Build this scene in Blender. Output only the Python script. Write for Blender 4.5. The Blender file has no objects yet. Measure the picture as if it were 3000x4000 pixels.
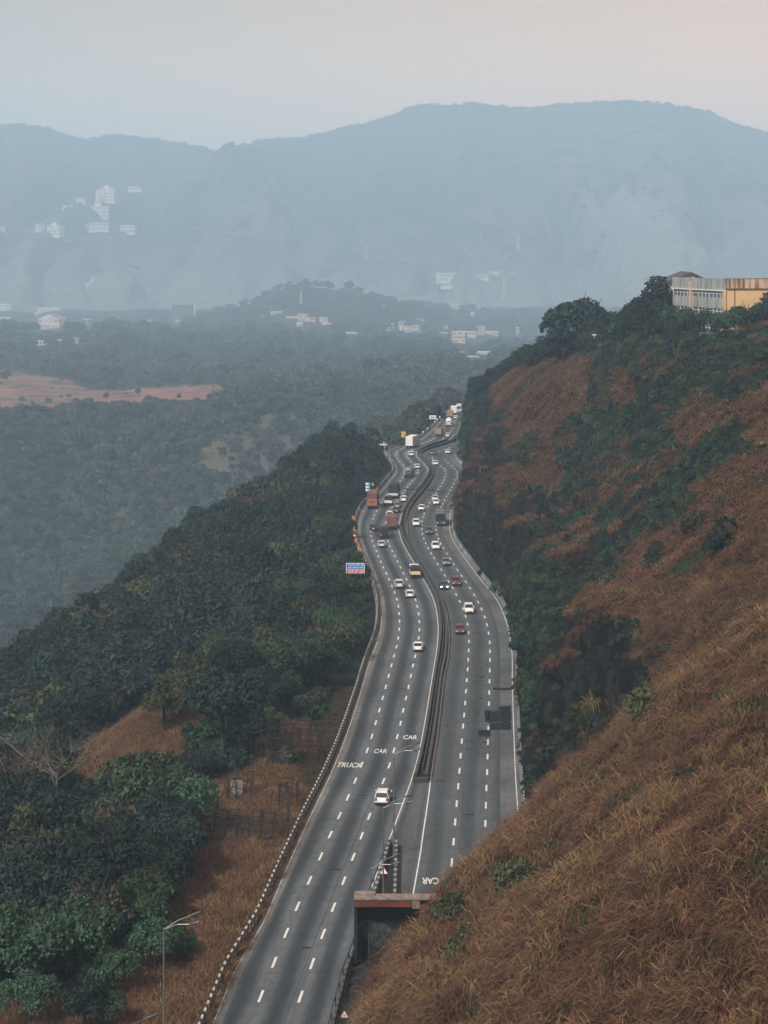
import bpy, math, random
import numpy as np
from mathutils import Vector, Matrix
R = math.radians
rng = np.random.default_rng(11)
random.seed(5)
SC = bpy.context.scene
COL = SC.collection
F, HY, CZ = 8000.0, 985.0, 70.0      # focal length in photo pixels, horizon row, camera height

def gp(px, py, z=0.0):               # a point of the level z under a photo pixel
    Y = F * (CZ - z) / (py - HY)
    return Vector(((px - 1500) * Y / F, Y, z))
def at(px, py, Y):
    return Vector(((px - 1500) * Y / F, Y, CZ - (py - HY) * Y / F))

# ------------------------------------------------------------------ noise
def _h(ix, iy, s):
    n = (ix * 374761393 + iy * 668265263 + s * 1442695041) & 0xffffffff
    n = ((n ^ (n >> 13)) * 1274126177) & 0xffffffff
    return ((n ^ (n >> 16)) & 0xffff) / 65535.0
def vnoise(x, y, s=0):
    x = np.asarray(x, float); y = np.asarray(y, float)
    ix = np.floor(x).astype(np.int64); iy = np.floor(y).astype(np.int64)
    fx = x - ix; fy = y - iy
    fx = fx * fx * (3 - 2 * fx); fy = fy * fy * (3 - 2 * fy)
    a = _h(ix, iy, s); b = _h(ix + 1, iy, s); c = _h(ix, iy + 1, s); d = _h(ix + 1, iy + 1, s)
    return (a * (1 - fx) + b * fx) * (1 - fy) + (c * (1 - fx) + d * fx) * fy
def fbm(x, y, s=0, o=4):
    t = 0; a = .5; f = 1.0
    for k in range(o):
        t = t + a * (vnoise(x * f, y * f, s + k) - .5); a *= .5; f *= 2.03
    return t * 2
def inpoly(px, py, poly):
    px = np.asarray(px, float); py = np.asarray(py, float)
    r = np.zeros(px.shape, bool); n = len(poly)
    for i in range(n):
        x1, y1 = poly[i]; x2, y2 = poly[(i + 1) % n]
        if y1 == y2: continue
        c = ((y1 > py) != (y2 > py)) & (px < (x2 - x1) * (py - y1) / (y2 - y1) + x1)
        r ^= c
    return r

# ------------------------------------------------------------------ materials
MATS = {}
def newmat(name):
    m = bpy.data.materials.new(name); m.use_nodes = True
    nt = m.node_tree; b = nt.nodes['Principled BSDF']
    MATS[name] = m
    return m, nt, b
def N(nt, t, **k):
    n = nt.nodes.new(t)
    for a, v in k.items(): setattr(n, a, v)
    return n
def ramp(nt, fac, stops):
    r = N(nt, 'ShaderNodeValToRGB'); e = r.color_ramp.elements
    while len(e) > 1: e.remove(e[-1])
    e[0].position = stops[0][0]; e[0].color = (*stops[0][1], 1)
    for p, c in stops[1:]:
        q = e.new(p); q.color = (*c, 1)
    nt.links.new(fac, r.inputs[0]); return r.outputs[0]
def noise(nt, scale, detail=4, coord='Object', rough=.6, vec=None):
    n = N(nt, 'ShaderNodeTexNoise'); n.inputs['Scale'].default_value = scale
    n.inputs['Detail'].default_value = detail; n.inputs['Roughness'].default_value = rough
    if vec is None:
        t = N(nt, 'ShaderNodeTexCoord'); vec = t.outputs[coord]
    nt.links.new(vec, n.inputs['Vector']); return n.outputs[0]
def mixc(nt, fac, a, b, mode='MIX'):
    m = N(nt, 'ShaderNodeMix', data_type='RGBA', blend_type=mode)
    for s, v in ((0, fac), (6, a), (7, b)):
        if hasattr(v, 'links'): nt.links.new(v, m.inputs[s])
        elif s == 0: m.inputs[0].default_value = v
        else: m.inputs[s].default_value = (*v, 1)
    return m.outputs[2]
def math_(nt, op, a, b=None):
    m = N(nt, 'ShaderNodeMath', operation=op)
    for i, v in enumerate((a, b)):
        if v is None: continue
        if hasattr(v, 'links'): nt.links.new(v, m.inputs[i])
        else: m.inputs[i].default_value = v
    return m.outputs[0]
def bump(nt, b, h, dist, strength=1.0):
    n = N(nt, 'ShaderNodeBump'); n.inputs['Distance'].default_value = dist; n.inputs['Strength'].default_value = strength
    nt.links.new(h, n.inputs['Height']); nt.links.new(n.outputs[0], b.inputs['Normal'])
def attr(nt, name):
    a = N(nt, 'ShaderNodeAttribute', attribute_name=name); return a.outputs['Fac']
def plain(name, c, rough=.6, metal=0., var=.25, scale=1.5, spec=.4):
    m, nt, b = newmat(name)
    n = noise(nt, scale, 5)
    d = tuple(x * (1 - var) for x in c); u = tuple(min(1, x * (1 + var)) for x in c)
    nt.links.new(ramp(nt, n, [(.3, d), (.7, u)]), b.inputs['Base Color'])
    b.inputs['Roughness'].default_value = rough; b.inputs['Metallic'].default_value = metal
    b.inputs['Specular IOR Level'].default_value = spec
    return m
def paint(name, c, rough=.3):
    m = plain(name, c, .42, 0, .10, .8, .35)
    m.node_tree.nodes['Principled BSDF'].inputs['Coat Weight'].default_value = .08
    return m
def leafmat(name, dark, light, var=.5):
    m, nt, b = newmat(name)
    g = N(nt, 'ShaderNodeNewGeometry'); oi = N(nt, 'ShaderNodeObjectInfo')
    n = noise(nt, .35, 3)
    f = math_(nt, 'ADD', math_(nt, 'MULTIPLY', g.outputs['Random Per Island'], var), math_(nt, 'MULTIPLY', n, 1 - var))
    c = ramp(nt, f, [(.12, dark), (.85, light)])
    hv = N(nt, 'ShaderNodeHueSaturation')
    nt.links.new(c, hv.inputs['Color'])
    nt.links.new(math_(nt, 'ADD', math_(nt, 'MULTIPLY', oi.outputs['Random'], .08), .46), hv.inputs['Hue'])
    nt.links.new(math_(nt, 'ADD', math_(nt, 'MULTIPLY', oi.outputs['Random'], .7), .65), hv.inputs['Value'])
    nt.links.new(hv.outputs[0], b.inputs['Base Color'])
    b.inputs['Roughness'].default_value = .7; b.inputs['Specular IOR Level'].default_value = .2
    return m
leafmat('leaf_dark', (.0025, .0075, .008), (.017, .038, .031))
leafmat('leaf_mid', (.004, .014, .010), (.042, .086, .040))
leafmat('leaf_olive', (.010, .018, .009), (.072, .082, .036))
leafmat('leaf_dry', (.022, .020, .016), (.065, .055, .040))
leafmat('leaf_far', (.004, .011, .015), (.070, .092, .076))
leafmat('leaf_bright', (.006, .020, .010), (.046, .098, .044))
leafmat('grass_brown', (.008, .0045, .0035), (.128, .064, .036), .8)
leafmat('grass_gold', (.035, .021, .012), (.235, .130, .066), .75)
leafmat('grass_green', (.010, .018, .008), (.046, .058, .026), .7)
plain('bark', (.022, .019, .017), .9)
plain('bark_pale', (.12, .11, .10), .9)
plain('bamboo', (.014, .011, .010), .8)
plain('concrete', (.20, .20, .20), .85, 0, .3, .9)
plain('concrete_dark', (.030, .032, .034), .9, 0, .5, .6)
plain('concrete_shade', (.008, .008, .009), .95, 0, .6, .5)  # darkness of the recess put into the base colour
plain('lip_red', (.115, .030, .018), .8, 0, .5, .9)
plain('lip_pale', (.17, .135, .118), .85, 0, .45, 1.5)
plain('steel', (.16, .18, .19), .45, .6, .15)
plain('steel_dark', (.035, .04, .045), .5, .4, .2)
plain('steel_pale', (.45, .47, .48), .45, .3, .12)
plain('rubber', (.012, .012, .013), .8)
plain('black_plastic', (.016, .017, .019), .5)
paint('paint_white', (.58, .59, .60)); paint('paint_silver', (.42, .45, .47)); paint('paint_grey', (.12, .15, .18))
paint('paint_black', (.014, .017, .021)); paint('paint_blue', (.025, .045, .085)); paint('paint_maroon', (.10, .030, .032))
paint('paint_olive', (.055, .06, .055)); paint('paint_orange', (.45, .13, .05)); paint('paint_cream', (.60, .48, .30))
plain('box_rust', (.125, .058, .046), .7, 0, .4, .7); plain('box_orange', (.30, .118, .058), .6, 0, .35, .7)
plain('box_brown', (.24, .15, .11), .7, 0, .3, .7); plain('box_white', (.62, .62, .60), .5, 0, .12, .6)
plain('tarp', (.014, .019, .025), .8, 0, .4, 1.2); plain('tank_grey', (.16, .17, .18), .4, .4, .4, .6)
m, nt, b = newmat('glass')
b.inputs['Base Color'].default_value = (.012, .02, .028, 1); b.inputs['Roughness'].default_value = .38; b.inputs['Specular IOR Level'].default_value = .2
for nm, c, s in (('lamp_red', (.9, .03, .03), 2.2), ('lamp_white', (.85, .93, 1.), 5.0)):
    m, nt, b = newmat(nm); b.inputs['Base Color'].default_value = (*c, 1)
    b.inputs['Emission Color'].default_value = (*c, 1); b.inputs['Emission Strength'].default_value = s
plain('tail_red', (.22, .02, .02), .3); plain('head_clear', (.55, .58, .6), .2)
plain('sign_white', (.75, .77, .78), .5, 0, .08); plain('sign_blue', (.02, .16, .42), .5, 0, .1)
plain('sign_red', (.45, .02, .05), .5, 0, .1); plain('sign_yellow', (.62, .36, .07), .5, 0, .12); plain('sign_orange', (.62, .20, .06), .5, 0, .15)
plain('wall_cream', (.50, .41, .30), .85, 0, .15, .3); plain('wall_white', (.50, .48, .44), .85, 0, .15, .3)
plain('wall_grey', (.36, .38, .37), .85, 0, .25, .25); plain('wall_pink', (.52, .40, .36), .85, 0, .15, .3)
plain('roof_grey', (.16, .17, .17), .85, 0, .3, .4); plain('roof_pale', (.50, .50, .48), .8, 0, .2, .4)
plain('roof_dark', (.045, .05, .055), .85, 0, .3, .4); plain('roof_red', (.16, .07, .05), .85, 0, .3, .4); plain('window_dark', (.05, .07, .10), .25, 0, .3, .4)

# stained wall of the yellow building
m, nt, b = newmat('wall_yellow')
tc = N(nt, 'ShaderNodeTexCoord'); mp = N(nt, 'ShaderNodeMapping'); mp.inputs['Scale'].default_value = (1.6, 1.6, .12)
nt.links.new(tc.outputs['Object'], mp.inputs[0])
st = noise(nt, 1.0, 5, vec=mp.outputs[0])
c = ramp(nt, noise(nt, .2, 4), [(.3, (.46, .31, .165)), (.7, (.54, .38, .21))])
nt.links.new(c, b.inputs['Base Color']); b.inputs['Roughness'].default_value = .9
m, nt, b = newmat('wall_stained')
tc = N(nt, 'ShaderNodeTexCoord'); mp = N(nt, 'ShaderNodeMapping'); mp.inputs['Scale'].default_value = (1.3, 1.3, .1)
nt.links.new(tc.outputs['Object'], mp.inputs[0])
st = noise(nt, 1.0, 5, vec=mp.outputs[0])
nt.links.new(ramp(nt, st, [(.38, (.10, .065, .045)), (.52, (.42, .29, .20)), (.8, (.50, .36, .25))]), b.inputs['Base Color'])
b.inputs['Roughness'].default_value = .9
m, nt, b = newmat('wall_streaked')
tc = N(nt, 'ShaderNodeTexCoord'); mp = N(nt, 'ShaderNodeMapping'); mp.inputs['Scale'].default_value = (.9, .9, .1)
nt.links.new(tc.outputs['Object'], mp.inputs[0])
st = noise(nt, 1.0, 5, vec=mp.outputs[0])
nt.links.new(ramp(nt, st, [(.32, (.10, .11, .105)), (.5, (.25, .265, .26)), (.8, (.31, .325, .315))]), b.inputs['Base Color'])
b.inputs['Roughness'].default_value = .9

# road surface: u = lane coordinate, v = metres along
def roadmat(name, base, lo, shoulder, sh_side):
    m, nt, b = newmat(name)
    uv = N(nt, 'ShaderNodeUVMap'); uv.uv_map = 'UVMap'
    sep = N(nt, 'ShaderNodeSeparateXYZ'); nt.links.new(uv.outputs[0], sep.inputs[0])
    u, v = sep.outputs[0], sep.outputs[1]
    wob = math_(nt, 'MULTIPLY', math_(nt, 'SUBTRACT', noise(nt, .03, 2), .5), .35)
    fr = math_(nt, 'FRACT', math_(nt, 'ADD', u, wob))
    d = math_(nt, 'ABSOLUTE', math_(nt, 'SUBTRACT', fr, .48))
    band = ramp(nt, d, [(.0, (1, 1, 1)), (.13, (.85, .85, .85)), (.34, (0, 0, 0))])
    mp = N(nt, 'ShaderNodeMapping'); mp.inputs['Scale'].default_value = (9, .05, 1)
    nt.links.new(uv.outputs[0], mp.inputs[0])
    streak = noise(nt, 1.0, 5, vec=mp.outputs[0])
    big = noise(nt, .06, 4); fine = noise(nt, 6.0, 4)
    c = ramp(nt, streak, [(.25, tuple(x * .8 for x in base)), (.75, tuple(x * 1.2 for x in base))])
    c = mixc(nt, math_(nt, 'MULTIPLY', band, .9), c, lo)
    shf = ramp(nt, u, ([(.30, (1, 1, 1)), (.42, (0, 0, 0))] if sh_side == 0 else [(2.36 / 3, (0, 0, 0)), (2.38 / 3, (1, 1, 1))]))
    if sh_side:
        un = math_(nt, 'DIVIDE', u, 3.0)
        shf = ramp(nt, un, [(2.385 / 3, (0, 0, 0)), (2.395 / 3, (1, 1, 1))])
    shc = ramp(nt, big, [(.3, tuple(x * .75 for x in shoulder)), (.7, tuple(x * 1.2 for x in shoulder))])
    c = mixc(nt, math_(nt, 'MULTIPLY', shf, .8), c, shc)
    c = mixc(nt, .35, c, ramp(nt, fine, [(.3, (.45, .45, .45)), (.7, (1.5, 1.5, 1.5))]), 'MULTIPLY')
    c = mixc(nt, .8, c, ramp(nt, big, [(.3, (.72, .72, .72)), (.7, (1.25, 1.25, 1.25))]), 'MULTIPLY')
    mp2 = N(nt, 'ShaderNodeMapping'); mp2.inputs['Scale'].default_value = (5, .5, 1); nt.links.new(uv.outputs[0], mp2.inputs[0])
    c = mixc(nt, .8, c, ramp(nt, noise(nt, 1.0, 6, vec=mp2.outputs[0], rough=.7), [(.34, (.62, .62, .63)), (.5, (1, 1, 1)), (.70, (1.2, 1.2, 1.2))]), 'MULTIPLY')
    # slab joints across and along
    jt = math_(nt, 'ABSOLUTE', math_(nt, 'SUBTRACT', math_(nt, 'FRACT', math_(nt, 'DIVIDE', v, 27.0)), .5))
    c = mixc(nt, math_(nt, 'MULTIPLY', math_(nt, 'LESS_THAN', jt, .0032), .5), c, (.02, .022, .025))
    nt.links.new(c, b.inputs['Base Color']); b.inputs['Roughness'].default_value = .82
    b.inputs['Specular IOR Level'].default_value = .25
    return m
roadmat('asphalt_left', (.084, .096, .110), (.018, .026, .035), (.128, .129, .130), 0)
roadmat('asphalt_right', (.070, .080, .091), (.036, .044, .052), (.100, .106, .112), 1)
plain('asphalt_patch', (.014, .018, .022), .9, 0, .6, 1.2, .05)
plain('joint', (.025, .028, .032), .9)
m, nt, b = newmat('road_paint')
n = noise(nt, 5.0, 5)
nt.links.new(ramp(nt, n, [(.30, (.20, .21, .21)), (.52, (.60, .61, .60))]), b.inputs['Base Color']); b.inputs['Roughness'].default_value = .7
m, nt, b = newmat('road_paint_worn')
n = noise(nt, 2.2, 5)
nt.links.new(ramp(nt, n, [(.36, (.13, .14, .15)), (.5, (.55, .56, .55))]), b.inputs['Base Color']); b.inputs['Roughness'].default_value = .7
# black and white barrier: v = metres along, u = height on face
def stripemat(name, period, skew, white, black, wear_shade):
    m, nt, b = newmat(name)
    uv = N(nt, 'ShaderNodeUVMap'); uv.uv_map = 'UVMap'
    sep = N(nt, 'ShaderNodeSeparateXYZ'); nt.links.new(uv.outputs[0], sep.inputs[0])
    s = math_(nt, 'ADD', sep.outputs[1], math_(nt, 'MULTIPLY', sep.outputs[0], skew))
    f = math_(nt, 'GREATER_THAN', math_(nt, 'FRACT', math_(nt, 'DIVIDE', s, period)), .5)
    c = mixc(nt, f, black, white)
    if wear_shade: c = mixc(nt, math_(nt, 'GREATER_THAN', sep.outputs[0], 2.15), c, black)  # road-side foot kept black: gutter dirt and shade put into the colour
    far = ramp(nt, math_(nt, 'DIVIDE', sep.outputs[1], 900.0), [(.17, (0, 0, 0)), (.34, (1, 1, 1))]) if wear_shade else None
    if wear_shade:
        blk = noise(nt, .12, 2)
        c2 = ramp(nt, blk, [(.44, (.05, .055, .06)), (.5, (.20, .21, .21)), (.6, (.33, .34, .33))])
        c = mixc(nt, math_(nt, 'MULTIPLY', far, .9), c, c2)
    c = mixc(nt, .8, c, ramp(nt, noise(nt, 1.5, 5), [(.3, (.45, .45, .45)), (.65, (1, 1, 1))]), 'MULTIPLY')
    nt.links.new(c, b.inputs['Base Color']); b.inputs['Roughness'].default_value = .8
    return m
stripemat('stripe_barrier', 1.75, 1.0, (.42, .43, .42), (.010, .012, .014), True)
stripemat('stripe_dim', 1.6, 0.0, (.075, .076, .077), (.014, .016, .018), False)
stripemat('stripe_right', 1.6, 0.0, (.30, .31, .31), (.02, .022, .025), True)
plain('median_soil', (.009, .010, .012), .95, 0, .5, 1.2)
plain('kerb_pale', (.075, .077, .078), .8, 0, .25, .8)

def groundmat(name, soil_d, soil_l, brown_d, brown_l, green_d, green_l, rock_d, rock_l, s=1.0):
    m, nt, b = newmat(name)
    n1 = noise(nt, .9 * s, 6); n2 = noise(nt, .12 * s, 5)
    tc = N(nt, 'ShaderNodeTexCoord'); mp = N(nt, 'ShaderNodeMapping'); mp.inputs['Scale'].default_value = (.55 * s, .55 * s, .10 * s)
    nt.links.new(tc.outputs['Object'], mp.inputs[0])
    nr = noise(nt, 1.0, 7, vec=mp.outputs[0], rough=.7)
    c = ramp(nt, n1, [(.3, soil_d), (.7, soil_l)])
    c = mixc(nt, attr(nt, 'brown'), c, ramp(nt, math_(nt, 'ADD', math_(nt, 'MULTIPLY', n1, .6), math_(nt, 'MULTIPLY', n2, .4)), [(.3, brown_d), (.68, brown_l)]))
    c = mixc(nt, attr(nt, 'green'), c, ramp(nt, n1, [(.3, green_d), (.7, green_l)]))
    c = mixc(nt, attr(nt, 'rock'), c, ramp(nt, nr, [(.45, rock_d), (.64, tuple((a + b_) / 2.6 for a, b_ in zip(rock_d, rock_l))), (.80, rock_l)]))
    nt.links.new(c, b.inputs['Base Color']); b.inputs['Roughness'].default_value = .95
    b.inputs['Specular IOR Level'].default_value = .1
    h = mixc(nt, attr(nt, 'rock'), n1, nr)
    bump(nt, b, h, 1.2 / s, .9)
    return m
groundmat('hillside', (.010, .012, .010), (.03, .03, .022), (.010, .006, .0045), (.055, .029, .017), (.004, .009, .008), (.014, .024, .018), (.0030, .0040, .0050), (.062, .053, .046))
groundmat('spur', (.006, .009, .008), (.018, .022, .016), (.028, .016, .010), (.105, .056, .032), (.010, .014, .008), (.034, .040, .020), (.05, .045, .035), (.30, .25, .18))
groundmat('plateau', (.012, .018, .018), (.026, .035, .032), (.13, .068, .050), (.27, .15, .115), (.02, .03, .03), (.05, .06, .05), (.04, .04, .04), (.24, .19, .14), .35)
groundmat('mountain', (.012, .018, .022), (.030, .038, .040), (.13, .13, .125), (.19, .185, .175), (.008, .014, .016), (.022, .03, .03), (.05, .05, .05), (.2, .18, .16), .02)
plain('valley_floor', (.03, .04, .038), .95, 0, .3, .01)

# ------------------------------------------------------------------ objects and tags
def tag(o, label=None, cat=None, group=None, kind=None):
    if label: o['label'] = label
    if cat: o['category'] = cat
    if group: o['group'] = group
    if kind: o['kind'] = kind
    return o
def empty(name, loc, rz=0., label=None, cat=None, group=None):
    o = bpy.data.objects.new(name, None); COL.objects.link(o)
    o.location = loc; o.rotation_euler = (0, 0, rz); o.empty_display_size = .3
    return tag(o, label, cat, group)
def link(name, me, parent=None):
    o = bpy.data.objects.new(name, me); COL.objects.link(o)
    if parent is not None: o.parent = parent
    return o
class MB:
    def __init__(s): s.v = []; s.f = []; s.m = []; s.uv = []
    def add(s, vs, fs, mi=0, uvs=None):
        b = len(s.v); s.v += [tuple(p) for p in vs]
        for k, f in enumerate(fs):
            s.f.append(tuple(i + b for i in f)); s.m.append(mi)
            s.uv.append(uvs[k] if uvs else None)
        return s
    def box(s, x0, x1, y0, y1, z0, z1, mi=0, tx=0., ty=0.):
        v = [(x0, y0, z0), (x1, y0, z0), (x1, y1, z0), (x0, y1, z0),
             (x0 + tx, y0 + ty, z1), (x1 - tx, y0 + ty, z1), (x1 - tx, y1 - ty, z1), (x0 + tx, y1 - ty, z1)]
        return s.add(v, [(3, 2, 1, 0), (4, 5, 6, 7), (0, 1, 5, 4), (1, 2, 6, 5), (2, 3, 7, 6), (3, 0, 4, 7)], mi)
    def tube(s, pts, rad, n=6, mi=0, caps=True):
        pts = [Vector(p) for p in pts]
        rad = rad if hasattr(rad, '__len__') else [rad] * len(pts)
        rings = []; b = len(s.v)
        for i, p in enumerate(pts):
            d = (pts[min(i + 1, len(pts) - 1)] - pts[max(i - 1, 0)]).normalized()
            a = d.cross(Vector((0, 0, 1)) if abs(d.z) < .9 else Vector((1, 0, 0))).normalized(); c = d.cross(a)
            for k in range(n):
                t = 2 * math.pi * k / n
                s.v.append(tuple(p + (a * math.cos(t) + c * math.sin(t)) * rad[i]))
        for i in range(len(pts) - 1):
            for k in range(n):
                s.f.append((b + i * n + k, b + i * n + (k + 1) % n, b + (i + 1) * n + (k + 1) % n, b + (i + 1) * n + k)); s.m.append(mi); s.uv.append(None)
        if caps:
            s.f.append(tuple(b + k for k in range(n))); s.m.append(mi); s.uv.append(None)
            e = b + (len(pts) - 1) * n
            s.f.append(tuple(e + k for k in reversed(range(n)))); s.m.append(mi); s.uv.append(None)
        return s
    def loft(s, secs, mi=0, caps=True):       # equal-length closed sections
        b = len(s.v); n = len(secs[0])
        for sec in secs: s.v += [tuple(p) for p in sec]
        for i in range(len(secs) - 1):
            for k in range(n):
                s.f.append((b + i * n + k, b + i * n + (k + 1) % n, b + (i + 1) * n + (k + 1) % n, b + (i + 1) * n + k)); s.m.append(mi); s.uv.append(None)
        if caps:
            s.f.append(tuple(b + k for k in reversed(range(n)))); s.m.append(mi); s.uv.append(None)
            e = b + (len(secs) - 1) * n
            s.f.append(tuple(e + k for k in range(n))); s.m.append(mi); s.uv.append(None)
        return s
    def mesh(s, name, mats, smooth=False):
        me = bpy.data.meshes.new(name); me.from_pydata(s.v, [], s.f)
        mats = mats if isinstance(mats, (list, tuple)) else [mats]
        for k in mats: me.materials.append(MATS[k])
        me.polygons.foreach_set('material_index', s.m)
        if smooth: me.polygons.foreach_set('use_smooth', [True] * len(s.f))
        if any(u for u in s.uv):
            l = me.uv_layers.new(name='UVMap')
            for p, u in zip(me.polygons, s.uv):
                if u:
                    for k, li in enumerate(p.loop_indices): l.data[li].uv = u[k]
        me.update(); return me
    def build(s, name, mats, parent=None, smooth=False):
        return link(name, s.mesh(name, mats, smooth), parent)
def copy_tree(o, parent=None):
    c = o.copy(); COL.objects.link(c)
    if parent is not None: c.parent = parent
    for ch in o.children: copy_tree(ch, c)
    return c

# ------------------------------------------------------------------ camera, light, air
cam = bpy.data.cameras.new('camera'); co = bpy.data.objects.new('camera', cam); COL.objects.link(co)
co.location = (0, 0, CZ); co.rotation_euler = (R(90), 0, 0)
cam.sensor_fit = 'VERTICAL'; cam.sensor_height = 24; cam.lens = 24 * F / 4000
cam.shift_y = -(2000 - HY) / 4000
cam.clip_end = 60000; cam.clip_start = 1
SC.camera = co
SUN_EL, SUN_AZ = R(42), R(214)        # behind and left of the viewer, azimuth clockwise from +Y
sd = Vector((math.sin(SUN_AZ) * math.cos(SUN_EL), math.cos(SUN_AZ) * math.cos(SUN_EL), math.sin(SUN_EL)))
su = bpy.data.lights.new('sun', 'SUN'); so = bpy.data.objects.new('sun', su); COL.objects.link(so)
so.rotation_euler = sd.to_track_quat('Z', 'Y').to_euler(); so.location = (-200, -200, 600)
su.energy = 3.1; su.angle = R(8); su.color = (1.0, .90, .80)
w = bpy.data.worlds.new('World'); SC.world = w; w.use_nodes = True
nt = w.node_tree; bg = nt.nodes['Background']
sky = N(nt, 'ShaderNodeTexSky', sky_type='NISHITA'); sky.sun_disc = False
sky.sun_elevation = SUN_EL; sky.sun_rotation = SUN_AZ; sky.dust_density = 4; sky.air_density = 1.5; sky.altitude = 600
hs = N(nt, 'ShaderNodeHueSaturation'); hs.inputs['Saturation'].default_value = .45
nt.links.new(sky.outputs[0], hs.inputs['Color'])
tc = N(nt, 'ShaderNodeTexCoord'); sep = N(nt, 'ShaderNodeSeparateXYZ'); nt.links.new(tc.outputs['Generated'], sep.inputs[0])
# veiled evening sky: cool on one side, rosy on the other
side = math_(nt, 'ADD', math_(nt, 'MULTIPLY', sep.outputs[0], 2.0), .5)
veil = ramp(nt, side, [(.1, (4.6, 3.45, 2.45)), (.5, (7.2, 4.4, 2.5)), (.9, (9.2, 4.8, 2.4))])
low = ramp(nt, sep.outputs[2], [(.05, (1, 1, 1)), (.14, (.44, .46, .49)), (.5, (.46, .54, .64))])
veil = mixc(nt, 1.0, veil, low, 'MULTIPLY')
c = mixc(nt, .88, hs.outputs[0], veil)
nt.links.new(c, bg.inputs[0]); bg.inputs[1].default_value = .12

hz = MB().box(-17000, 17000, -3000, 16500, -201, 770).build('haze', [])
hz.data.materials.clear()
m = bpy.data.materials.new('haze_air'); m.use_nodes = True; MATS['haze_air'] = m
nt = m.node_tree; nt.nodes.remove(nt.nodes['Principled BSDF'])
pv = N(nt, 'ShaderNodeVolumePrincipled'); pv.inputs['Color'].default_value = (.52, .76, 1.0, 1)
pv.inputs['Density'].default_value = .00019; pv.inputs['Anisotropy'].default_value = 0.0
nt.links.new(pv.outputs[0], nt.nodes['Material Output'].inputs['Volume'])
hz.data.materials.append(m); tag(hz, 'pale blue haze hanging in the valley air', None, None, 'stuff')

vs = SC.view_settings; vs.view_transform = 'Standard'; vs.look = 'None'; vs.exposure = .92; vs.gamma = 1
cy = SC.cycles
cy.use_denoising = True
try: cy.denoiser = 'OPENIMAGEDENOISE'
except Exception: pass
cy.max_bounces = 4; cy.diffuse_bounces = 2; cy.glossy_bounces = 2; cy.transmission_bounces = 2; cy.volume_bounces = 2; cy.transparent_max_bounces = 4
cy.use_adaptive_sampling = True; cy.adaptive_threshold = .02


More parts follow.
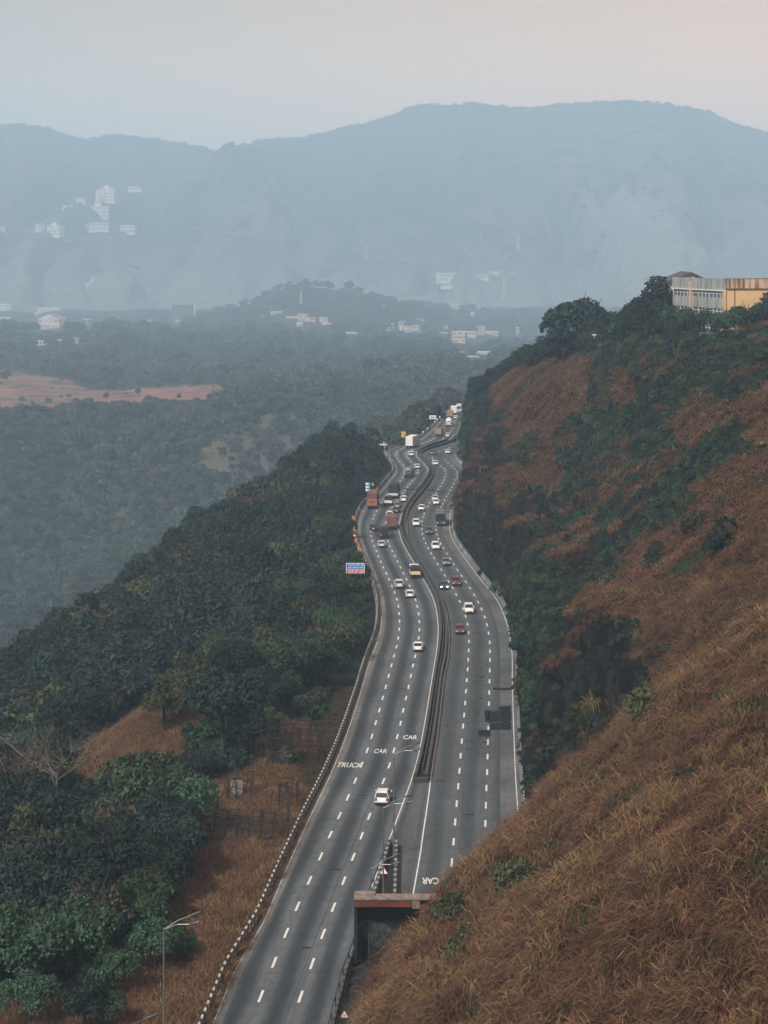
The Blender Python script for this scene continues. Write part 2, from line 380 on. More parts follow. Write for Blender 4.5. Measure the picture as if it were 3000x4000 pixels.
# ------------------------------------------------------------------ road lines, measured on the photograph, laid on the level road plane
LN = {
'L': [(1765,1590),(1739,1622),(1716,1644),(1680,1680),(1636,1716),(1575,1742),(1546,1747),(1510,1758),(1504,1767),(1519,1789),(1533,1810),(1539,1832),(1537,1847),(1513,1875),(1490,1906),(1455,1943),(1416,1977),(1398,2013),(1389,2050),(1388,2070),(1392,2096),(1407,2145),(1428,2193),(1447,2241),(1464,2289),(1476,2337),(1481,2386),(1476,2458),(1454,2530),(1444,2550),(1425,2604),(1393,2713),(1357,2821),(1317,2930),(1270,3038),(1200,3179),(1187,3205),(1098,3399),(1012,3598),(892,3797),(809,4000),(640,4400)],
'A': [(1780,1590),(1762,1615),(1745,1650),(1722,1690),(1693,1714),(1684,1721),(1672,1727),(1652,1732),(1615,1741),(1582,1749),(1566,1754),(1552,1763),(1548,1771),(1548,1780),(1552,1790),(1561,1802),(1574,1814),(1581,1832),(1580,1850),(1572,1867),(1563,1879),(1555,1890),(1530,1916),(1501,1950),(1491,1965),(1481,1980),(1471,1996),(1463,2011),(1457,2026),(1450,2050),(1448,2075),(1449,2094),(1454,2113),(1462,2133),(1478,2173),(1488,2194),(1497,2216),(1509,2240),(1520,2263),(1531,2289),(1542,2314),(1551,2341),(1557,2368),(1560,2397),(1561,2427),(1560,2458),(1556,2492),(1549,2526),(1539,2562),(1529,2599),(1518,2640),(1507,2683),(1495,2726),(1482,2774),(1468,2823),(1453,2876),(1435,2931),(1413,2987),(1388,3049),(1359,3115),(1326,3186),(1290,3260),(1253,3345),(1209,3439),(1162,3540),(1118,3644),(1071,3759),(1019,3891),(960,4040),(820,4400)],
'B': [(1800,1590),(1790,1610),(1775,1650),(1760,1690),(1732,1714),(1722,1721),(1710,1728),(1690,1734),(1665,1740),(1641,1746),(1610,1756),(1591,1767),(1588,1775),(1589,1783),(1595,1792),(1606,1803),(1618,1815),(1633,1836),(1632,1846),(1627,1857),(1618,1868),(1610,1879),(1601,1891),(1592,1902),(1584,1915),(1574,1927),(1564,1940),(1553,1953),(1531,1980),(1515,2010),(1507,2042),(1504,2075),(1509,2098),(1515,2114),(1522,2133),(1532,2152),(1542,2172),(1553,2193),(1564,2216),(1576,2239),(1588,2263),(1600,2288),(1612,2315),(1624,2343),(1630,2369),(1636,2398),(1638,2428),(1639,2460),(1636,2492),(1630,2527),(1622,2563),(1613,2600),(1605,2640),(1596,2683),(1586,2727),(1575,2775),(1565,2825),(1552,2877),(1539,2931),(1521,2990),(1498,3051),(1471,3118),(1442,3189),(1413,3264),(1380,3347),(1343,3440),(1303,3544),(1262,3648),(1219,3764),(1174,3893),(1122,4040),(1000,4400)],
'M1': [(1830,1590),(1815,1620),(1800,1660),(1790,1690),(1767,1707),(1757,1716),(1736,1726),(1705,1735),(1663,1749),(1644,1758),(1628,1769),(1627,1780),(1640,1794),(1658,1810),(1672,1828),(1674,1843),(1662,1872),(1636,1908),(1607,1948),(1586,1977),(1572,2000),(1564,2034),(1559,2060),(1560,2072),(1570,2111),(1589,2149),(1616,2193),(1645,2246),(1671,2289),(1691,2328),(1704,2366),(1712,2415),(1715,2463),(1710,2530),(1699,2598),(1683,2696),(1669,2783),(1653,2876),(1634,2968),(1608,3055),(1574,3147),(1537,3247),(1514,3306),(1470,3430),(1440,3505),(1400,3620),(1377,3707),(1355,3768),(1334,3820),(1316,3896),(1300,3956),(1290,4000),(1190,4400)],
'M2': [(1800,1716),(1779,1726),(1766,1731),(1736,1742),(1690,1755),(1660,1767),(1649,1776),(1648,1781),(1658,1794),(1676,1810),(1692,1825),(1700,1845),(1696,1868),(1676,1901),(1647,1937),(1618,1973),(1601,2000),(1594,2019),(1588,2053),(1592,2092),(1606,2130),(1628,2169),(1652,2212),(1681,2260),(1707,2304),(1729,2352),(1744,2400),(1752,2458),(1752,2521),(1745,2598),(1737,2615),(1726,2691),(1717,2778),(1705,2876),(1691,2962),(1677,3060),(1667,3136),(1650,3247),(1638,3333),(1605,3518),(1588,3620)],
'C': [(1850,1716),(1790,1736),(1756,1748),(1737,1755),(1716,1763),(1695,1775),(1688,1787),(1689,1794),(1705,1808),(1723,1820),(1736,1830),(1740,1839),(1742,1852),(1739,1864),(1734,1875),(1727,1887),(1720,1900),(1712,1912),(1695,1938),(1679,1963),(1671,1978),(1663,1992),(1657,2006),(1652,2020),(1648,2036),(1648,2051),(1647,2067),(1650,2085),(1655,2104),(1663,2122),(1672,2141),(1684,2162),(1696,2180),(1709,2203),(1723,2225),(1738,2248),(1752,2271),(1767,2296),(1782,2322),(1797,2349),(1809,2379),(1819,2407),(1827,2438),(1831,2471),(1832,2505),(1831,2540),(1829,2577),(1827,2615),(1823,2657),(1820,2700),(1817,2746),(1813,2793),(1809,2836),(1804,2895),(1799,2952),(1795,3011),(1790,3071),(1784,3139),(1778,3211),(1772,3288),(1765,3369),(1754,3500),(1744,3620)],
'D': [(1890,1716),(1850,1736),(1800,1752),(1765,1768),(1748,1782),(1738,1796),(1750,1809),(1765,1820),(1777,1831),(1786,1843),(1787,1852),(1786,1862),(1781,1874),(1773,1890),(1759,1915),(1751,1926),(1745,1939),(1737,1954),(1729,1968),(1723,1980),(1712,2005),(1704,2030),(1702,2053),(1703,2070),(1706,2087),(1713,2105),(1721,2123),(1732,2141),(1745,2162),(1758,2182),(1772,2203),(1787,2226),(1803,2249),(1820,2273),(1836,2297),(1852,2324),(1868,2352),(1881,2379),(1894,2410),(1902,2440),(1909,2473),(1913,2509),(1914,2544),(1914,2578),(1913,2619),(1911,2705),(1909,2794),(1906,2899),(1903,3016),(1900,3078),(1896,3217),(1888,3400),(1884,3620)],
'R': [(1960,1716),(1880,1736),(1820,1756),(1790,1768),(1776,1781),(1785,1800),(1806,1818),(1823,1839),(1824,1857),(1821,1890),(1806,1926),(1781,1966),(1768,1998),(1764,2035),(1765,2072),(1777,2111),(1806,2154),(1845,2207),(1888,2265),(1927,2309),(1961,2357),(1985,2415),(1999,2463),(2011,2530),(2014,2580),(2014,2659),(2019,2794),(2025,2930),(2030,3038),(2038,3139),(2046,3250),(2055,3400),(2065,3620)],
}
_py = np.arange(1588, 4401, 2.0)
LX = {}
for k, p in LN.items():
    p = np.array(p, float)
    x = np.interp(_py, p[:, 1], p[:, 0])
    out = x.copy()
    for s, lo, hi in ((2.2, 0, 1850), (6, 1850, 2200), (12, 2200, 9999)):
        n = int(4 * s); kk = np.exp(-.5 * (np.arange(-n, n + 1) * 2 / s) ** 2); kk /= kk.sum()
        xp = np.concatenate([2 * x[0] - x[1:n + 1][::-1], x, 2 * x[-1] - x[-n - 1:-1][::-1]])
        sm = np.convolve(xp, kk, 'valid')
        mk = (_py >= lo) & (_py < hi); out[mk] = sm[mk]
    LX[k] = out
def lpx(k, py): return np.interp(py, _py, LX[k])
def lX(k, Y):
    Y = np.asarray(Y, float); py = HY + F * CZ / Y
    return (lpx(k, py) - 1500) * Y / F
ROWS = np.concatenate([np.arange(1600, 1900, 2.5), np.arange(1900, 2300, 4), np.arange(2300, 4380, 9)])
def row_Y(lo, hi):
    r = ROWS[(ROWS >= lo) & (ROWS <= hi)]; return F * CZ / (r - HY)
def polyline(fn, Ys):            # world points, unit normals (to the right when facing away), running length
    P = np.stack([fn(Ys), Ys], 1)
    T = np.gradient(P, axis=0); T /= np.linalg.norm(T, axis=1)[:, None]
    Nn = np.stack([T[:, 1], -T[:, 0]], 1)
    s = np.concatenate([[0], np.cumsum(np.linalg.norm(np.diff(P, axis=0), axis=1))])
    return P, Nn, s

# ------------------------------------------------------------------ ground surfaces from cross-sections (each a real profile at its own distance)
def resample(pts, us, wy=1.0):
    p = np.array(pts, float)
    d = np.hypot(np.diff(p[:, 0]), wy * np.diff(p[:, 1])); t = np.concatenate([[0], np.cumsum(d)]); t /= t[-1]
    return np.interp(us, t, p[:, 0]), np.interp(us, t, p[:, 1])
_G = [(0, 0), (745, 745), (760, 1330), (820, 1390), (880, 1430), (940, 1480), (1000, 1560), (1030, 1640), (1200, 2150), (1800, 3300), (2300, 4000), (2700, 4600), (3600, 5600), (4000, 6100), (5100, 7600), (6100, 9000), (7400, 10400)]
def gy(Y): return np.interp(Y, [a for a, b in _G], [b for a, b in _G])     # far ground lies deeper
def deepen(sl): return {float(gy(k)): v for k, v in sl.items()}
class Surf:
    def __init__(s, slices, Ys, nu, smooth=3, wy=1.0, upow=1.0):
        ks = sorted(slices); us = np.linspace(0, 1, nu) ** upow
        A = []
        for k in ks:
            px, py = resample(slices[k], us, wy)
            A.append(np.stack([(px - 1500) * k / F, CZ - (py - HY) * k / F], 1))
        A = np.array(A); ks = np.array(ks, float)
        X = np.empty((len(Ys), nu)); Z = np.empty_like(X)
        for j in range(nu):
            X[:, j] = np.interp(Ys, ks, A[:, j, 0]); Z[:, j] = np.interp(Ys, ks, A[:, j, 1])
        if smooth:
            n = smooth; kk = np.hanning(2 * n + 3)[1:-1]; kk /= kk.sum()
            for M in (X, Z):
                for j in range(nu):
                    c = M[:, j]; q = np.concatenate([2 * c[0] - c[1:n + 1][::-1], c, 2 * c[-1] - c[-n - 1:-1][::-1]])
                    M[:, j] = np.convolve(q, kk, 'valid')
        s.X, s.Z, s.Y, s.us = X, Z, np.array(Ys, float), us
        s.YY = np.repeat(s.Y[:, None], nu, 1)
        s.attrs = {}
    def px(s): return 1500 + F * s.X / s.YY
    def py(s): return HY + F * (CZ - s.Z) / s.YY
    def normals(s):
        P = np.stack([s.X, s.YY, s.Z], 2)
        a = np.gradient(P, axis=1); b = np.gradient(P, axis=0)
        n = np.cross(a, b); n /= np.maximum(np.linalg.norm(n, axis=2), 1e-9)[..., None]
        n[n[..., 2] < 0] *= -1
        return n
    def build(s, name, mat):
        ny, nu = s.X.shape
        V = np.stack([s.X, s.YY, s.Z], 2).reshape(-1, 3)
        i = np.arange(ny - 1)[:, None] * nu + np.arange(nu - 1)[None]
        flip = (s.X[:, -1] - s.X[:, 0]).mean() < 0
        q = np.stack([i, i + 1, i + nu + 1, i + nu] if not flip else [i, i + nu, i + nu + 1, i + 1], 2).reshape(-1, 4)
        me = bpy.data.meshes.new(name); me.vertices.add(len(V)); me.vertices.foreach_set('co', V.ravel())
        me.loops.add(q.size); me.loops.foreach_set('vertex_index', q.ravel().astype(np.int32))
        me.polygons.add(len(q)); me.polygons.foreach_set('loop_start', np.arange(0, q.size, 4, dtype=np.int32))
        me.update(calc_edges=True)
        me.polygons.foreach_set('use_smooth', np.ones(len(q), bool))
        me.materials.append(MATS[mat])
        for k, a in s.attrs.items():
            at_ = me.attributes.new(k, 'FLOAT', 'POINT'); at_.data.foreach_set('value', a.ravel().astype(np.float32))
        return tag(link(name, me), kind='structure')
    def cell(s, u, Y):
        """point at fraction u of the row nearest Y (bilinear)"""
        ny, nu = s.X.shape
        r = np.clip(np.interp(Y, s.Y, np.arange(ny)), 0, ny - 1.001); c = np.clip(np.interp(u, s.us, np.arange(nu)), 0, nu - 1.001)
        i = r.astype(int); j = c.astype(int); fr = r - i; fc = c - j
        def g(M): return (M[i, j] * (1 - fc) + M[i, j + 1] * fc) * (1 - fr) + (M[i + 1, j] * (1 - fc) + M[i + 1, j + 1] * fc) * fr
        return g
    def zat(s, X, Y):
        """height where the surface passes over (X, Y)"""
        i = int(np.clip(np.searchsorted(s.Y, Y), 1, len(s.Y) - 1)); f = (Y - s.Y[i - 1]) / (s.Y[i] - s.Y[i - 1])
        x = s.X[i - 1] * (1 - f) + s.X[i] * f; z = s.Z[i - 1] * (1 - f) + s.Z[i] * f
        if x[0] > x[-1]: x = x[::-1]; z = z[::-1]
        return float(np.interp(X, x, z))
    def hit(s, px, py, ymin=0):
        """first point of the surface seen at a photo pixel"""
        P, Q = s.px(), s.py()
        for i in range(1, len(s.Y)):
            if s.Y[i] < ymin: continue
            a, b = P[i], Q[i]
            if a[0] > a[-1]: a = a[::-1]; b = b[::-1]
            if np.interp(px, a, b) <= py:
                return at(px, py, s.Y[i])
        return None

def grow(sl, lo, hi):
    """carry every profile on to columns lo / hi at its own end slope, flattened"""
    out = {}
    for k, p in sl.items():
        p = list(p)
        (x0, y0), (x1, y1) = p[-2], p[-1]
        e = hi if x1 > x0 else lo
        if (e - x1) * (1 if x1 > x0 else -1) > 0: p.append((e, y1 + (e - x1) * (y1 - y0) / (x1 - x0) * .6))
        out[k] = p
    return out
# --- left: verge, spur, knoll and the far wall of the gorge
def Lp(Y): return float(lpx('L', HY + F * CZ / Y))
def z0(Y): return HY + F * CZ / Y
SL = {
140: [(320,4990),(100,4990),(-400,5040)],
186: [(600,4010),(300,3992),(0,3990),(-400,4030)],
214: [(800,3620),(600,3640),(400,3665),(0,3720),(-400,3790)],
245: [(900,3290),(700,3315),(500,3365),(200,3450),(-400,3580)],
290: [(1100,2915),(900,2932),(700,2962),(500,2995),(300,3070),(0,3180),(-400,3290)],
300: [(1150,2857),(1000,2860),(880,2850),(760,2855),(640,2880),(480,2950),(330,3030),(150,3110),(-400,3260)],
316: [(1200,2762),(1000,2752),(900,2712),(820,2676),(700,2712),(600,2765),(450,2875),(300,2985),(200,3080),(0,3150),(-400,3220)],
345: [(1200,2625),(1000,2650),(850,2705),(700,2760),(500,2840),(300,2910),(0,2970),(-400,3040)],
400: [(1300,2425),(1000,2485),(700,2565),(400,2640),(100,2730),(-400,2840)],
450: [(1300,2275),(1000,2325),(700,2405),(400,2480),(200,2560),(0,2690),(-400,2900)],
500: [(1250,2145),(1000,2195),(800,2245),(650,2280),(540,2330),(450,2420),(300,2580),(0,2900),(-400,3100)],
560: [(1250,2005),(1100,2018),(980,2035),(900,2080),(760,2140),(600,2310),(300,2600),(0,2800),(-400,2950)],
620: [(1400,1893),(1300,1890),(1195,1905),(1100,1955),(950,2050),(800,2215),(500,2540),(300,2780),(0,2950),(-400,3100)],
680: [(1450,1812),(1350,1795),(1290,1805),(1200,1855),(1100,1970),(900,2160),(600,2480),(300,2780),(0,3000),(-400,3150)],
720: [(1420,1750),(1350,1748),(1290,1770),(1230,1835),(1100,1985),(900,2190),(600,2530),(300,2820),(0,3050),(-400,3200)],
744: [(1420,1752),(1350,1755),(1290,1790),(1230,1860),(1100,2015),(900,2230),(600,2570),(300,2860),(0,3080),(-400,3230)],
760: [(1500,1727),(1400,1745),(1300,1805),(1150,1900),(950,2000),(700,2085),(400,2190),(0,2310),(-400,2400)],
820: [(1600,1682),(1500,1722),(1350,1790),(1200,1860),(1000,1930),(700,2020),(400,2120),(0,2220),(-400,2300)],
880: [(1640,1642),(1500,1692),(1300,1742),(1100,1792),(900,1842),(700,1902),(400,1990),(0,2080),(-400,2150)],
940: [(1650,1602),(1500,1632),(1300,1662),(1100,1692),(900,1722),(600,1780),(300,1830),(0,1880),(-400,1920)],
1000: [(1600,1562),(1400,1564),(1200,1574),(900,1595),(700,1625),(400,1652),(0,1680),(-400,1700)],
1030: [(1600,1530),(1400,1535),(1200,1542),(900,1556),(700,1580),(400,1590),(0,1592),(-400,1592)],
}
for k in SL: SL[k] = [(Lp(k) - 9 * 250 / k, z0(k) + 3)] + SL[k]
YL = np.concatenate([np.arange(140, 400, 2.0), np.arange(400, 800, 3.0), np.arange(800, 1031, 4.0)])
SL = deepen(SL); YL = gy(YL)
SPUR = Surf(SL, YL, 230, 3, 1.0, 1.15)
n_ = fbm(SPUR.X / 14, SPUR.YY / 14, 3, 5)
edge = np.clip((np.repeat(SPUR.us[None], len(YL), 0)) * 12, 0, 1)
SPUR.Z += n_ * 1.5 * edge * np.clip(SPUR.YY / 400, .3, 3.5)
pxj = SPUR.px() + 45 * fbm(SPUR.X / 6, SPUR.YY / 6, 31, 4); pyj = SPUR.py() + 40 * fbm(SPUR.X / 6, SPUR.YY / 6, 41, 4)
KNOLL = [(240,3020),(300,2960),(470,2830),(640,2715),(780,2650),(900,2690),(930,2790),(700,2860),(690,2990),(520,3010),(330,3080)]
VERGE = [(1215,3150),(1150,3040),(1000,2990),(760,3120),(780,3330),(700,3500),(560,3700),(500,3850),(250,3930),(-400,3900),(-400,4600),(700,4600),(1180,3260)]
PATCHES = [KNOLL, VERGE, [(980,2880),(1180,2835),(1240,2870),(1220,2960),(1000,2960)],
           [(1320,1745),(1400,1722),(1500,1735),(1480,1752),(1400,1752),(1330,1790),(1290,1800)],
           [(970,2270),(1040,2250),(1060,2290),(990,2310)]]
nearm = SPUR.YY < 900
br = np.zeros(SPUR.X.shape)
for p in PATCHES: br[inpoly(pxj, pyj, p) & nearm] = 1
SPUR.attrs['brown'] = br
sideX = lX('L', np.clip(SPUR.YY, 140, 870)) - SPUR.X
gr = ((sideX < 3.2) & (SPUR.YY < 330)).astype(float) * .75
SPUR.attrs['green'] = gr
ROCKB = [(380,1790),(560,1830),(700,1800),(850,1700),(1050,1620),(1250,1640),(1300,1740),(1200,1800),(1120,1850),(980,1910),(800,1860),(560,1900),(430,1860)]
rk = (inpoly(pxj, pyj, ROCKB) & ~nearm) * np.clip((fbm(SPUR.X / 9, SPUR.Z / 14, 8, 5) + .12) * 4, 0, .9)
for p in ([(420,1980),(500,1960),(560,2060),(500,2110)], [(600,1960),(690,1940),(700,2020),(630,2040)]): rk[inpoly(pxj, pyj, p) & (SPUR.YY > 1000)] = .7
SPUR.attrs['rock'] = rk
SPUR.build('hillside_left', 'spur')

# --- far: plateau, wooded rises, town slopes
SF = {
1022: [(-900,1602),(0,1596),(700,1588),(1400,1545),(1800,1530),(3900,1500)],
1060: [(-900,1588),(0,1580),(400,1570),(850,1548),(1200,1525),(1600,1505),(2000,1490),(3900,1450)],
1150: [(-900,1500),(0,1502),(400,1522),(850,1506),(1200,1490),(1900,1450),(3900,1400)],
1400: [(-900,1400),(0,1400),(500,1400),(1000,1405),(1500,1400),(2000,1405),(3900,1380)],
1800: [(-900,1308),(0,1302),(500,1300),(800,1312),(1000,1315),(1500,1335),(2100,1360),(3900,1330)],
2050: [(-900,1318),(0,1305),(500,1302),(900,1310),(1200,1290),(1500,1320),(1800,1345),(2100,1360),(3900,1330)],
2300: [(-900,1330),(0,1330),(500,1325),(900,1285),(1200,1268),(1500,1290),(1800,1325),(2100,1345),(3900,1330)],
2700: [(-900,1300),(0,1295),(500,1290),(800,1260),(1000,1180),(1130,1115),(1350,1130),(1480,1185),(1700,1235),(2000,1285),(2300,1290),(3900,1290)],
3100: [(-900,1275),(0,1270),(500,1265),(1000,1240),(1300,1210),(1600,1220),(2000,1250),(3900,1250)],
3600: [(-900,1225),(0,1215),(1500,1200),(3900,1210)],
}
YF = np.concatenate([np.arange(1022, 1200, 6.0), np.arange(1200, 2000, 16.0), np.arange(2000, 3601, 25.0)])
SF = deepen(SF); YF = gy(YF)
FARS = Surf(SF, YF, 190, 2)
FARS.Z += fbm(FARS.X / 110, FARS.YY / 110, 9, 5) * 9 * np.clip((FARS.YY - 1650) / 900, .1, 1)
CLEAR = [(-700,1450),(0,1448),(110,1462),(250,1478),(330,1520),(430,1528),(540,1516),(880,1498),(880,1552),(700,1574),(620,1580),(560,1600),(450,1592),(250,1592),(100,1598),(-700,1600)]
jx = 30 * fbm(FARS.X / 12, FARS.YY / 25, 71, 4); jy = 9 * fbm(FARS.X / 12, FARS.YY / 25, 81, 4)
fb = (inpoly(FARS.px() + jx, FARS.py() + jy, CLEAR) & (FARS.YY < 2480)).astype(float)
fb *= np.clip((fbm(FARS.X / 7, FARS.YY / 14, 95, 4) + .55) * 4, 0, 1)
FARS.attrs['brown'] = fb
FARS.attrs['green'] = (fb > 0) * np.clip((fbm(FARS.X / 22, FARS.YY / 14, 91, 4) - .10) * 5, 0, .8)
FARS.attrs['rock'] = np.zeros(fb.shape)
FARS.build('plateau', 'plateau')

# --- the mountain
RIDGE = [(-1200,520),(-500,470),(0,487),(90,493),(180,507),(260,530),(330,551),(440,531),(530,535),(620,547),(740,570),(850,592),(930,575),(1000,560),(1100,545),(1200,530),(1330,505),(1450,482),(1530,450),(1600,422),(1680,407),(1800,411),(1900,415),(2000,414),(2100,416),(2250,409),(2350,401),(2450,397),(2530,400),(2600,407),(2680,422),(2750,432),(2830,462),(2900,492),(3000,527),(3300,600),(4200,640)]
def ridge_off(d): return [(x, y + d) for x, y in RIDGE]
SMt = {
3550: [(x, 1235) for x in (-1200, 0, 1500, 4200)],
4000: [(-1200,1060),(0,1080),(400,1060),(900,1110),(1500,1130),(2100,1120),(2600,1090),(3000,1080),(4200,1060)],
4500: [(-1200,850),(0,890),(300,850),(520,880),(900,960),(1200,960),(1600,920),(2000,880),(2500,860),(3000,860),(4200,840)],
5100: [(-1200,640),(0,650),(200,640),(350,690),(600,740),(850,770),(1150,740),(1500,690),(1800,660),(2100,640),(2450,640),(2800,660),(3000,690),(4200,700)],
5700: [(-1200,560),(0,545),(180,565),(330,600),(620,610),(850,650),(1200,600),(1450,560),(1680,510),(1900,500),(2250,500),(2600,500),(2900,560),(3300,640),(4200,680)],
6100: RIDGE, 6600: ridge_off(70), 7400: ridge_off(260),
}
YM = np.concatenate([np.arange(3550, 6300, 22.0), np.arange(6300, 7401, 70.0)])
SMt = deepen(SMt); YM = gy(YM)
MT = Surf(SMt, YM, 420, 4)
MYY = np.interp(MT.YY, [b for a, b in _G], [a for a, b in _G])
u_ = MT.X / 620 + .4 * fbm(MT.X / 500, MT.YY / 700, 55, 3)
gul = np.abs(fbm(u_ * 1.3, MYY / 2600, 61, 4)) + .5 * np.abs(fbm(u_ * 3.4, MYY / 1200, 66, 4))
fall = np.clip((6080 - MYY) / 700, 0, 1) * np.clip((MYY - 3600) / 500, 0, 1)
MT.Z += (gul - .45) * 320 * fall + fbm(MT.X / 130, MT.YY / 180, 63, 5) * 22 * np.clip((MYY - 3600) / 300, 0, 1)
ridge_bumps = fbm(MT.X / 14, MT.YY / 200, 93, 3) * 12
MT.Z += ridge_bumps * np.clip((MYY - 5800) / 200, 0, 1)
MT.attrs['brown'] = np.clip((fbm(MT.X / 380, MT.YY / 700, 77, 5) + .25) * 1.0 + (gul - .4) * 1.5, 0, 1) * np.clip((MT.X + 600) / 1600, .3, .8) * np.clip((6000 - MYY) / 700, .1, 1) + np.clip((4900 - MYY) / 900, 0, .9)  # dry slopes, plus mist at the foot and gully shading put into colour
MT.attrs['green'] = np.clip((fbm(MT.X / 60, MT.YY / 120, 78, 5)) * 3, 0, 1) * .7 * np.clip((MYY - 4200) / 900, .15, 1)
MT.attrs['rock'] = np.zeros(MT.X.shape)
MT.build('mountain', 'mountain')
# wooded bank carrying the far bend of the road
EY = np.arange(706, 985, 6.0); EO = [(-1.2, -.3), (7, -2.5), (18, -9), (34, -22), (60, -44), (95, -75), (150, -130)]
mb = MB(); nb_ = len(EO); EP = []
for y_ in EY:
    for d_, z_ in EO: EP.append((float(lX('L', min(y_, 900))) + max(0, y_ - 900) * .15 - d_ - 1.0, y_, z_ + float(fbm(np.array([d_ / 9]), np.array([y_ / 9]), 181, 3)[0]) * min(2, d_ / 9)))
mb.v = EP
for i_ in range(len(EY) - 1):
    for j_ in range(nb_ - 1):
        a_ = i_ * nb_ + j_; mb.f.append((a_, a_ + nb_, a_ + nb_ + 1, a_ + 1)); mb.m.append(0); mb.uv.append(None)
tag(mb.build('embankment', 'spur'), kind='structure')
g = MB().add([(-16000, -2500, -200), (16000, -2500, -200), (16000, 16000, -200), (-16000, 16000, -200)], [(0, 1, 2, 3)]).build('ground', 'valley_floor')
tag(g, kind='structure')

# --- right: the cut hillside above the road
SR = {
60: None, 110: None, 140: [(1300,4985),(1400,4960),(1500,4760),(1800,4330),(2040,4060),(2300,3790),(2600,3480),(3000,3090)],
170: [(1320,4278),(1385,4270),(1440,4200),(1500,4110),(1600,3990),(1800,3775),(2040,3540),(2300,3300),(2600,3030),(2800,2860),(3000,2690)],
190: [(1425,3945),(1455,3900),(1500,3850),(1570,3770),(1660,3680),(1800,3550),(2040,3340),(2300,3110),(2600,2845),(2800,2690),(3000,2520)],
199: [(1510,3815),(1545,3745),(1600,3655),(1660,3590),(1692,3520),(1760,3450),(1900,3370),(2040,3240),(2223,3070),(2400,2915),(2600,2755),(2800,2595),(3000,2430)],
207: [(1668,3720),(1684,3610),(1700,3530),(1722,3450),(1760,3390),(1900,3300),(2040,3175),(2098,3100),(2223,2985),(2297,2895),(2421,2806),(2600,2665),(2800,2505),(3000,2350)],
215: [(1690,3620),(1705,3540),(1725,3460),(1760,3395),(1900,3292),(2040,3166),(2098,3090),(2223,2972),(2297,2888),(2421,2798),(2596,2658),(2800,2500),(3000,2340)],
225: [(1900,3474),(1960,3400),(2040,3250),(2098,3130),(2223,3000),(2297,2905),(2421,2800),(2596,2650),(2800,2480),(3000,2310)],
236: [(2062,3358),(2080,3280),(2110,3160),(2170,3030),(2280,2890),(2400,2760),(2596,2590),(2800,2420),(3000,2250)],
250: [(2052,3225),(2080,3140),(2120,3040),(2180,2890),(2260,2750),(2400,2590),(2596,2440),(2800,2270),(3000,2110)],
280: [(2036,2985),(2065,2900),(2105,2790),(2165,2640),(2290,2490),(2446,2370),(2650,2205),(2850,2030),(3000,1905)],
310: [(2028,2791),(2040,2680),(2065,2545),(2115,2445),(2228,2405),(2340,2300),(2500,2160),(2700,1975),(3000,1720)],
350: [(2026,2585),(2036,2475),(2062,2335),(2120,2230),(2300,2170),(2450,2050),(2600,1915),(2800,1730),(3000,1555)],
400: [(1990,2385),(2002,2275),(2032,2135),(2125,2085),(2330,1950),(2480,1790),(2640,1615),(2800,1480),(3000,1385)],
440: [(1895,2258),(1910,2145),(1948,1995),(2050,1940),(2165,1925),(2300,1800),(2450,1630),(2600,1470),(2740,1385),(3000,1340)],
480: [(1822,2152),(1836,2055),(1872,1925),(1965,1855),(2060,1835),(2150,1715),(2280,1575),(2420,1450),(2560,1365),(2700,1330),(3000,1305)],
520: [(1783,2062),(1800,1965),(1838,1862),(1910,1785),(2070,1665),(2190,1520),(2330,1410),(2460,1330),(2560,1300),(3000,1285)],
560: [(1780,1985),(1795,1905),(1832,1805),(1908,1725),(2010,1650),(2090,1550),(2190,1455),(2320,1375),(2480,1320),(3000,1285)],
620: [(1815,1888),(1828,1815),(1852,1705),(1897,1615),(1955,1560),(2030,1470),(2130,1395),(2250,1345),(2450,1310),(3000,1280)],
680: [(1830,1808),(1845,1740),(1865,1650),(1900,1570),(1950,1500),(2020,1430),(2110,1370),(2220,1335),(2450,1305),(3000,1280)],
740: [(1800,1742),(1815,1690),(1840,1620),(1880,1550),(1930,1490),(2000,1430),(2090,1370),(2200,1330),(2400,1300),(3000,1280)],
800: [(1860,1685),(1870,1650),(1890,1600),(1920,1540),(1970,1490),(2040,1440),(2120,1390),(2230,1350),(2420,1330),(3000,1310)],
900: [(1900,1607),(1960,1570),(2060,1520),(2200,1480),(2400,1440),(3000,1400)],
1100: [(1900,1520),(2000,1510),(2200,1480),(2500,1460),(3000,1440)],
}
def near_copy(Y, dz):
    out = []
    for px, py in SR[140]:
        X = (px - 1500) * 140 / F; z = CZ - (py - HY) * 140 / F
        z += dz * min(1, max(0, z / 10)); out.append((1500 + X * F / Y, HY + (CZ - z) * F / Y))
    return out
SR[110] = near_copy(110, 1.5); SR[60] = near_copy(60, 3)
for k in list(SR):
    if k > 140:
        p = SR[k]; (xa, ya), (xb, yb) = p[-2], p[-1]; s_ = (yb - ya) / (xb - xa) if k < 400 else (yb - ya) / (xb - xa) * .3
        e = 3700; p.append((e, yb + (e - xb) * s_ * .75))
    else:
        p = SR[k]; (xa, ya), (xb, yb) = p[-2], p[-1]; s_ = (yb - ya) / (xb - xa); p.append((xb + 1600, yb + 1600 * s_ * .6))
YR = np.concatenate([np.arange(60, 140, 2.5), np.arange(140, 330, 1.0), np.arange(330, 480, 1.6), np.arange(480, 800, 2.5), np.arange(800, 1101, 10)])
HILL = Surf(SR, YR, 300, 2, 1.0)
HPX, HPY = HILL.px(), HILL.py()
jx = 60 * fbm(HILL.X / 7, HILL.Z / 7 + HILL.YY / 9, 101, 5); jy = 60 * fbm(HILL.X / 7 + 50, HILL.Z / 7 + HILL.YY / 9, 111, 5)
sc_ = np.clip(260 / HILL.YY, .5, 1.2)
QX, QY = HPX + jx * sc_, HPY + jy * sc_
YYh = HILL.YY
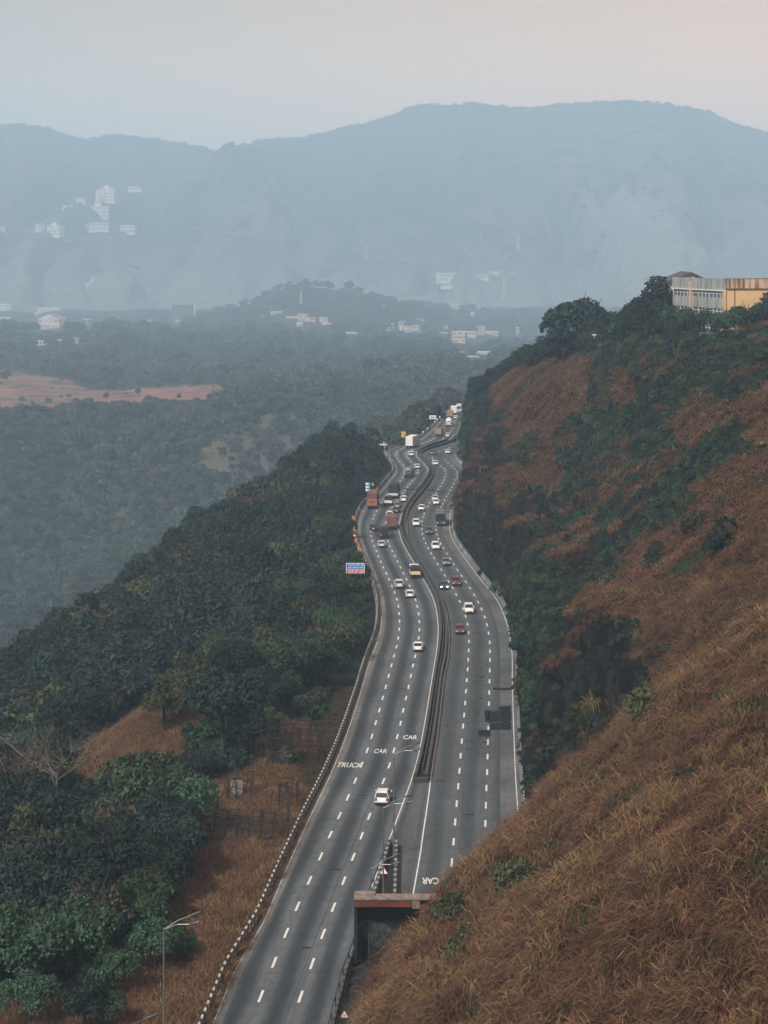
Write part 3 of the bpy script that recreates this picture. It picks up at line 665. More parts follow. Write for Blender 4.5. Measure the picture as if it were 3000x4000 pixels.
ROCKP = [
 ([(1650,2200),(1650,1880),(1835,1780),(1855,1640),(1900,1560),(1935,1600),(1960,1690),(1992,1690),(2000,1790),(1935,1930),(2170,1950),(2185,2080),(2195,2225),(2110,2310),(1990,2360),(1880,2260)], 380, 760),
 ([(2200,2215),(2330,2165),(2450,2075),(2600,1915),(2650,1930),(2520,2060),(2320,2240),(2220,2330)], 300, 460),
 ([(2240,2440),(2330,2430),(2446,2400),(2530,2430),(2470,2560),(2600,2600),(2600,2670),(2421,2800),(2297,2890),(2223,2975),(2098,3090),(2040,3180),(2000,2960),(2060,2900),(2110,2820),(2140,2640),(2190,2500)], 223, 330),
 ([(2010,2540),(2070,2540),(2080,2800),(2080,3000),(2090,3190),(2020,3190)], 232, 420),
 ([(2540,2560),(2620,2480),(2720,2460),(2690,2560),(2600,2640)], 218, 330),
 ([(1735,3620),(1800,3550),(1900,3560),(1940,3640),(1850,3740),(1700,3780)], 150, 206),
]
GREENP = [
 ([(1760,1760),(1800,1560),(1880,1420),(2000,1320),(2150,1200),(2600,1200),(3200,1200),(3200,1470),(2900,1530),(2800,1560),(2650,1560),(2560,1600),(2310,1430),(2130,1380),(2000,1450),(1930,1500),(1870,1560),(1850,1640),(1840,1720)], 380, 1100),
 ([(2310,1440),(2560,1500),(2640,1560),(2640,1700),(2500,1780),(2420,1800),(2290,1980),(2200,2020),(2170,1930),(2160,1700),(2270,1610)], 380, 620),
 ([(2560,1700),(2700,1650),(2780,1640),(2860,1700),(2760,1830),(2560,2030),(2420,2120),(2300,2230),(2200,2330),(2150,2340),(2300,2180),(2430,2060),(2480,1900)], 300, 470),
 ([(2860,1640),(3000,1560),(3100,1560),(3080,1660),(2960,1760),(2850,1850),(2760,1830)], 290, 460),
 ([(2030,2330),(2200,2340),(2235,2420),(2180,2600),(2120,2790),(2060,2920),(2030,2780),(2040,2500)], 250, 420),
]
BROWNP = [
 [(1930,1510),(2000,1450),(2130,1385),(2200,1400),(2310,1430),(2300,1500),(2260,1620),(2160,1700),(2060,1730),(1990,1690),(1950,1600)],
 [(1985,1730),(2050,1715),(2075,1760),(2010,1800)],
 [(1930,1945),(1990,1860),(2060,1850),(2110,1780),(2170,1740),(2185,1850),(2200,1900),(2160,1960),(2100,1900),(1990,1990),(1950,1965)],
 [(2180,1720),(2260,1680),(2265,1710),(2190,1745)], [(2145,1770),(2230,1730),(2240,1750),(2160,1790)],
 [(2400,1490),(2460,1470),(2470,1570),(2400,1610)], [(2500,1400),(2580,1420),(2560,1450),(2510,1440)],
 [(2640,1660),(2700,1600),(2800,1560),(2870,1600),(2760,1680),(2700,1730),(2650,1710)],
 [(2890,1590),(3100,1470),(3300,1400),(3300,1700),(2960,1745),(2930,1660)],
 [(2280,2070),(2340,2080),(2300,2180),(2200,2235),(2190,2205),(2270,2140)],
 [(2410,1860),(2500,1800),(2505,1880),(2430,1900)], [(2370,1905),(2450,1930),(2400,1990),(2350,1980)], [(2460,1990),(2600,1870),(2650,1870),(2530,1965),(2475,2005)],
 [(2228,2408),(2297,2338),(2446,2224),(2596,2100),(2750,1950),(2850,1880),(2960,1780),(3200,1640),(3700,1500),(3700,5000),(2700,5000),(2430,2800),(2330,2560),(2190,2490)],
]
rock = np.zeros(HPX.shape); green = np.zeros(HPX.shape); brown = np.zeros(HPX.shape)
for p in BROWNP: brown[inpoly(QX, QY, p)] = 1
brown[YYh < 236] = 1
green[brown < .5] = 1
for p, a, b_ in GREENP[4:]:
    k_ = inpoly(QX, QY, p) & (YYh >= a) & (YYh <= b_); green[k_] = 1; brown[k_] = 0
for p, a, b_ in ROCKP:
    k_ = inpoly(QX, QY, p) & (YYh >= a) & (YYh <= b_)
    if a == 380: k_ &= ~(np.any([inpoly(QX, QY, q_) for q_ in BROWNP[:3]], axis=0))
    rock[k_] = 1; green[k_] = 0; brown[k_] = 0
holes = fbm(HILL.X / 5, HILL.YY / 5 + HILL.Z / 5, 121, 4)
k_ = (holes > .44) & (rock > 0); rock[k_] = 0; brown[k_ & (holes < .50)] = 1; green[k_ & (holes >= .50)] = 1
k_ = (holes < -.42) & (green > 0) & (YYh > 340) & (HPX > 2100); green[k_] = 0; brown[k_] = 1
spots = fbm(HILL.X / 9 + 7, HILL.YY / 12 + HILL.Z / 5, 131, 4)
k_ = (spots > .50) & (rock < .1) & (YYh < 420) & (YYh > 232); green[k_] = 1; brown[k_] = 0
nrm = HILL.normals()
toe = np.clip(HILL.us * 16, 0, 1)[None, :]
big = fbm(HILL.X / 16, HILL.YY / 16 + HILL.Z / 16, 141, 5) * 1.5
rck = ((np.abs(fbm(HILL.X / 3.2 + HILL.YY / 4, HILL.Z / 9, 151, 5)) - .3) * 6.0 + fbm(HILL.YY / 2.2, HILL.Z / 2.5 + HILL.X / 5, 156, 4) * 2.2 - .8) * rock * np.where(HILL.YY < 222, .12, 1)
gf = np.clip(HILL.YY / 260, .5, 2)
gly = -np.abs(fbm(HILL.YY / 26 + HILL.X / 90, HILL.X / 70, 161, 3)) * 4.5 * np.clip((HILL.YY - 330) / 60, 0, 1) + 1.0
mids = fbm(HILL.X / 4.2, HILL.YY / 4.2 + HILL.Z / 4.2, 171, 3) * .9
dsp = (big * 1.0 * np.clip(gf, .9, 2) + mids + rck + gly) * toe * np.clip((HILL.YY - 100) / 60, 0, 1)
keep = np.exp(-((HILL.YY - 213) / 17.0) ** 2) * .95
dsp = dsp * (1 - keep)
wl_ = np.clip(1 - np.abs(HILL.YY - 211) / 18, 0, 1) * np.clip((1800 - HPX) / 120, 0, 1); dsp *= 1 - np.clip(wl_ * 2, 0, 1)
bad = (HILL.YY > 203) & (HILL.YY < 232) & (HPX < 1700); brown[bad] = 0; green[bad] = 0
HILL.Z -= np.where(HILL.YY < 262, .85 + 1.35 * np.exp(-((HILL.YY - 214) / 13.0) ** 2), .5) * (brown > .5) * np.clip(HILL.us * 10, 0, 1)[None, :]
HILL.X += dsp * nrm[..., 0]; HILL.Z += dsp * nrm[..., 2]
HILL.attrs['rock'] = rock; HILL.attrs['green'] = green; HILL.attrs['brown'] = brown
HILL.build('hillside_right', 'hillside')

# ------------------------------------------------------------------ road
def strip(name, keys, Ys, mat, nsub=5, z=0.0, pad=(0, 0), uoff=0.):
    K = [lX(k, Ys) for k in keys]
    us = []; cols = []
    for i in range(len(keys) - 1):
        for j in range(nsub): us.append(i + j / nsub); cols.append(K[i] + (K[i + 1] - K[i]) * j / nsub)
    us.append(len(keys) - 1); cols.append(K[-1])
    cols[0] = cols[0] + pad[0]; cols[-1] = cols[-1] + pad[1]
    X = np.stack(cols, 1); n, m = X.shape
    s = polyline(lambda y: K[len(K) // 2], Ys)[2]
    mb = MB(); mb.v = [(X[i, j], Ys[i], z) for i in range(n) for j in range(m)]
    for i in range(n - 1):
        for j in range(m - 1):
            a = i * m + j; mb.f.append((a, a + 1, a + m + 1, a + m)[::-1] if Ys[1] < Ys[0] else (a, a + 1, a + m + 1, a + m)); mb.m.append(0)
            c = [(us[j] + uoff, s[i]), (us[j + 1] + uoff, s[i]), (us[j + 1] + uoff, s[i + 1]), (us[j] + uoff, s[i + 1])]
            mb.uv.append(c[::-1] if Ys[1] < Ys[0] else c)
    return tag(mb.build(name, mat), kind='structure')
YA = row_Y(1600, 4370); YB = row_Y(1722, 3600)
strip('road_uphill', ['L', 'A', 'B', 'M1'], YA, 'asphalt_left', 5, 0, (-.6, .3))
strip('road_downhill', ['M2', 'C', 'D', 'R'], YB, 'asphalt_right', 5, 0, (-.3, .6))
strip('median_strip', ['M1', 'M2'], row_Y(1722, 3590), 'asphalt_right', 3, -.004, (.25, -.25), .35)
def at_s(P, s, q):
    return np.array([np.interp(q, s, P[:, 0]), np.interp(q, s, P[:, 1])])
# painted dashes: every dash measured on the photograph, gaps bridged at the same beat
def dashes(key, skip):
    mb = MB(); pts = [p for p in LN[key] if skip[0] <= p[1] <= skip[1]]
    Yd = np.linspace(F * CZ / (4380 - HY), F * CZ / (1690 - HY), 3000)
    P, Nn, s = polyline(lambda y: lX(key, y), Yd)
    ss = sorted(float(np.interp(F * CZ / (p[1] - HY), Yd, s)) for p in pts)
    full = []
    for a, b in zip(ss, ss[1:]):
        k = max(1, round((b - a) / 9.0)); full += [a + (b - a) * i / k for i in range(k)]
    full.append(ss[-1])
    for c in full:
        e = []
        for d in (-1.55, -.5, .5, 1.55):
            q = at_s(P, s, c + d); t = at_s(P, s, c + d + .4) - at_s(P, s, c + d - .4); t /= np.linalg.norm(t)
            nn = np.array([t[1], -t[0]]) * .125
            e += [(q[0] - nn[0], q[1] - nn[1], .004), (q[0] + nn[0], q[1] + nn[1], .004)]
        mb.add(e, [(0, 1, 3, 2), (2, 3, 5, 4), (4, 5, 7, 6)])
    return mb
for key, sk in (('A', (1700, 4300)), ('B', (1700, 4300)), ('C', (1730, 3480)), ('D', (1790, 3300))):
    tag(dashes(key, sk).build('lane_marking', 'road_paint'), kind='structure')
def ribbon(fn, Ys, w, z, mat, name, h=None, kind='structure', gap=None):
    P, Nn, s = polyline(fn, Ys); mb = MB()
    a = P - Nn * w / 2; b = P + Nn * w / 2
    mb.v = [(*p, z) for p in a] + [(*p, z) for p in b]; n = len(P)
    for i in range(n - 1):
        mb.f.append((i, i + n, i + n + 1, i + 1)); mb.m.append(0); mb.uv.append([(0, s[i]), (1, s[i]), (1, s[i + 1]), (0, s[i + 1])])
    return tag(mb.build(name, mat), kind=kind)
up = lambda lo, hi: row_Y(lo, hi)[::-1]
ribbon(lambda y: lX('M1', y) - .12, up(1700, 3500), .13, .006, 'road_paint', 'edge_marking')
ribbon(lambda y: lX('M2', y) + .12, up(1730, 3540), .15, .006, 'road_paint', 'edge_marking')
ribbon(lambda y: lX('R', y) - .55, up(1860, 3300), .14, .006, 'road_paint_worn', 'edge_marking')
ribbon(lambda y: lX('L', y) + .55, up(2400, 4370), .07, .006, 'road_paint_worn', 'edge_marking')
ribbon(lambda y: lX('D', y) + (lX('R', y) - lX('D', y)) * .385, up(1900, 3380), .09, .005, 'joint', 'pavement_joint')
ribbon(lambda y: lX('C', y) + .75, up(2350, 3420), .07, .005, 'joint', 'pavement_joint')
ribbon(lambda y: lX('L', y) + (lX('A', y) - lX('L', y)) * (.36 + .02 * np.sin(y / 9)), up(2350, 4370), .10, .005, 'joint', 'pavement_joint')
ribbon(lambda y: lX('B', y) - .62, up(2320, 4370), .07, .005, 'joint', 'pavement_joint')
# asphalt repairs on the downhill side
def quadpatch(corners, z=.003):
    return [tuple(gp(x, y, 0)[:2]) + (z,) for x, y in corners]
mb = MB()
def rag(x0, x1, y0, y1):
    e = []; c = [(x0, y0), (x1, y0), (x1, y1), (x0, y1)]; k = 7; a = min(3.0, (x1 - x0) * .08); b = min(2.2, (y1 - y0) * .12)
    for q in range(4):
        for t in range(k):
            f = t / k; e.append((c[q][0] + (c[(q + 1) % 4][0] - c[q][0]) * f + random.uniform(-a, a), c[q][1] + (c[(q + 1) % 4][1] - c[q][1]) * f + random.uniform(-b, b)))
    return e
for r_ in ((1948, 1997, 2757, 2776), (1894, 1998, 2776, 2822), (1914, 1998, 2822, 2851), (1870, 1915, 2850, 2878), (1927, 2000, 2687, 2696),
           (1872, 1893, 2642, 2646), (1819, 1851, 2897, 2899), (1882, 1903, 2897, 2902), (1819, 1849, 2926, 2928), (1859, 1872, 2788, 2791),
           (1795, 1818, 2320, 2322), (1845, 1874, 2471, 2473), (1867, 1888, 2727, 2730), (1763, 1781, 1861, 1863), (1705, 1722, 2176, 2178), (1395, 1432, 3105, 3108), (1290, 1334, 3395, 3399), (1180, 1215, 3700, 3706), (1560, 1590, 2690, 2692), (1600, 1640, 2585, 2587), (1700, 1740, 3050, 3053), (1810, 1850, 3180, 3184)):
    q = quadpatch(rag(*r_), .0035 + .0005 * len(mb.f)); mb.add(q, [tuple(range(len(q) - 1, -1, -1))])
tag(mb.build('asphalt_repair', 'asphalt_patch'), kind='structure')
mb = MB()
for k in range(110):
    x = random.uniform(1836, 1905); y = random.uniform(2420, 2960)
    if k > 70: x = random.uniform(1760, 2000); y = random.uniform(2400, 3250)
    l = random.uniform(2, 13)
    q = quadpatch([(x, y), (x + l, y + random.uniform(-1, 1)), (x + l, y + 1.3), (x, y + 1.5)], .0034)
    mb.add(q, [(3, 2, 1, 0)])
tag(mb.build('pavement_crack', 'asphalt_patch'), kind='structure')
# lettering on the lanes
def text_mesh(body, font=None):
    cu = bpy.data.curves.new('t', 'FONT'); cu.body = body; cu.align_x = 'CENTER'; cu.align_y = 'CENTER'; cu.offset = .018
    ob = bpy.data.objects.new('t', cu); COL.objects.link(ob)
    bpy.context.view_layer.update()
    me = bpy.data.meshes.new_from_object(ob.evaluated_get(bpy.context.evaluated_depsgraph_get()))
    bpy.data.objects.remove(ob); return me
def lettering(body, px, py, wpx, hm, rz=0., mat='road_paint_worn'):
    me = text_mesh(body); p = gp(px, py); me.materials.clear(); me.materials.append(MATS[mat])
    xs = [v.co.x for v in me.vertices]; ys = [v.co.y for v in me.vertices]; w = wpx * p.y / F
    sx = w / (max(xs) - min(xs)); sy = hm / (max(ys) - min(ys)); cx = (max(xs) + min(xs)) / 2; cyy = (max(ys) + min(ys)) / 2
    for v in me.vertices: v.co = ((v.co.x - cx) * sx, (v.co.y - cyy) * sy, 0)
    o = link('road_lettering', me); o.location = (p.x, p.y, .006); o.rotation_euler = (0, 0, rz); tag(o, kind='structure')
lettering('CAR', 1603, 2880, 54, 2.5, R(-4), 'road_paint'); lettering('CAR', 1487, 2934, 50, 2.5, R(-5)); lettering('TRUCK', 1366, 2988, 98, 2.6, R(-6))
lettering('CAR', 1681, 3441, 66, 2.3, R(178), 'road_paint')

# barriers: a profile swept along a line, v = metres along, u = height
def sweep(fn, Ys, prof, mat, name, z=0.0, side=1, parent=None, cap=True):
    P, Nn, s = polyline(fn, Ys); mb = MB(); k = len(prof); n = len(P)
    hh = [0]
    for a, b in zip(prof, prof[1:]): hh.append(hh[-1] + math.hypot(b[0] - a[0], b[1] - a[1]))
    for i in range(n):
        for (d, h) in prof: mb.v.append((P[i, 0] + Nn[i, 0] * d * side, P[i, 1] + Nn[i, 1] * d * side, z + h))
    for i in range(n - 1):
        for j in range(k - 1):
            a = i * k + j; mb.f.append((a, a + k, a + k + 1, a + 1) if side > 0 else (a, a + 1, a + k + 1, a + k)); mb.m.append(0)
            c = [(hh[j], s[i]), (hh[j], s[i + 1]), (hh[j + 1], s[i + 1]), (hh[j + 1], s[i])]
            mb.uv.append(c if side > 0 else [c[0], c[3], c[2], c[1]])
    if cap:
        for b0 in (0, (n - 1) * k):
            mb.f.append(tuple(b0 + j for j in range(k))); mb.m.append(0); mb.uv.append([(hh[j], s[0 if b0 == 0 else -1]) for j in range(k)])
    return mb.build(name, mat, parent)
JER = [(-.28, 0), (-.28, .12), (-.10, .42), (-.09, .95), (.11, .95), (.12, .42), (.30, .12), (.30, 0)]
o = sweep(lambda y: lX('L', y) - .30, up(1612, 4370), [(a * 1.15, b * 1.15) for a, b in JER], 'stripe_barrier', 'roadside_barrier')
tag(o, 'long black and white striped concrete barrier along the valley side of the road', 'barrier')
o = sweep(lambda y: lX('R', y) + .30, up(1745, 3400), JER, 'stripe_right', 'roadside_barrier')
tag(o, 'long grey concrete barrier curving along the foot of the rock cliff', 'barrier')
# median: raised dark bed between kerbs with two rows of low striped blocks
mY = up(1722, 3058)
w_ = lambda y: lX('M2', y) - lX('M1', y)
Pm1 = lX('M1', mY); Pm2 = lX('M2', mY); n = len(mY)
t = empty('median_barrier', (float(lX('M1', 300.)), 300., 0), 0, 'dark double median barrier winding between the two carriageways', 'barrier')
def kid(o, par):
    o.parent = par; o.matrix_parent_inverse = Matrix.Translation(par.location).inverted(); return o
mid = lambda y: (lX('M1', y) + lX('M2', y)) / 2
bed = MB()
for i in range(n):
    a = .32; b = max(.36, Pm2[i] - Pm1[i] - .32)
    bed.v += [(Pm1[i] + a, mY[i], 0), (Pm1[i] + a, mY[i], .30), (Pm1[i] + b, mY[i], .30), (Pm1[i] + b, mY[i], 0)]
for i in range(n - 1):
    for j in range(3):
        a = i * 4 + j; bed.f.append((a, a + 4, a + 5, a + 1)); bed.m.append(0); bed.uv.append(None)
bed.f.append((0, 1, 2, 3)); bed.m.append(0); bed.uv.append(None)
kid(bed.build('bed', 'median_soil'), t)
WALL = [(-.24, 0), (-.20, .75), (.20, .75), (.24, 0)]
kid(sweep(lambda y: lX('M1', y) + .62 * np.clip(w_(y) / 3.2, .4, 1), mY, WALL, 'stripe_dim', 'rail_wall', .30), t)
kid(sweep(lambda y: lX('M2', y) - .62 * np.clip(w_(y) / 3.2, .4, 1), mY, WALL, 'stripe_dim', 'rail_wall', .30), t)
kid(sweep(lambda y: mid(y), up(1800, 3020), [(-.10, 0), (-.09, .50), (.09, .50), (.10, 0)], 'concrete_dark', 'centre_wall', .30), t)
KB = [(-.12, 0), (-.12, .18), (.12, .18), (.12, 0)]
kid(sweep(lambda y: lX('M1', y) + .22, mY, KB, 'kerb_pale', 'kerb'), t); kid(sweep(lambda y: lX('M2', y) - .22, mY, KB, 'kerb_pale', 'kerb'), t)
e0 = mY[0]; eb = MB().box(Pm1[0] + .25, Pm2[0] - .25, e0 - .22, e0 - .02, 0, .62)
kid(eb.build('end_block', 'concrete_dark'), t)
ec = MB().box(Pm1[0] + .2, Pm2[0] - .2, e0 - .26, e0 + .02, .62, .70); kid(ec.build('end_cap', 'kerb_pale'), t)
# splitter island: two converging striped walls around a soil pit
def island(a, b, name, label):
    A = gp(*a); B = gp(*b)
    d = (B - A).length; mb = MB(); k = int(d / .9); mb.m = []
    dirv = (B - A).normalized(); nn = Vector((dirv.y, -dirv.x, 0)) * .17
    for i in range(k):
        p = A + dirv * (d * i / k); q = A + dirv * (d * (i + 1) / k)
        mb.add([p - nn, p + nn, q + nn, q - nn, p - nn + Vector((0, 0, .85)), p + nn + Vector((0, 0, .85)), q + nn + Vector((0, 0, .85)), q - nn + Vector((0, 0, .85))],
               [(4, 5, 6, 7), (0, 1, 5, 4), (1, 2, 6, 5), (2, 3, 7, 6), (3, 0, 4, 7)], i % 2)
    o = mb.build(name, ['concrete', 'concrete_dark']); tag(o, label, 'barrier', 'striped walls of the splitter island'); return o
island((1523, 3300), (1452, 3545), 'island_wall', 'left arm of the striped V shaped wall behind the broken concrete lip')
island((1548, 3308), (1541, 3545), 'island_wall', 'right arm of the striped V shaped wall behind the broken concrete lip')
a, b_, c_, d_ = gp(1527, 3296), gp(1545, 3300), gp(1540, 3560), gp(1452, 3560)
tag(MB().add([(p.x, p.y, .012) for p in (a, b_, c_, d_)], [(3, 2, 1, 0)]).build('island_soil', 'median_soil'), kind='structure')
a = sweep(lambda y: lX('M1', y) + .45, np.linspace(165, 203, 40), JER, 'stripe_dim', 'roadside_barrier')
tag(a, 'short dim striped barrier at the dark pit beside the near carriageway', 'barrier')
# guard rail in front of it
t = empty('guard_rail', (-4, 190, 0), 0, 'thin dark steel guard rail along the near edge of the pit', 'guard rail')
kid(sweep(lambda y: lX('M1', y) + .02, np.linspace(165, 240, 60), [(-.03, .62), (-.05, .72), (-.03, .86), (.03, .86), (.03, .62)], 'steel_dark', 'rail'), t)
for y in np.arange(166, 240, 4.0):
    x = float(lX('M1', y)) + .02; kid(MB().box(x + .04, x + .14, y - .05, y + .05, 0, .84).build('post', 'steel_dark'), t)
# the broken headwall over the pit
t = empty('concrete_headwall', (1, 203, 0), 0, 'concrete headwall coloured dark as shade with rusty red lip beside the near road', 'headwall')
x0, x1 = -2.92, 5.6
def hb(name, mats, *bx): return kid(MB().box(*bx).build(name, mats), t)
hb('back_wall', 'concrete_shade', x0, x1, 202.6, 203.0, -.5, 6.0)  # wall added to close the recess so it stays dark
hb('side_wall', 'concrete_shade', x0 - .02, x0 + .3, 200.9, 202.6, -.5, 5.95)
hb('deck', 'concrete_shade', x0, x1, 200.9, 202.0, 6.0, 6.55)
hb('lip', 'lip_red', x0 + .05, 2.75, 200.62, 200.9, 5.85, 6.5)
hb('coping', 'lip_pale', x0, 5.3, 200.5, 202.05, 6.55, 6.72); hb('coping_block', 'lip_pale', x0 + .03, -.95, 201.2, 202.0, 6.72, 7.0)
hb('bracket', 'lip_pale', 2.78, 3.5, 200.6, 200.9, 5.7, 6.55); hb('broken_stub', 'lip_red', 3.55, 5.0, 200.7, 201.2, 4.9, 6.0)
m, nt, b = newmat('plaster_streak')
tc = N(nt, 'ShaderNodeTexCoord'); mp = N(nt, 'ShaderNodeMapping'); mp.inputs['Scale'].default_value = (2.2, 2.2, .7); nt.links.new(tc.outputs['Object'], mp.inputs[0])
nt.links.new(ramp(nt, noise(nt, 1.6, 6, vec=mp.outputs[0]), [(.42, (.01, .011, .012)), (.57, (.035, .042, .048)), (.74, (.10, .11, .12))]), b.inputs['Base Color'])
pl = MB(); pp = [(-2.75, 3.6), (-1.9, 4.05), (-.9, 3.8), (.3, 3.55), (1.2, 2.4), (1.9, 1.3), (1.3, 1.0), (-.3, 1.05), (-1.2, 1.5), (-1.7, 2.2), (-2.6, 2.5)]
pl.add([(x, 202.585, z) for x, z in pp], [tuple(range(len(pp)))]); kid(pl.build('plaster_patch', 'plaster_streak'), t)
hb('drain_pipe', 'concrete_dark', -1.55, -1.43, 201.0, 201.12, -.4, 3.0)
tag(MB().box(-3.6, 6, 165, 205, -.6, -.02).build('pit_floor', 'concrete_shade'), kind='structure')  # shade of the pit put into the floor colour

# ------------------------------------------------------------------ where the far houses stand (photo column, row, width, height, label ...)
VILLAS = ((415, 800, 62, 52, 'tallest white villa of several storeys highest on the mountain side', 4), (380, 806, 16, 44, 'slim white tower left of the tallest mountain villa', 3), (458, 800, 22, 18, 'small white annex right of the tallest mountain villa', 1),
   (316, 804, 36, 26, 'pale house left of the slim white tower on the mountain', 2), (265, 820, 46, 14, 'low long pale house farther left on the mountain', 1), (385, 862, 78, 46, 'broad white villa with arcades below the tallest mountain villa', 3),
   (385, 908, 76, 32, 'white and cream terrace building lowest of the stacked villas', 2), (330, 892, 30, 14, 'small low annex left of the cream terrace building', 1), (497, 918, 58, 32, 'plain pale block to the right of the stacked mountain villas', 2),
   (208, 930, 56, 40, 'white balcony house at the left of the mountain group', 3), (158, 906, 32, 26, 'pale house with small tower beside the balcony house', 2), (10, 912, 24, 22, 'pale house cut by the left edge of the mountain group', 2),
   (525, 748, 54, 16, 'faint pale house alone high above the mountain villas', 1), (240, 944, 40, 10, 'faint low terrace right below the balcony house', 1))
SLOPE_HOUSES = ((368, 1102, 22, 14, 'small white house alone on the lower mountain slope'), (350, 1118, 26, 8, 'low white wall house just under the lone slope house'), (572, 1145, 32, 9, 'low white roofed house alone right of the lone slope house'))
VALLEY_HOUSES = ((1762, 1108, 92, 34, 'wide pale block with rows of windows far across the valley', 2), (1930, 1092, 40, 26, 'pale block at the right end of the far valley row', 2), (1880, 1096, 64, 18, 'long low pale block in the middle of the far valley row', 1), (2000, 1080, 38, 10, 'faint low house behind the far mast', 1), (1770, 1124, 100, 8, 'long low wall below the wide pale block', 1))
TOWN = [(1185, 1258, 40, 30, 'cream block directly under the lattice mast', 'wall_cream', 2), (1218, 1262, 34, 20, 'pinkish block right of the mast block', 'wall_pink', 2), (1262, 1262, 32, 22, 'separate cream block at the right of the mast group', 'wall_cream', 2), (1140, 1252, 46, 14, 'long pale block left of the mast block', 'wall_white', 1),
 (1082, 1232, 42, 14, 'pale block highest at the left of the mast group', 'wall_white', 1), (1170, 1278, 22, 18, 'tiny white house below the mast block', 'wall_white', 1), (1275, 1272, 34, 10, 'low white house under the separate cream block', 'wall_white', 1), (1030, 1240, 10, 8, 'tiny white house at the far left of the mast group', 'wall_white', 1),
 (1375, 1310, 60, 10, 'row of low white roofs in the wood below the mast', 'wall_white', 1), (1526, 1294, 24, 30, 'narrow cream house at the left of the right hand town', 'wall_cream', 2), (1570, 1296, 20, 40, 'grey narrow tower house beside the narrow cream house', 'wall_grey', 3), (1590, 1300, 42, 24, 'grey white house right of the grey tower house', 'wall_white', 2),
 (1626, 1298, 30, 26, 'cream house right of the grey white house', 'wall_cream', 2), (1742, 1285, 28, 10, 'low white roof above the orange banded house', 'wall_white', 1), (1790, 1340, 52, 44, 'cream three storey house with orange band in the town', 'wall_cream', 3), (1835, 1328, 44, 32, 'cream house attached right of the orange banded house', 'wall_cream', 2),
 (1880, 1310, 30, 34, 'grey white tall house right of the cream houses', 'wall_white', 3), (1920, 1312, 52, 16, 'low white house at the right end of the town', 'wall_white', 1), (1735, 1310, 26, 10, 'small low house left of the orange banded house', 'wall_white', 1), (1778, 1208, 32, 28, 'white and cream tower house alone above the town', 'wall_cream', 3),
 (1758, 1198, 18, 14, 'low wing left of the lone tower house', 'wall_white', 1), (1868, 1208, 16, 16, 'small pale cube house right of the lone tower house', 'wall_white', 1), (1840, 1234, 26, 14, 'small white house below the lone tower house', 'wall_white', 1), (1890, 1192, 10, 8, 'tiny white house right of the pale cube house', 'wall_white', 1), (1940, 1192, 8, 7, 'tiny white dot house at the foot of the far mast', 'wall_white', 1),
 (1900, 1388, 70, 12, 'long white shed roof near the rocky hill edge', 'wall_white', 1), (1850, 1405, 44, 12, 'grey shed roof below the long white shed', 'wall_grey', 1), (1806, 1384, 18, 8, 'tiny white shed left of the long white shed', 'wall_white', 1), (1835, 1484, 12, 6, 'tiny white roof in the wood above the road end', 'wall_white', 1), (2022, 1308, 12, 30, 'narrow cream house partly hidden by the rocky hill edge', 'wall_cream', 2),
 (1500, 1202, 10, 8, 'tiny white house on the right flank of the low hill', 'wall_white', 1), (1640, 1252, 40, 6, 'thin white roof line above the right hand town', 'wall_white', 1)]
PLATEAU_HOUSES = ((190, 1285, 86, 40, 'pale pink house with a wide grey gable roof on the plateau edge', 'wall_pink', True), (190, 1222, 90, 18, 'long white flat roofed house behind the gabled pink house', 'wall_white', False), (150, 1235, 30, 14, 'small white house left behind the gabled pink house', 'wall_white', False),
   (250, 1265, 20, 24, 'pale narrow house right of the gabled pink house', 'wall_white', False), (20, 1215, 50, 26, 'white house with dark openings at the left edge of the plateau', 'wall_white', False), (20, 1250, 40, 10, 'low white roof below the house at the left edge', 'wall_white', False), (345, 1265, 28, 18, 'small white house under the palm', 'wall_white', False),
   (450, 1258, 34, 16, 'grey white house right of the palm', 'wall_grey', False), (585, 1265, 14, 16, 'tiny pinkish hut on the plateau skyline', 'wall_pink', False), (695, 1262, 24, 12, 'small white booth at the foot of the steel tank frame', 'wall_white', False),
   (160, 1350, 34, 18, 'pale roof among the dark plateau trees', 'wall_white', False), (230, 1342, 30, 14, 'second pale roof right among the dark plateau trees', 'wall_grey', False), (298, 1345, 16, 24, 'narrow pale wall among the dark plateau trees', 'wall_grey', False))
def from_houses():
    for S, T, dn in ((MT, VILLAS, 34), (MT, SLOPE_HOUSES, 26), (MT, VALLEY_HOUSES, 26), (FARS, TOWN, 46), (FARS, PLATEAU_HOUSES, 46)):
        for r in T:
            p = S.hit(r[0], r[1])
            if p is None: continue
            CULL.append((r[0] - r[2] / 2 - 8, r[1] - r[3] * .3 - 4, r[0] + r[2] / 2 + 8, r[1] + dn, 1000, p.y + 30))

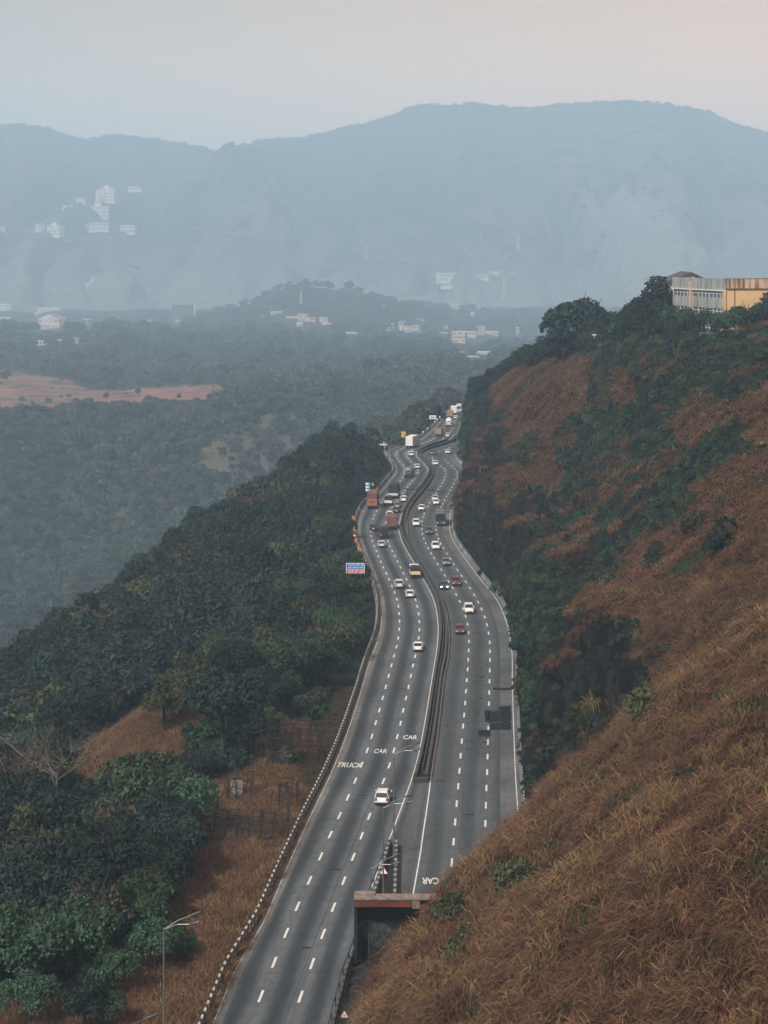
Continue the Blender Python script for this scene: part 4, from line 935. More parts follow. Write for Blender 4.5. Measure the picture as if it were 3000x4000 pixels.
# ------------------------------------------------------------------ plants
def quads_mesh(name, V, Q, mats, midx=None):
    me = bpy.data.meshes.new(name); me.vertices.add(len(V)); me.vertices.foreach_set('co', np.asarray(V, np.float32).ravel())
    Q = np.asarray(Q, np.int32); me.loops.add(Q.size); me.loops.foreach_set('vertex_index', Q.ravel())
    me.polygons.add(len(Q)); me.polygons.foreach_set('loop_start', np.arange(0, Q.size, Q.shape[1], dtype=np.int32))
    for k in mats: me.materials.append(MATS[k])
    if midx is not None: me.polygons.foreach_set('material_index', np.asarray(midx, np.int32))
    me.update(calc_edges=True); return me
def leaves(C, Nrm, size, g, asp=.55):
    """one folded leaf spray per centre: two quads sharing a midrib"""
    n = len(C)
    r = g.normal(size=(n, 3)); nn = Nrm + .75 * r; nn /= np.linalg.norm(nn, axis=1)[:, None]
    a = np.cross(nn, g.normal(size=(n, 3))); a /= np.linalg.norm(a, axis=1)[:, None]
    a[:, 2] -= .25; b = np.cross(nn, a)
    s = (size * g.uniform(.6, 1.35, n))[:, None]; w = s * asp
    p0 = C - a * s; p1 = C + a * s * 1.0; fold = nn * s * .22
    V = np.stack([p0, C - b * w - fold, p1, C + fold * .6, C + b * w - fold], 1)
    Q = np.array([[0, 1, 2, 3], [0, 3, 2, 4]])[None] + (np.arange(n) * 5)[:, None, None]
    return V.reshape(-1, 3), Q.reshape(-1, 4)
def crown_mesh(name, mat, nleaf, size, rx, rz, zc, nl, seed, droop=0., open_=0.):
    g = np.random.default_rng(seed)
    L = []
    for k in range(nl):
        t = 2 * math.pi * (k * .618 + g.uniform(0, .2)); q = math.sqrt((k + .5) / nl)
        rad = g.uniform(.34, .56)
        L.append((q * .66 * rx * math.cos(t), q * .66 * rx * math.sin(t), zc + rz * (g.uniform(-.5, .8) * (1 - q * .75) - .12), rad * rx * .8, rad * rz * g.uniform(.75, 1.15)))
    L = np.array(L); wgt = L[:, 3] ** 2; wgt /= wgt.sum()
    idx = g.choice(nl, nleaf, p=wgt)
    d = g.normal(size=(nleaf, 3)); d /= np.linalg.norm(d, axis=1)[:, None]
    low = d[:, 2] < -.35; d[low, 2] *= -1
    rr = g.uniform(.55, 1.03, nleaf) ** .6
    C = L[idx, :3] + d * np.stack([L[idx, 3], L[idx, 3], L[idx, 4]], 1) * rr[:, None]
    cl = fbm(C[:, 0] * 1.1 / (rx * .16), C[:, 1] * 1.1 / (rx * .16) + C[:, 2], seed + 7, 2)
    C = C[cl > -.30 + open_]; d = d[cl > -.30 + open_]
    d[:, 2] += .35
    V, Q = leaves(C, d, size, g)
    return quads_mesh(name, V, Q, [mat])
def branch_mesh(name, h, r, seed, nb=6, spread=.5, mat='bark', twig=0, top=1.0):
    g = random.Random(seed); mb = MB()
    p = [Vector((0, 0, -1.2)), Vector((g.uniform(-.1, .1), g.uniform(-.1, .1), h * .3)), Vector((g.uniform(-.4, .4), g.uniform(-.4, .4), h * .62))]
    mb.tube(p, [r * 1.3, r, r * .7], 6)
    for k in range(nb):
        t = k * 2.4 + g.uniform(-.4, .4); z0_ = h * g.uniform(.35, .62); e = h * spread * g.uniform(.6, 1.1)
        b0 = Vector((0, 0, z0_)) + (p[2] - p[1]) * .3
        b1 = b0 + Vector((math.cos(t) * e * .5, math.sin(t) * e * .5, h * .14)); b2 = b0 + Vector((math.cos(t) * e, math.sin(t) * e, h * (.24 + .22 * g.random()) * top))
        mb.tube([b0, b1, b2], [r * .5, r * .34, r * .12], 5)
        for q in range(twig):
            f = g.uniform(.35, 1); c0 = b0.lerp(b1, f * 2) if f < .5 else b1.lerp(b2, f * 2 - 1)
            c1 = c0 + Vector((g.uniform(-1, 1), g.uniform(-1, 1), g.uniform(.2, 1.1))) * h * .13
            c2 = c1 + Vector((g.uniform(-1, 1), g.uniform(-1, 1), g.uniform(.0, .9))) * h * .10
            mb.tube([c0, c1, c2], [r * .17, r * .10, r * .04], 4, caps=False)
            for q2 in range(3):
                c3 = c1 + Vector((g.uniform(-1, 1), g.uniform(-1, 1), g.uniform(.1, 1))) * h * .08; mb.tube([c1, c3], [r * .07, r * .03], 3, caps=False)
    return mb.mesh(name, mat)
# unit trees: crown about 10 m wide, 9 m high
NEARC = {}
for i, (mt, sd_) in enumerate((('leaf_dark', 1), ('leaf_dark', 2), ('leaf_mid', 3), ('leaf_mid', 4), ('leaf_olive', 5), ('leaf_dry', 6), ('leaf_bright', 8), ('leaf_bright', 9))):
    NEARC[i] = crown_mesh('crown_near', mt, 5200 if i != 5 else 2600, .25, 5.2, 4.2, 5.6, 13, 20 + sd_, open_=(.0 if i < 4 else .14))
MIDC = {}
for i, (mt, sd_) in enumerate((('leaf_dark', 1), ('leaf_dark', 2), ('leaf_mid', 3), ('leaf_dark', 4), ('leaf_olive', 5), ('leaf_dry', 6))):
    MIDC[i] = crown_mesh('crown_mid', mt, 1700 if i < 5 else 1100, .42, 5.2, 4.2, 5.4, 11, 60 + sd_, open_=(.0 if i < 4 else .12))
FARC = {}
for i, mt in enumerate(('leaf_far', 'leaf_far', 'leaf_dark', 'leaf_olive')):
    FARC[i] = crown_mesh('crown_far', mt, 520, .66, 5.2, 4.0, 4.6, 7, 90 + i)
TRUNK = [branch_mesh('trunk', 9, .28, 5 + k, 7, .30) for k in range(3)]
TRUNKL = [branch_mesh('trunk', 9, .26, 15 + k, 4, .26) for k in range(2)]
LABELS = {}
def tree(loc, scale, crown, trunk, label, group=None, name='broadleaf_tree', sz=1.0, rz=None, cat='tree'):
    o = empty(name, loc, random.uniform(0, 6.28) if rz is None else rz, label, cat, group)
    o.scale = (scale, scale, scale * sz)
    if crown is not None: link('crown', crown, o)
    if trunk is not None: link('trunk', trunk, o)
    return o
UP = Vector((0, 0, 1))
# --- single trees that stand out in the photograph
def spur_at(px, Y):
    X = (px - 1500) * Y / F; return Vector((X, Y, SPUR.zat(X, Y) - .2))
HAND = []     # (px, Y, scale, crown, label) base pixel column and distance
def hand(px, Y, sc, cr, label, sz=1.0, trunk=None):
    HAND.append((px, Y)); p = spur_at(px, Y)
    return tree(p, sc, cr, trunk or TRUNK[len(HAND) % 3], label, None, sz=sz)
hand(870, 286, 1.32, NEARC[0], 'dark dense tree rising in front of the brown grass knoll', 1.15)
hand(985, 283, .72, NEARC[1], 'dark bushy tree right of the knoll beside the ruined timber frames', 1.1)
hand(800, 272, .60, NEARC[0], 'small dark tree in the shade below the big tree at the knoll')
hand(640, 303, .80, NEARC[4], 'thin olive tree with bare stems standing on the knoll crest', 1.25)
hand(735, 309, .85, NEARC[4], 'yellow green slender tree at the top of the grassy knoll', 1.2)
hand(560, 250, 1.25, NEARC[6], 'broad bright green tree below the brown grass knoll', 1.0)
hand(720, 246, .95, NEARC[6], 'spreading mid green tree left of the bamboo frame in the grass', 1.0)
hand(330, 246, 1.05, NEARC[3], 'round green tree in the wood left of the broad bright tree', 1.0)
hand(120, 240, 1.15, NEARC[4], 'tall olive tree with thin foliage at the left edge above the dark wood', 1.1)
hand(640, 222, .90, NEARC[1], 'dark tree overhanging the black hollow beside the dry grass verge', 1.05)
hand(420, 224, 1.15, NEARC[0], 'very dark wide tree above the shaded hollow in the lower left wood', 1.0)
hand(290, 196, .86, NEARC[6], 'round topped green tree with pale hanging leaves at lower left', 1.15)
hand(430, 193, .62, NEARC[7], 'low green tree beside the round topped tree at lower left', 1.0)
hand(590, 200, .62, NEARC[6], 'small forked tree on the dry grass left of the near street lamp', 1.05)
hand(710, 203, .40, NEARC[2], 'small green sapling tree with forked trunk by the street lamp arm', 1.1)
hand(120, 184, .62, NEARC[3], 'small shaded tree on dry grass at the lower left corner')
hand(330, 183, .50, NEARC[1], 'thin stemmed dark tree standing in the dry grass at the bottom edge', 1.15)
hand(420, 184, .42, NEARC[3], 'short leafy tree in dry grass left of the lamp pole foot', 1.1)
hand(1215, 345, .85, NEARC[6], 'bright green tree beside the striped barrier above the grass clearing')
hand(1290, 372, .80, NEARC[6], 'leafy bright green tree next to the road barrier under the dark wood')
hand(1000, 385, 1.15, NEARC[6], 'large bright green tree in the middle of the dark slope', 1.0)
hand(1150, 408, 1.1, NEARC[2], 'wide teal green tree uphill of the large bright tree on the slope')
hand(1330, 425, .95, NEARC[2], 'bushy teal tree just below the blue and red billboard')
hand(1390, 442, .55, MIDC[2], 'low green bush tree hiding the left corner of the blue and red billboard')
hand(1340, 500, .75, MIDC[2], 'pale green tree by the road barrier above the billboard')
hand(1190, 470, .95, NEARC[5], 'leafless grey brown tree on the slope left of the billboard')
hand(1060, 300, .45, NEARC[4], 'light green shrubby tree behind the ruined pole fence')
# leafless trees with pale limbs
BARE = branch_mesh('limbs', 11, .17, 77, 8, .55, 'bark_pale', 9, 1.0)
for px, Y, sc, lb in ((215, 268, 1.25, 'bare tree with spreading pale limbs at the left below the dark slope'), (60, 272, .95, 'bare pale tree leaning at the left edge beside the larger bare tree'),
                      (60, 228, .8, 'dead pale branched tree in the wood at the left edge of the picture')):
    p = spur_at(px, Y); o = empty('bare_tree', p, sc * 3, lb, 'tree'); o.scale = (sc,) * 3; link('trunk', BARE, o); HAND.append((px, Y))
    link('twig_crown', crown_mesh('twig_crown', 'leaf_dry', 700, .16, 6.0, 3.0, 8.0, 9, int(px) + 300), o)
# --- open views kept over houses and small structures: (left, top, right, bottom, nearest, farthest) in photo pixels and metres
CULL = [(-400, 1560, 870, 1606, 1560, 1660), (1440, 1690, 1560, 1800, 690, 790), (1320, 1690, 1440, 1760, 680, 790), (1400, 2180, 1445, 2300, 385, 440)]
def culled(px, py, Y): return any(a <= px <= c and b <= py <= d and e <= Y <= f for a, b, c, d, e, f in CULL)
def cull(q):
    px = 1500 + F * q[:, 0] / q[:, 1]; py = HY + F * (CZ - q[:, 2]) / q[:, 1]; k = np.ones(len(q), bool)
    for (a, b, c, d, e, f) in CULL: k &= ~((px > a) & (px < c) & (py > b) & (py < d) & (q[:, 1] > e) & (q[:, 1] < f))
    return q[k]
from_houses()
# --- the wood on the spur
cand = []
pts = []
g = np.random.default_rng(21)
hx = [((a - 1500) * b / F, b) for a, b in HAND]
def zone_ok(px, py, X, Y, d):
    if d < 4.0: return False
    for p in PATCHES:
        if inpoly(np.array([px]), np.array([py]), p)[0]: return False
    return True
grid = {}
def free(X, Y, r):
    c = (int(X // 6), int(Y // 6))
    for i in (-1, 0, 1):
        for j in (-1, 0, 1):
            for (a, b) in grid.get((c[0] + i, c[1] + j), ()):
                if (a - X) ** 2 + (b - Y) ** 2 < r * r: return False
    grid.setdefault(c, []).append((X, Y)); return True
for a, b in hx: grid.setdefault((int(a // 6), int(b // 6)), []).append((a, b))
wood = []
for k in range(30000):
    Y = 178 + (742 - 178) * g.random() ** .9; u = g.random() ** .9
    X = float(np.interp(u, SPUR.us, SPUR.X[int(np.clip(np.searchsorted(SPUR.Y, Y), 0, len(SPUR.Y) - 1))]))
    px = 1500 + F * X / Y
    if px < -260: continue
    z = SPUR.zat(X, Y); py = HY + F * (CZ - z) / Y
    if py > 4350: continue
    d = float(lX('L', Y)) - X
    if not zone_ok(px, py, X, Y, d) or culled(px, py, Y): continue
    # keep the view over the verge open: no crown in front of the knoll or the clearing
    up_ = py - F * 6 / Y
    if any(inpoly(np.array([px]), np.array([up_ + q]), pp)[0] for pp in (PATCHES[0], PATCHES[2]) for q in (-F * 4 / Y, 0, F * 3 / Y)) and Y < 320: continue
    if Y < 318 and any(inpoly(np.array([px + a_ * F / Y]), np.array([py - b_ * F / Y]), PATCHES[0])[0] for a_ in (-4, 0, 4) for b_ in (3, 6, 9)): continue
    if d < 9 and Y < 330: continue
    if not free(X, Y, 5.0 if Y < 420 else 5.2): continue
    wood.append((X, Y, z, px, py, d))
wood.sort(key=lambda t: t[1])
ADJ = ['dark', 'dark', 'teal green', 'mid green', 'olive', 'thin brownish']
def where(px, py, Y, d):
    if Y > 640: return 'on the far tip of the spur under the road bend'
    if d < 12: return 'beside the road barrier ' + ('above the billboard' if Y > 445 else 'below the billboard' if Y > 330 else 'near the ruined frames')
    if Y > 520: return 'on the wooded ridge left of the orange truck'
    if Y > 430: return 'on the ridge crest against the hazy gorge' if px < 700 else 'high on the slope left of the billboard'
    if Y > 345: return 'on the lower ridge at the left edge' if px < 450 else 'in the middle of the wooded slope'
    if Y > 262: return 'behind the bare pale trees' if px < 500 else 'around the foot of the grassy knoll'
    return 'in the dark lower left wood'
SHAPE = ['low', 'round', 'broad', 'tall']
sprev = []
for k, (X, Y, z, px, py, d) in enumerate(wood):
    v = fbm(np.array([X / 30]), np.array([Y / 30]), 201, 3)[0]
    r_ = g.random()
    if Y < 330: r_ = r_ * .9 + .1
    ci = 4 if r_ < .12 else 5 if r_ < .17 else (2 if v > (-.05 if Y < 340 else .10) and r_ > .35 else (3 if v > .22 else int(r_ * 10) % 2))
    if d < 14 and Y < 520 and r_ > .5: ci = 2
    if Y > 470 and ci in (2,): ci = 3
    near = Y < 330
    sc = g.uniform(.70, 1.30) * (.9 if d < 14 else 1.0)
    if d < 10: sc *= .72
    if Y < 262 and px < 260 : sc *= 1.1
    if k < 290:
        sh = 'low' if sc < .72 else 'round' if sc < .88 else 'broad' if sc < 1.0 else 'tall'
        lb = f'{sh} {ADJ[ci]} tree {where(px, py, Y, d)}'
        tree((X, Y, z - .3), sc, (NEARC if near else MIDC)[ci], TRUNK[k % 3] if near else TRUNKL[k % 2], lb, lb[lb.index('tree'):].replace('tree', 'trees', 1), sz=g.uniform(.85, 1.15))
    else: sprev.append((X, Y, z - .3, sc * g.uniform(.9, 1.1), ci))
print('WOOD', len(wood), 'stuff', len(sprev))
# --- masses: points carrying instances
def mass(name, P, scale, rotz, idx, protos, label, tilt=None):
    n = len(P)
    me = bpy.data.meshes.new(name); me.vertices.add(n); me.vertices.foreach_set('co', np.asarray(P, np.float32).ravel())
    def fa(k, t, v, key='value'):
        a = me.attributes.new(k, t, 'POINT'); a.data.foreach_set(key, np.asarray(v).ravel())
    rot = np.zeros((n, 3), np.float32); rot[:, 2] = rotz
    if tilt is not None: rot[:, :2] = tilt
    fa('rot', 'FLOAT_VECTOR', rot, 'vector'); fa('scl', 'FLOAT_VECTOR', np.asarray(scale, np.float32), 'vector'); fa('idx', 'INT', np.asarray(idx, np.int32))
    ob = link(name, me); tag(ob, label, None, None, 'stuff')
    pc = bpy.data.collections.new(name + '_kinds')
    for k, p in enumerate(protos):
        q = bpy.data.objects.new(f'{name}_kind_{k:02d}', p); pc.objects.link(q)
    ng = bpy.data.node_groups.new(name, 'GeometryNodeTree')
    ng.interface.new_socket('Geometry', in_out='INPUT', socket_type='NodeSocketGeometry'); ng.interface.new_socket('Geometry', in_out='OUTPUT', socket_type='NodeSocketGeometry')
    gi = ng.nodes.new('NodeGroupInput'); go = ng.nodes.new('NodeGroupOutput')
    ci = ng.nodes.new('GeometryNodeCollectionInfo'); ci.inputs['Collection'].default_value = pc
    ci.inputs['Separate Children'].default_value = True; ci.inputs['Reset Children'].default_value = True
    ip = ng.nodes.new('GeometryNodeInstanceOnPoints'); ip.inputs['Pick Instance'].default_value = True
    def na(k, t):
        a = ng.nodes.new('GeometryNodeInputNamedAttribute'); a.data_type = t; a.inputs['Name'].default_value = k; return a.outputs['Attribute']
    L = ng.links.new
    L(gi.outputs[0], ip.inputs['Points']); L(ci.outputs[0], ip.inputs['Instance']); L(na('idx', 'INT'), ip.inputs['Instance Index'])
    L(na('rot', 'FLOAT_VECTOR'), ip.inputs['Rotation']); L(na('scl', 'FLOAT_VECTOR'), ip.inputs['Scale'])
    L(ip.outputs[0], go.inputs[0])
    md = ob.modifiers.new('scatter', 'NODES'); md.node_group = ng
    return ob
def s3(s, sz=None): s = np.asarray(s); return np.stack([s, s, s if sz is None else s * sz], 1)
if sprev:
    A = np.array(sprev)
    mass('woodland', A[:, :3], s3(A[:, 3]), g.uniform(0, 6.28, len(A)), A[:, 4].astype(int), [MIDC[k] for k in range(6)], 'distant dark woodland on the ridge beyond the road bend')
# scrub filling the ground between the trees on the spur
def scatter(S, n, wfn, seed):
    gg = np.random.default_rng(seed)
    P = np.stack([S.X, S.YY, S.Z], 2)
    e1 = P[:-1, 1:] - P[:-1, :-1]; e2 = P[1:, :-1] - P[:-1, :-1]
    area = np.linalg.norm(np.cross(e1, e2), axis=2)
    wgt = area * wfn(S)[:-1, :-1]; wgt = np.maximum(wgt, 0).ravel(); wgt /= wgt.sum()
    k = gg.choice(wgt.size, n, p=wgt); i, j = np.unravel_index(k, area.shape)
    a = gg.random(n)[:, None]; b = gg.random(n)[:, None]
    q = P[i, j] + (P[i, j + 1] - P[i, j]) * a + (P[i + 1, j] - P[i, j]) * b
    return q, i, j, gg
SHRUB = [crown_mesh('shrub', mt, 420, .20, 1.25, .95, .55, 6, 400 + i) for i, mt in enumerate(('leaf_dark', 'leaf_mid', 'leaf_olive', 'leaf_dry'))]
SHRUBN = [crown_mesh('shrub_near', mt, 1500, .085, 1.25, .95, .55, 11, 420 + i, open_=.1) for i, mt in enumerate(('leaf_dark', 'leaf_mid', 'leaf_olive', 'leaf_dry'))]
def w_spur(S):
    ok = (S.px() > -300) & (S.YY < 745) & (S.attrs['brown'] < .5) & (S.py() < 4300) & (S.attrs['green'] < .1) & (sideX > 4.5)
    return ok / (S.YY / 300) ** 1.2
q, i, j, gg = scatter(SPUR, 7000, w_spur, 31)
mass('undergrowth', q - [0, 0, .2], s3(gg.uniform(.7, 1.7, len(q))), gg.uniform(0, 6.28, len(q)), gg.choice(4, len(q), p=[.5, .3, .12, .08]), SHRUB, 'dark undergrowth between the trees of the slope')
# far wood on the gorge wall and the plateau
def w_gorge(S):
    ok = (S.px() > -300) & (S.YY > 745) & (S.YY < 1635)
    return ok * np.where(S.YY < 1300, .3, 1.0) * (1 - .78 * S.attrs['rock']) * np.clip(.75 + fbm(S.X / 40, S.YY / 40, 301, 3), .1, 1.3)
q, i, j, gg = scatter(SPUR, 5600, w_gorge, 41)
e_ = np.array(EP)[(np.array(EP)[:, 1] > 715)]; e_ = np.repeat(e_[e_[:, 2] < -1.5], 2, 0); e_ = e_ + gg.normal(0, 2.5, e_.shape) * [1, 1, 0]
q = np.concatenate([q, e_])
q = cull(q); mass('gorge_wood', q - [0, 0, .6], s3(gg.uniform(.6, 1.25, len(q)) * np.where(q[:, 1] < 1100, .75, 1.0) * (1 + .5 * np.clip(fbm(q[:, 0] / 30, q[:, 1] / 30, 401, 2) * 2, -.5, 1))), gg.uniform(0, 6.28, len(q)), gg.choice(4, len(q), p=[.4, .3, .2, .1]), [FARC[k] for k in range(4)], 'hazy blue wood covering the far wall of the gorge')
def w_far(S):
    ok = (S.px() > -300) & (S.px() < 2500) & (S.YY < 5300)
    c = np.where(S.attrs['brown'] < .5, 1, .05)
    town = ((S.YY > 3680) & (S.YY < 3980))
    return ok * c * np.where(S.YY < 2600, 1.2, 1.0) * np.where(S.YY > 3560, .55, 1) * (1 - .45 * town) * np.clip(.8 + fbm(S.X / 75, S.YY / 75, 303, 3), .2, 1.3)
q, i, j, gg = scatter(FARS, 6000, w_far, 43); q = cull(q)
dd = q[:, 1]; small = np.where(np.array([inpoly(1500 + F * q[:, 0] / q[:, 1], HY + F * (CZ - q[:, 2]) / q[:, 1], CLEAR)])[0], .32, 1.0)
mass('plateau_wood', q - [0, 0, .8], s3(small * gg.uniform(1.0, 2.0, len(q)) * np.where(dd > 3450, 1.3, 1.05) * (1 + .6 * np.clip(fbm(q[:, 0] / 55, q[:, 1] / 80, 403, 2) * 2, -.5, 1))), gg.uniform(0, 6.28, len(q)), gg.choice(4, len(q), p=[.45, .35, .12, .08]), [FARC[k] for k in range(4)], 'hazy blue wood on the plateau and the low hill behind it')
def w_mt(S):
    return (S.px() > -200) & (S.px() < 3200) & (S.YY < 9150) & (S.YY > 6500) & ((S.YY > 8700) | (S.attrs['green'] > .1))
q, i, j, gg = scatter(MT, 9000, w_mt, 45); q = cull(q)
mass('mountain_wood', q - [0, 0, 1.5], s3(gg.uniform(1.3, 2.7, len(q)), .8), gg.uniform(0, 6.28, len(q)), gg.choice(2, len(q)), [FARC[0], FARC[1]], 'faint distant tree cover on the hazy mountain')

# --- the right hillside: scrub, ledge plants, dry grass
def wear_(S): return 1 / (np.clip(S.YY, 120, 800) / 300) ** 1.3
HV = (HILL.px() > 1200) & (HILL.px() < 3300) & (HILL.py() < 4250) & (HILL.py() > 900) & (HILL.YY < 790)
q, i, j, gg = scatter(HILL, 11000, lambda S: HV * (S.attrs['green'] > .5) * wear_(S), 51)
mass('hillside_scrub', q - [0, 0, .15], s3(gg.uniform(.55, 1.35, len(q)) * np.where(q[:, 1] < 420, .8, 1.25)), gg.uniform(0, 6.28, len(q)), gg.choice(4, len(q), p=[.46, .33, .15, .06]), SHRUB, 'dense green scrub running in bands across the right hillside')
q, i, j, gg = scatter(HILL, 950, lambda S: HV * (S.attrs['rock'] > .5) * wear_(S) * np.clip(fbm(S.X / 4, S.YY / 6 + S.Z / 3, 311, 3) * 3, .02, 1), 53)
mass('ledge_plants', q, s3(gg.uniform(.25, .75, len(q))), gg.uniform(0, 6.28, len(q)), gg.choice(4, len(q), p=[.45, .25, .2, .1]), SHRUB, 'sparse plants clinging to ledges of the dark rock cliff')
def tuft(name, mats, nb, h, w, seed, bend=.8):
    g = np.random.default_rng(seed); V = []; Q = []; M = []
    for k in range(nb):
        t = g.uniform(0, 6.28); r0 = g.uniform(0, .45); b = np.array([math.cos(t) * r0, math.sin(t) * r0, -.05])
        d = g.uniform(0, 6.28); dv = np.array([math.cos(d), math.sin(d), 0]); hh = h * g.uniform(.55, 1.2); bd = bend * g.uniform(.4, 1.5)
        sv = np.array([-dv[1], dv[0], 0]) * w * g.uniform(.6, 1.4)
        p = [b, b + dv * hh * .22 * bd + [0, 0, hh * .6], b + dv * hh * .62 * bd + [0, 0, hh * .86], b + dv * hh * 1.05 * bd + [0, 0, hh * (.86 - .28 * bd)]]
        ww = [1, .9, .65, .15]; o = len(V)
        for pt, k_ in zip(p, ww): V += [pt - sv * k_, pt + sv * k_]
        for s in range(3): Q.append((o + 2 * s, o + 2 * s + 1, o + 2 * s + 3, o + 2 * s + 2)); M.append(0)
    return quads_mesh(name, np.array(V), Q, mats)
GT = [tuft('dry_tuft', ['grass_brown'], 34, 1.0, .019, 500, 1.25), tuft('dry_tuft_low', ['grass_brown'], 34, .75, .020, 501, 1.6),
      tuft('gold_tuft', ['grass_gold'], 28, 1.1, .018, 502, .9), tuft('green_tuft', ['grass_green'], 26, .7, .022, 503, .8)]
nearH = HV & (HILL.YY < 262)
q, i, j, gg = scatter(HILL, 52000, lambda S: nearH * (S.attrs['brown'] > .5) / (np.clip(S.YY, 100, 300) / 200) ** 1.0 * np.clip(.85 + 2.4 * fbm(S.X / 2.6, S.YY / 3.4, 321, 3), .04, 2.4) * np.where(fbm(S.X / 7 + 3, S.YY / 8, 327, 4) > .27, .10, 1), 55)
kk = fbm(q[:, 0] / 5, q[:, 1] / 5, 331, 3)
idx = np.where(kk > .20, 2, np.where(kk < -.30, 3, gg.choice(2, len(q)))); idx = np.where(gg.random(len(q)) < .08, 3, idx)
idx = np.where(gg.random(len(q)) < .10, 2, idx)
mass('dry_grass', q, s3(gg.uniform(.55, 1.35, len(q)) * (1 + .35 * np.clip(2 * fbm(q[:, 0] / 6, q[:, 1] / 7, 329, 3), -1, 1))), gg.uniform(0, 6.28, len(q)), idx, GT, 'long brown matted grass covering the near hillside', gg.normal(0, .25, (len(q), 2)))
GTF = [tuft('far_tuft', ['grass_brown'], 26, 1.0, .045, 510, 1.0), tuft('far_tuft_low', ['grass_brown'], 26, .8, .045, 511, 1.4), tuft('far_gold', ['grass_gold'], 20, .9, .04, 512, 1.0), tuft('far_green', ['grass_green'], 20, .8, .045, 513, 1.0)]
midH = HV & (HILL.YY >= 255)
q, i, j, gg = scatter(HILL, 36000, lambda S: midH * (S.attrs['brown'] > .5) * (S.YY < 720) * wear_(S) * np.clip(1 + fbm(S.X / 5, S.YY / 6, 341, 3), .3, 2), 57)
kk = fbm(q[:, 0] / 8, q[:, 1] / 8, 351, 3)
idx = np.where(kk > .34, 2, np.where(kk < -.40, 3, gg.choice(2, len(q))))
mass('dry_grass_slope', q, s3(gg.uniform(.7, 1.3, len(q)) * np.clip(q[:, 1] / 330, .8, 1.3)), gg.uniform(0, 6.28, len(q)), idx, GTF, 'russet dry grass on the upper hillside patches', gg.normal(0, .25, (len(q), 2)))
# verge, knoll and clearing grass on the left
def w_vg(S): return  (S.px() > -200) & (S.py() < 4300) & (S.attrs['brown'] > .5) & (S.YY < 360)
q, i, j, gg = scatter(SPUR, 26000, lambda S: w_vg(S) * np.clip(.8 + 1.2 * fbm(S.X / 3, S.YY / 5, 361, 3), .1, 2), 59)
idx = gg.choice(4, len(q), p=[.30, .22, .42, .06])
mass('verge_grass', q, s3(gg.uniform(.6, 1.2, len(q))), gg.uniform(0, 6.28, len(q)), idx, GT, 'tall orange dry grass on the verge and the knoll', gg.normal(0, .2, (len(q), 2)))
q, i, j, gg = scatter(SPUR, 2600, lambda S: (S.attrs['green'] > .3) & (S.YY < 330) & (S.py() < 4300), 61)
mass('verge_weeds', q, s3(gg.uniform(.3, .8, len(q))), gg.uniform(0, 6.28, len(q)), gg.choice([3, 3, 1], len(q)), GT, 'low green weeds along the striped barrier')
q, i, j, gg = scatter(SPUR, 90, lambda S: (S.attrs['green'] > .3) & (S.YY < 262) & (S.py() < 4100), 63)
lit = MB()
for p in q:
    s = random.uniform(.06, .16); a = random.uniform(0, 3.1); dx, dy = math.cos(a) * s, math.sin(a) * s
    lit.add([(p[0] - dx, p[1] - dy, p[2] + .25), (p[0] + dy, p[1] - dx, p[2] + .32), (p[0] + dx, p[1] + dy, p[2] + .26), (p[0] - dy, p[1] + dx, p[2] + .3)], [(0, 1, 2, 3)])
tag(lit.build('litter', 'sign_white'), 'scattered white litter on the weeds beside the barrier', None, None, 'stuff')

q, i, j, gg = scatter(HILL, 700, lambda S: nearH * (S.attrs['brown'] > .5) * np.clip(fbm(S.X / 9, S.YY / 9, 371, 3) * 3, .05, 1), 67)
mass('hillside_weeds', q - [0, 0, .1], s3(gg.uniform(.18, .5, len(q))), gg.uniform(0, 6.28, len(q)), gg.choice([0, 2, 2, 3], len(q)), SHRUBN, 'small dark weeds dotted through the brown grass slope')
# --- single bushes on the right hillside
def hill_at(px, py, ymin=90):
    return HILL.hit(px, py, ymin)
BUSH = [(2840, 2150, 1.9, 0, 'dark round bush standing alone high on the russet slope'), (2565, 2185, 1.3, 0, 'dark small bush at the upper edge of the russet slope'),
 (2420, 2250, 1.2, 2, 'olive bush at the edge of the green band above the near cliff'), (2720, 2060, 1.6, 1, 'green bush beside the scrub band on the russet slope'),
 (2800, 2420, 1.1, 0, 'dark bush low on the russet slope under the lone round bush'), (2950, 2350, 1.0, 1, 'green bush near the right edge of the russet slope'),
 (2420, 3060, 1.15, 1, 'feathery green fern clump in the brown grass above the road'), (2560, 2780, 1.4, 1, 'green bush near the crest of the near grass shoulder'),
 (2050, 3450, 1.35, 0, 'dark leafy shrub in the brown grass beside the road lettering'), (2870, 2740, 1.1, 1, 'small green bush near the crest at the right edge'),
 (1760, 3560, 1.0, 1, 'green weeds clump above the broken concrete lip'), (1850, 3720, 1.2, 0, 'dark scrub patch in the hollow below the shrub'),
 (1650, 3840, .9, 0, 'dark weeds on the low slope beside the pit'), (2720, 3290, .8, 1, 'low green tuft in the middle of the brown grass')]
for px, py, sc, ci, lb in BUSH:
    p = hill_at(px, py + 20); sc *= 1.9
    if p is None: continue
    o = empty('bush', (p.x, p.y, p.z - .2), px * .01, lb, 'bush'); o.scale = (sc * .95, sc * .95, sc)
    link('foliage', SHRUBN[{0: 0 if p.y > 255 else 2, 1: 2, 2: 2}[ci]], o); o.location.z -= .3; link('stem', TRUNKL[0], o).scale = (.14, .14, .14)
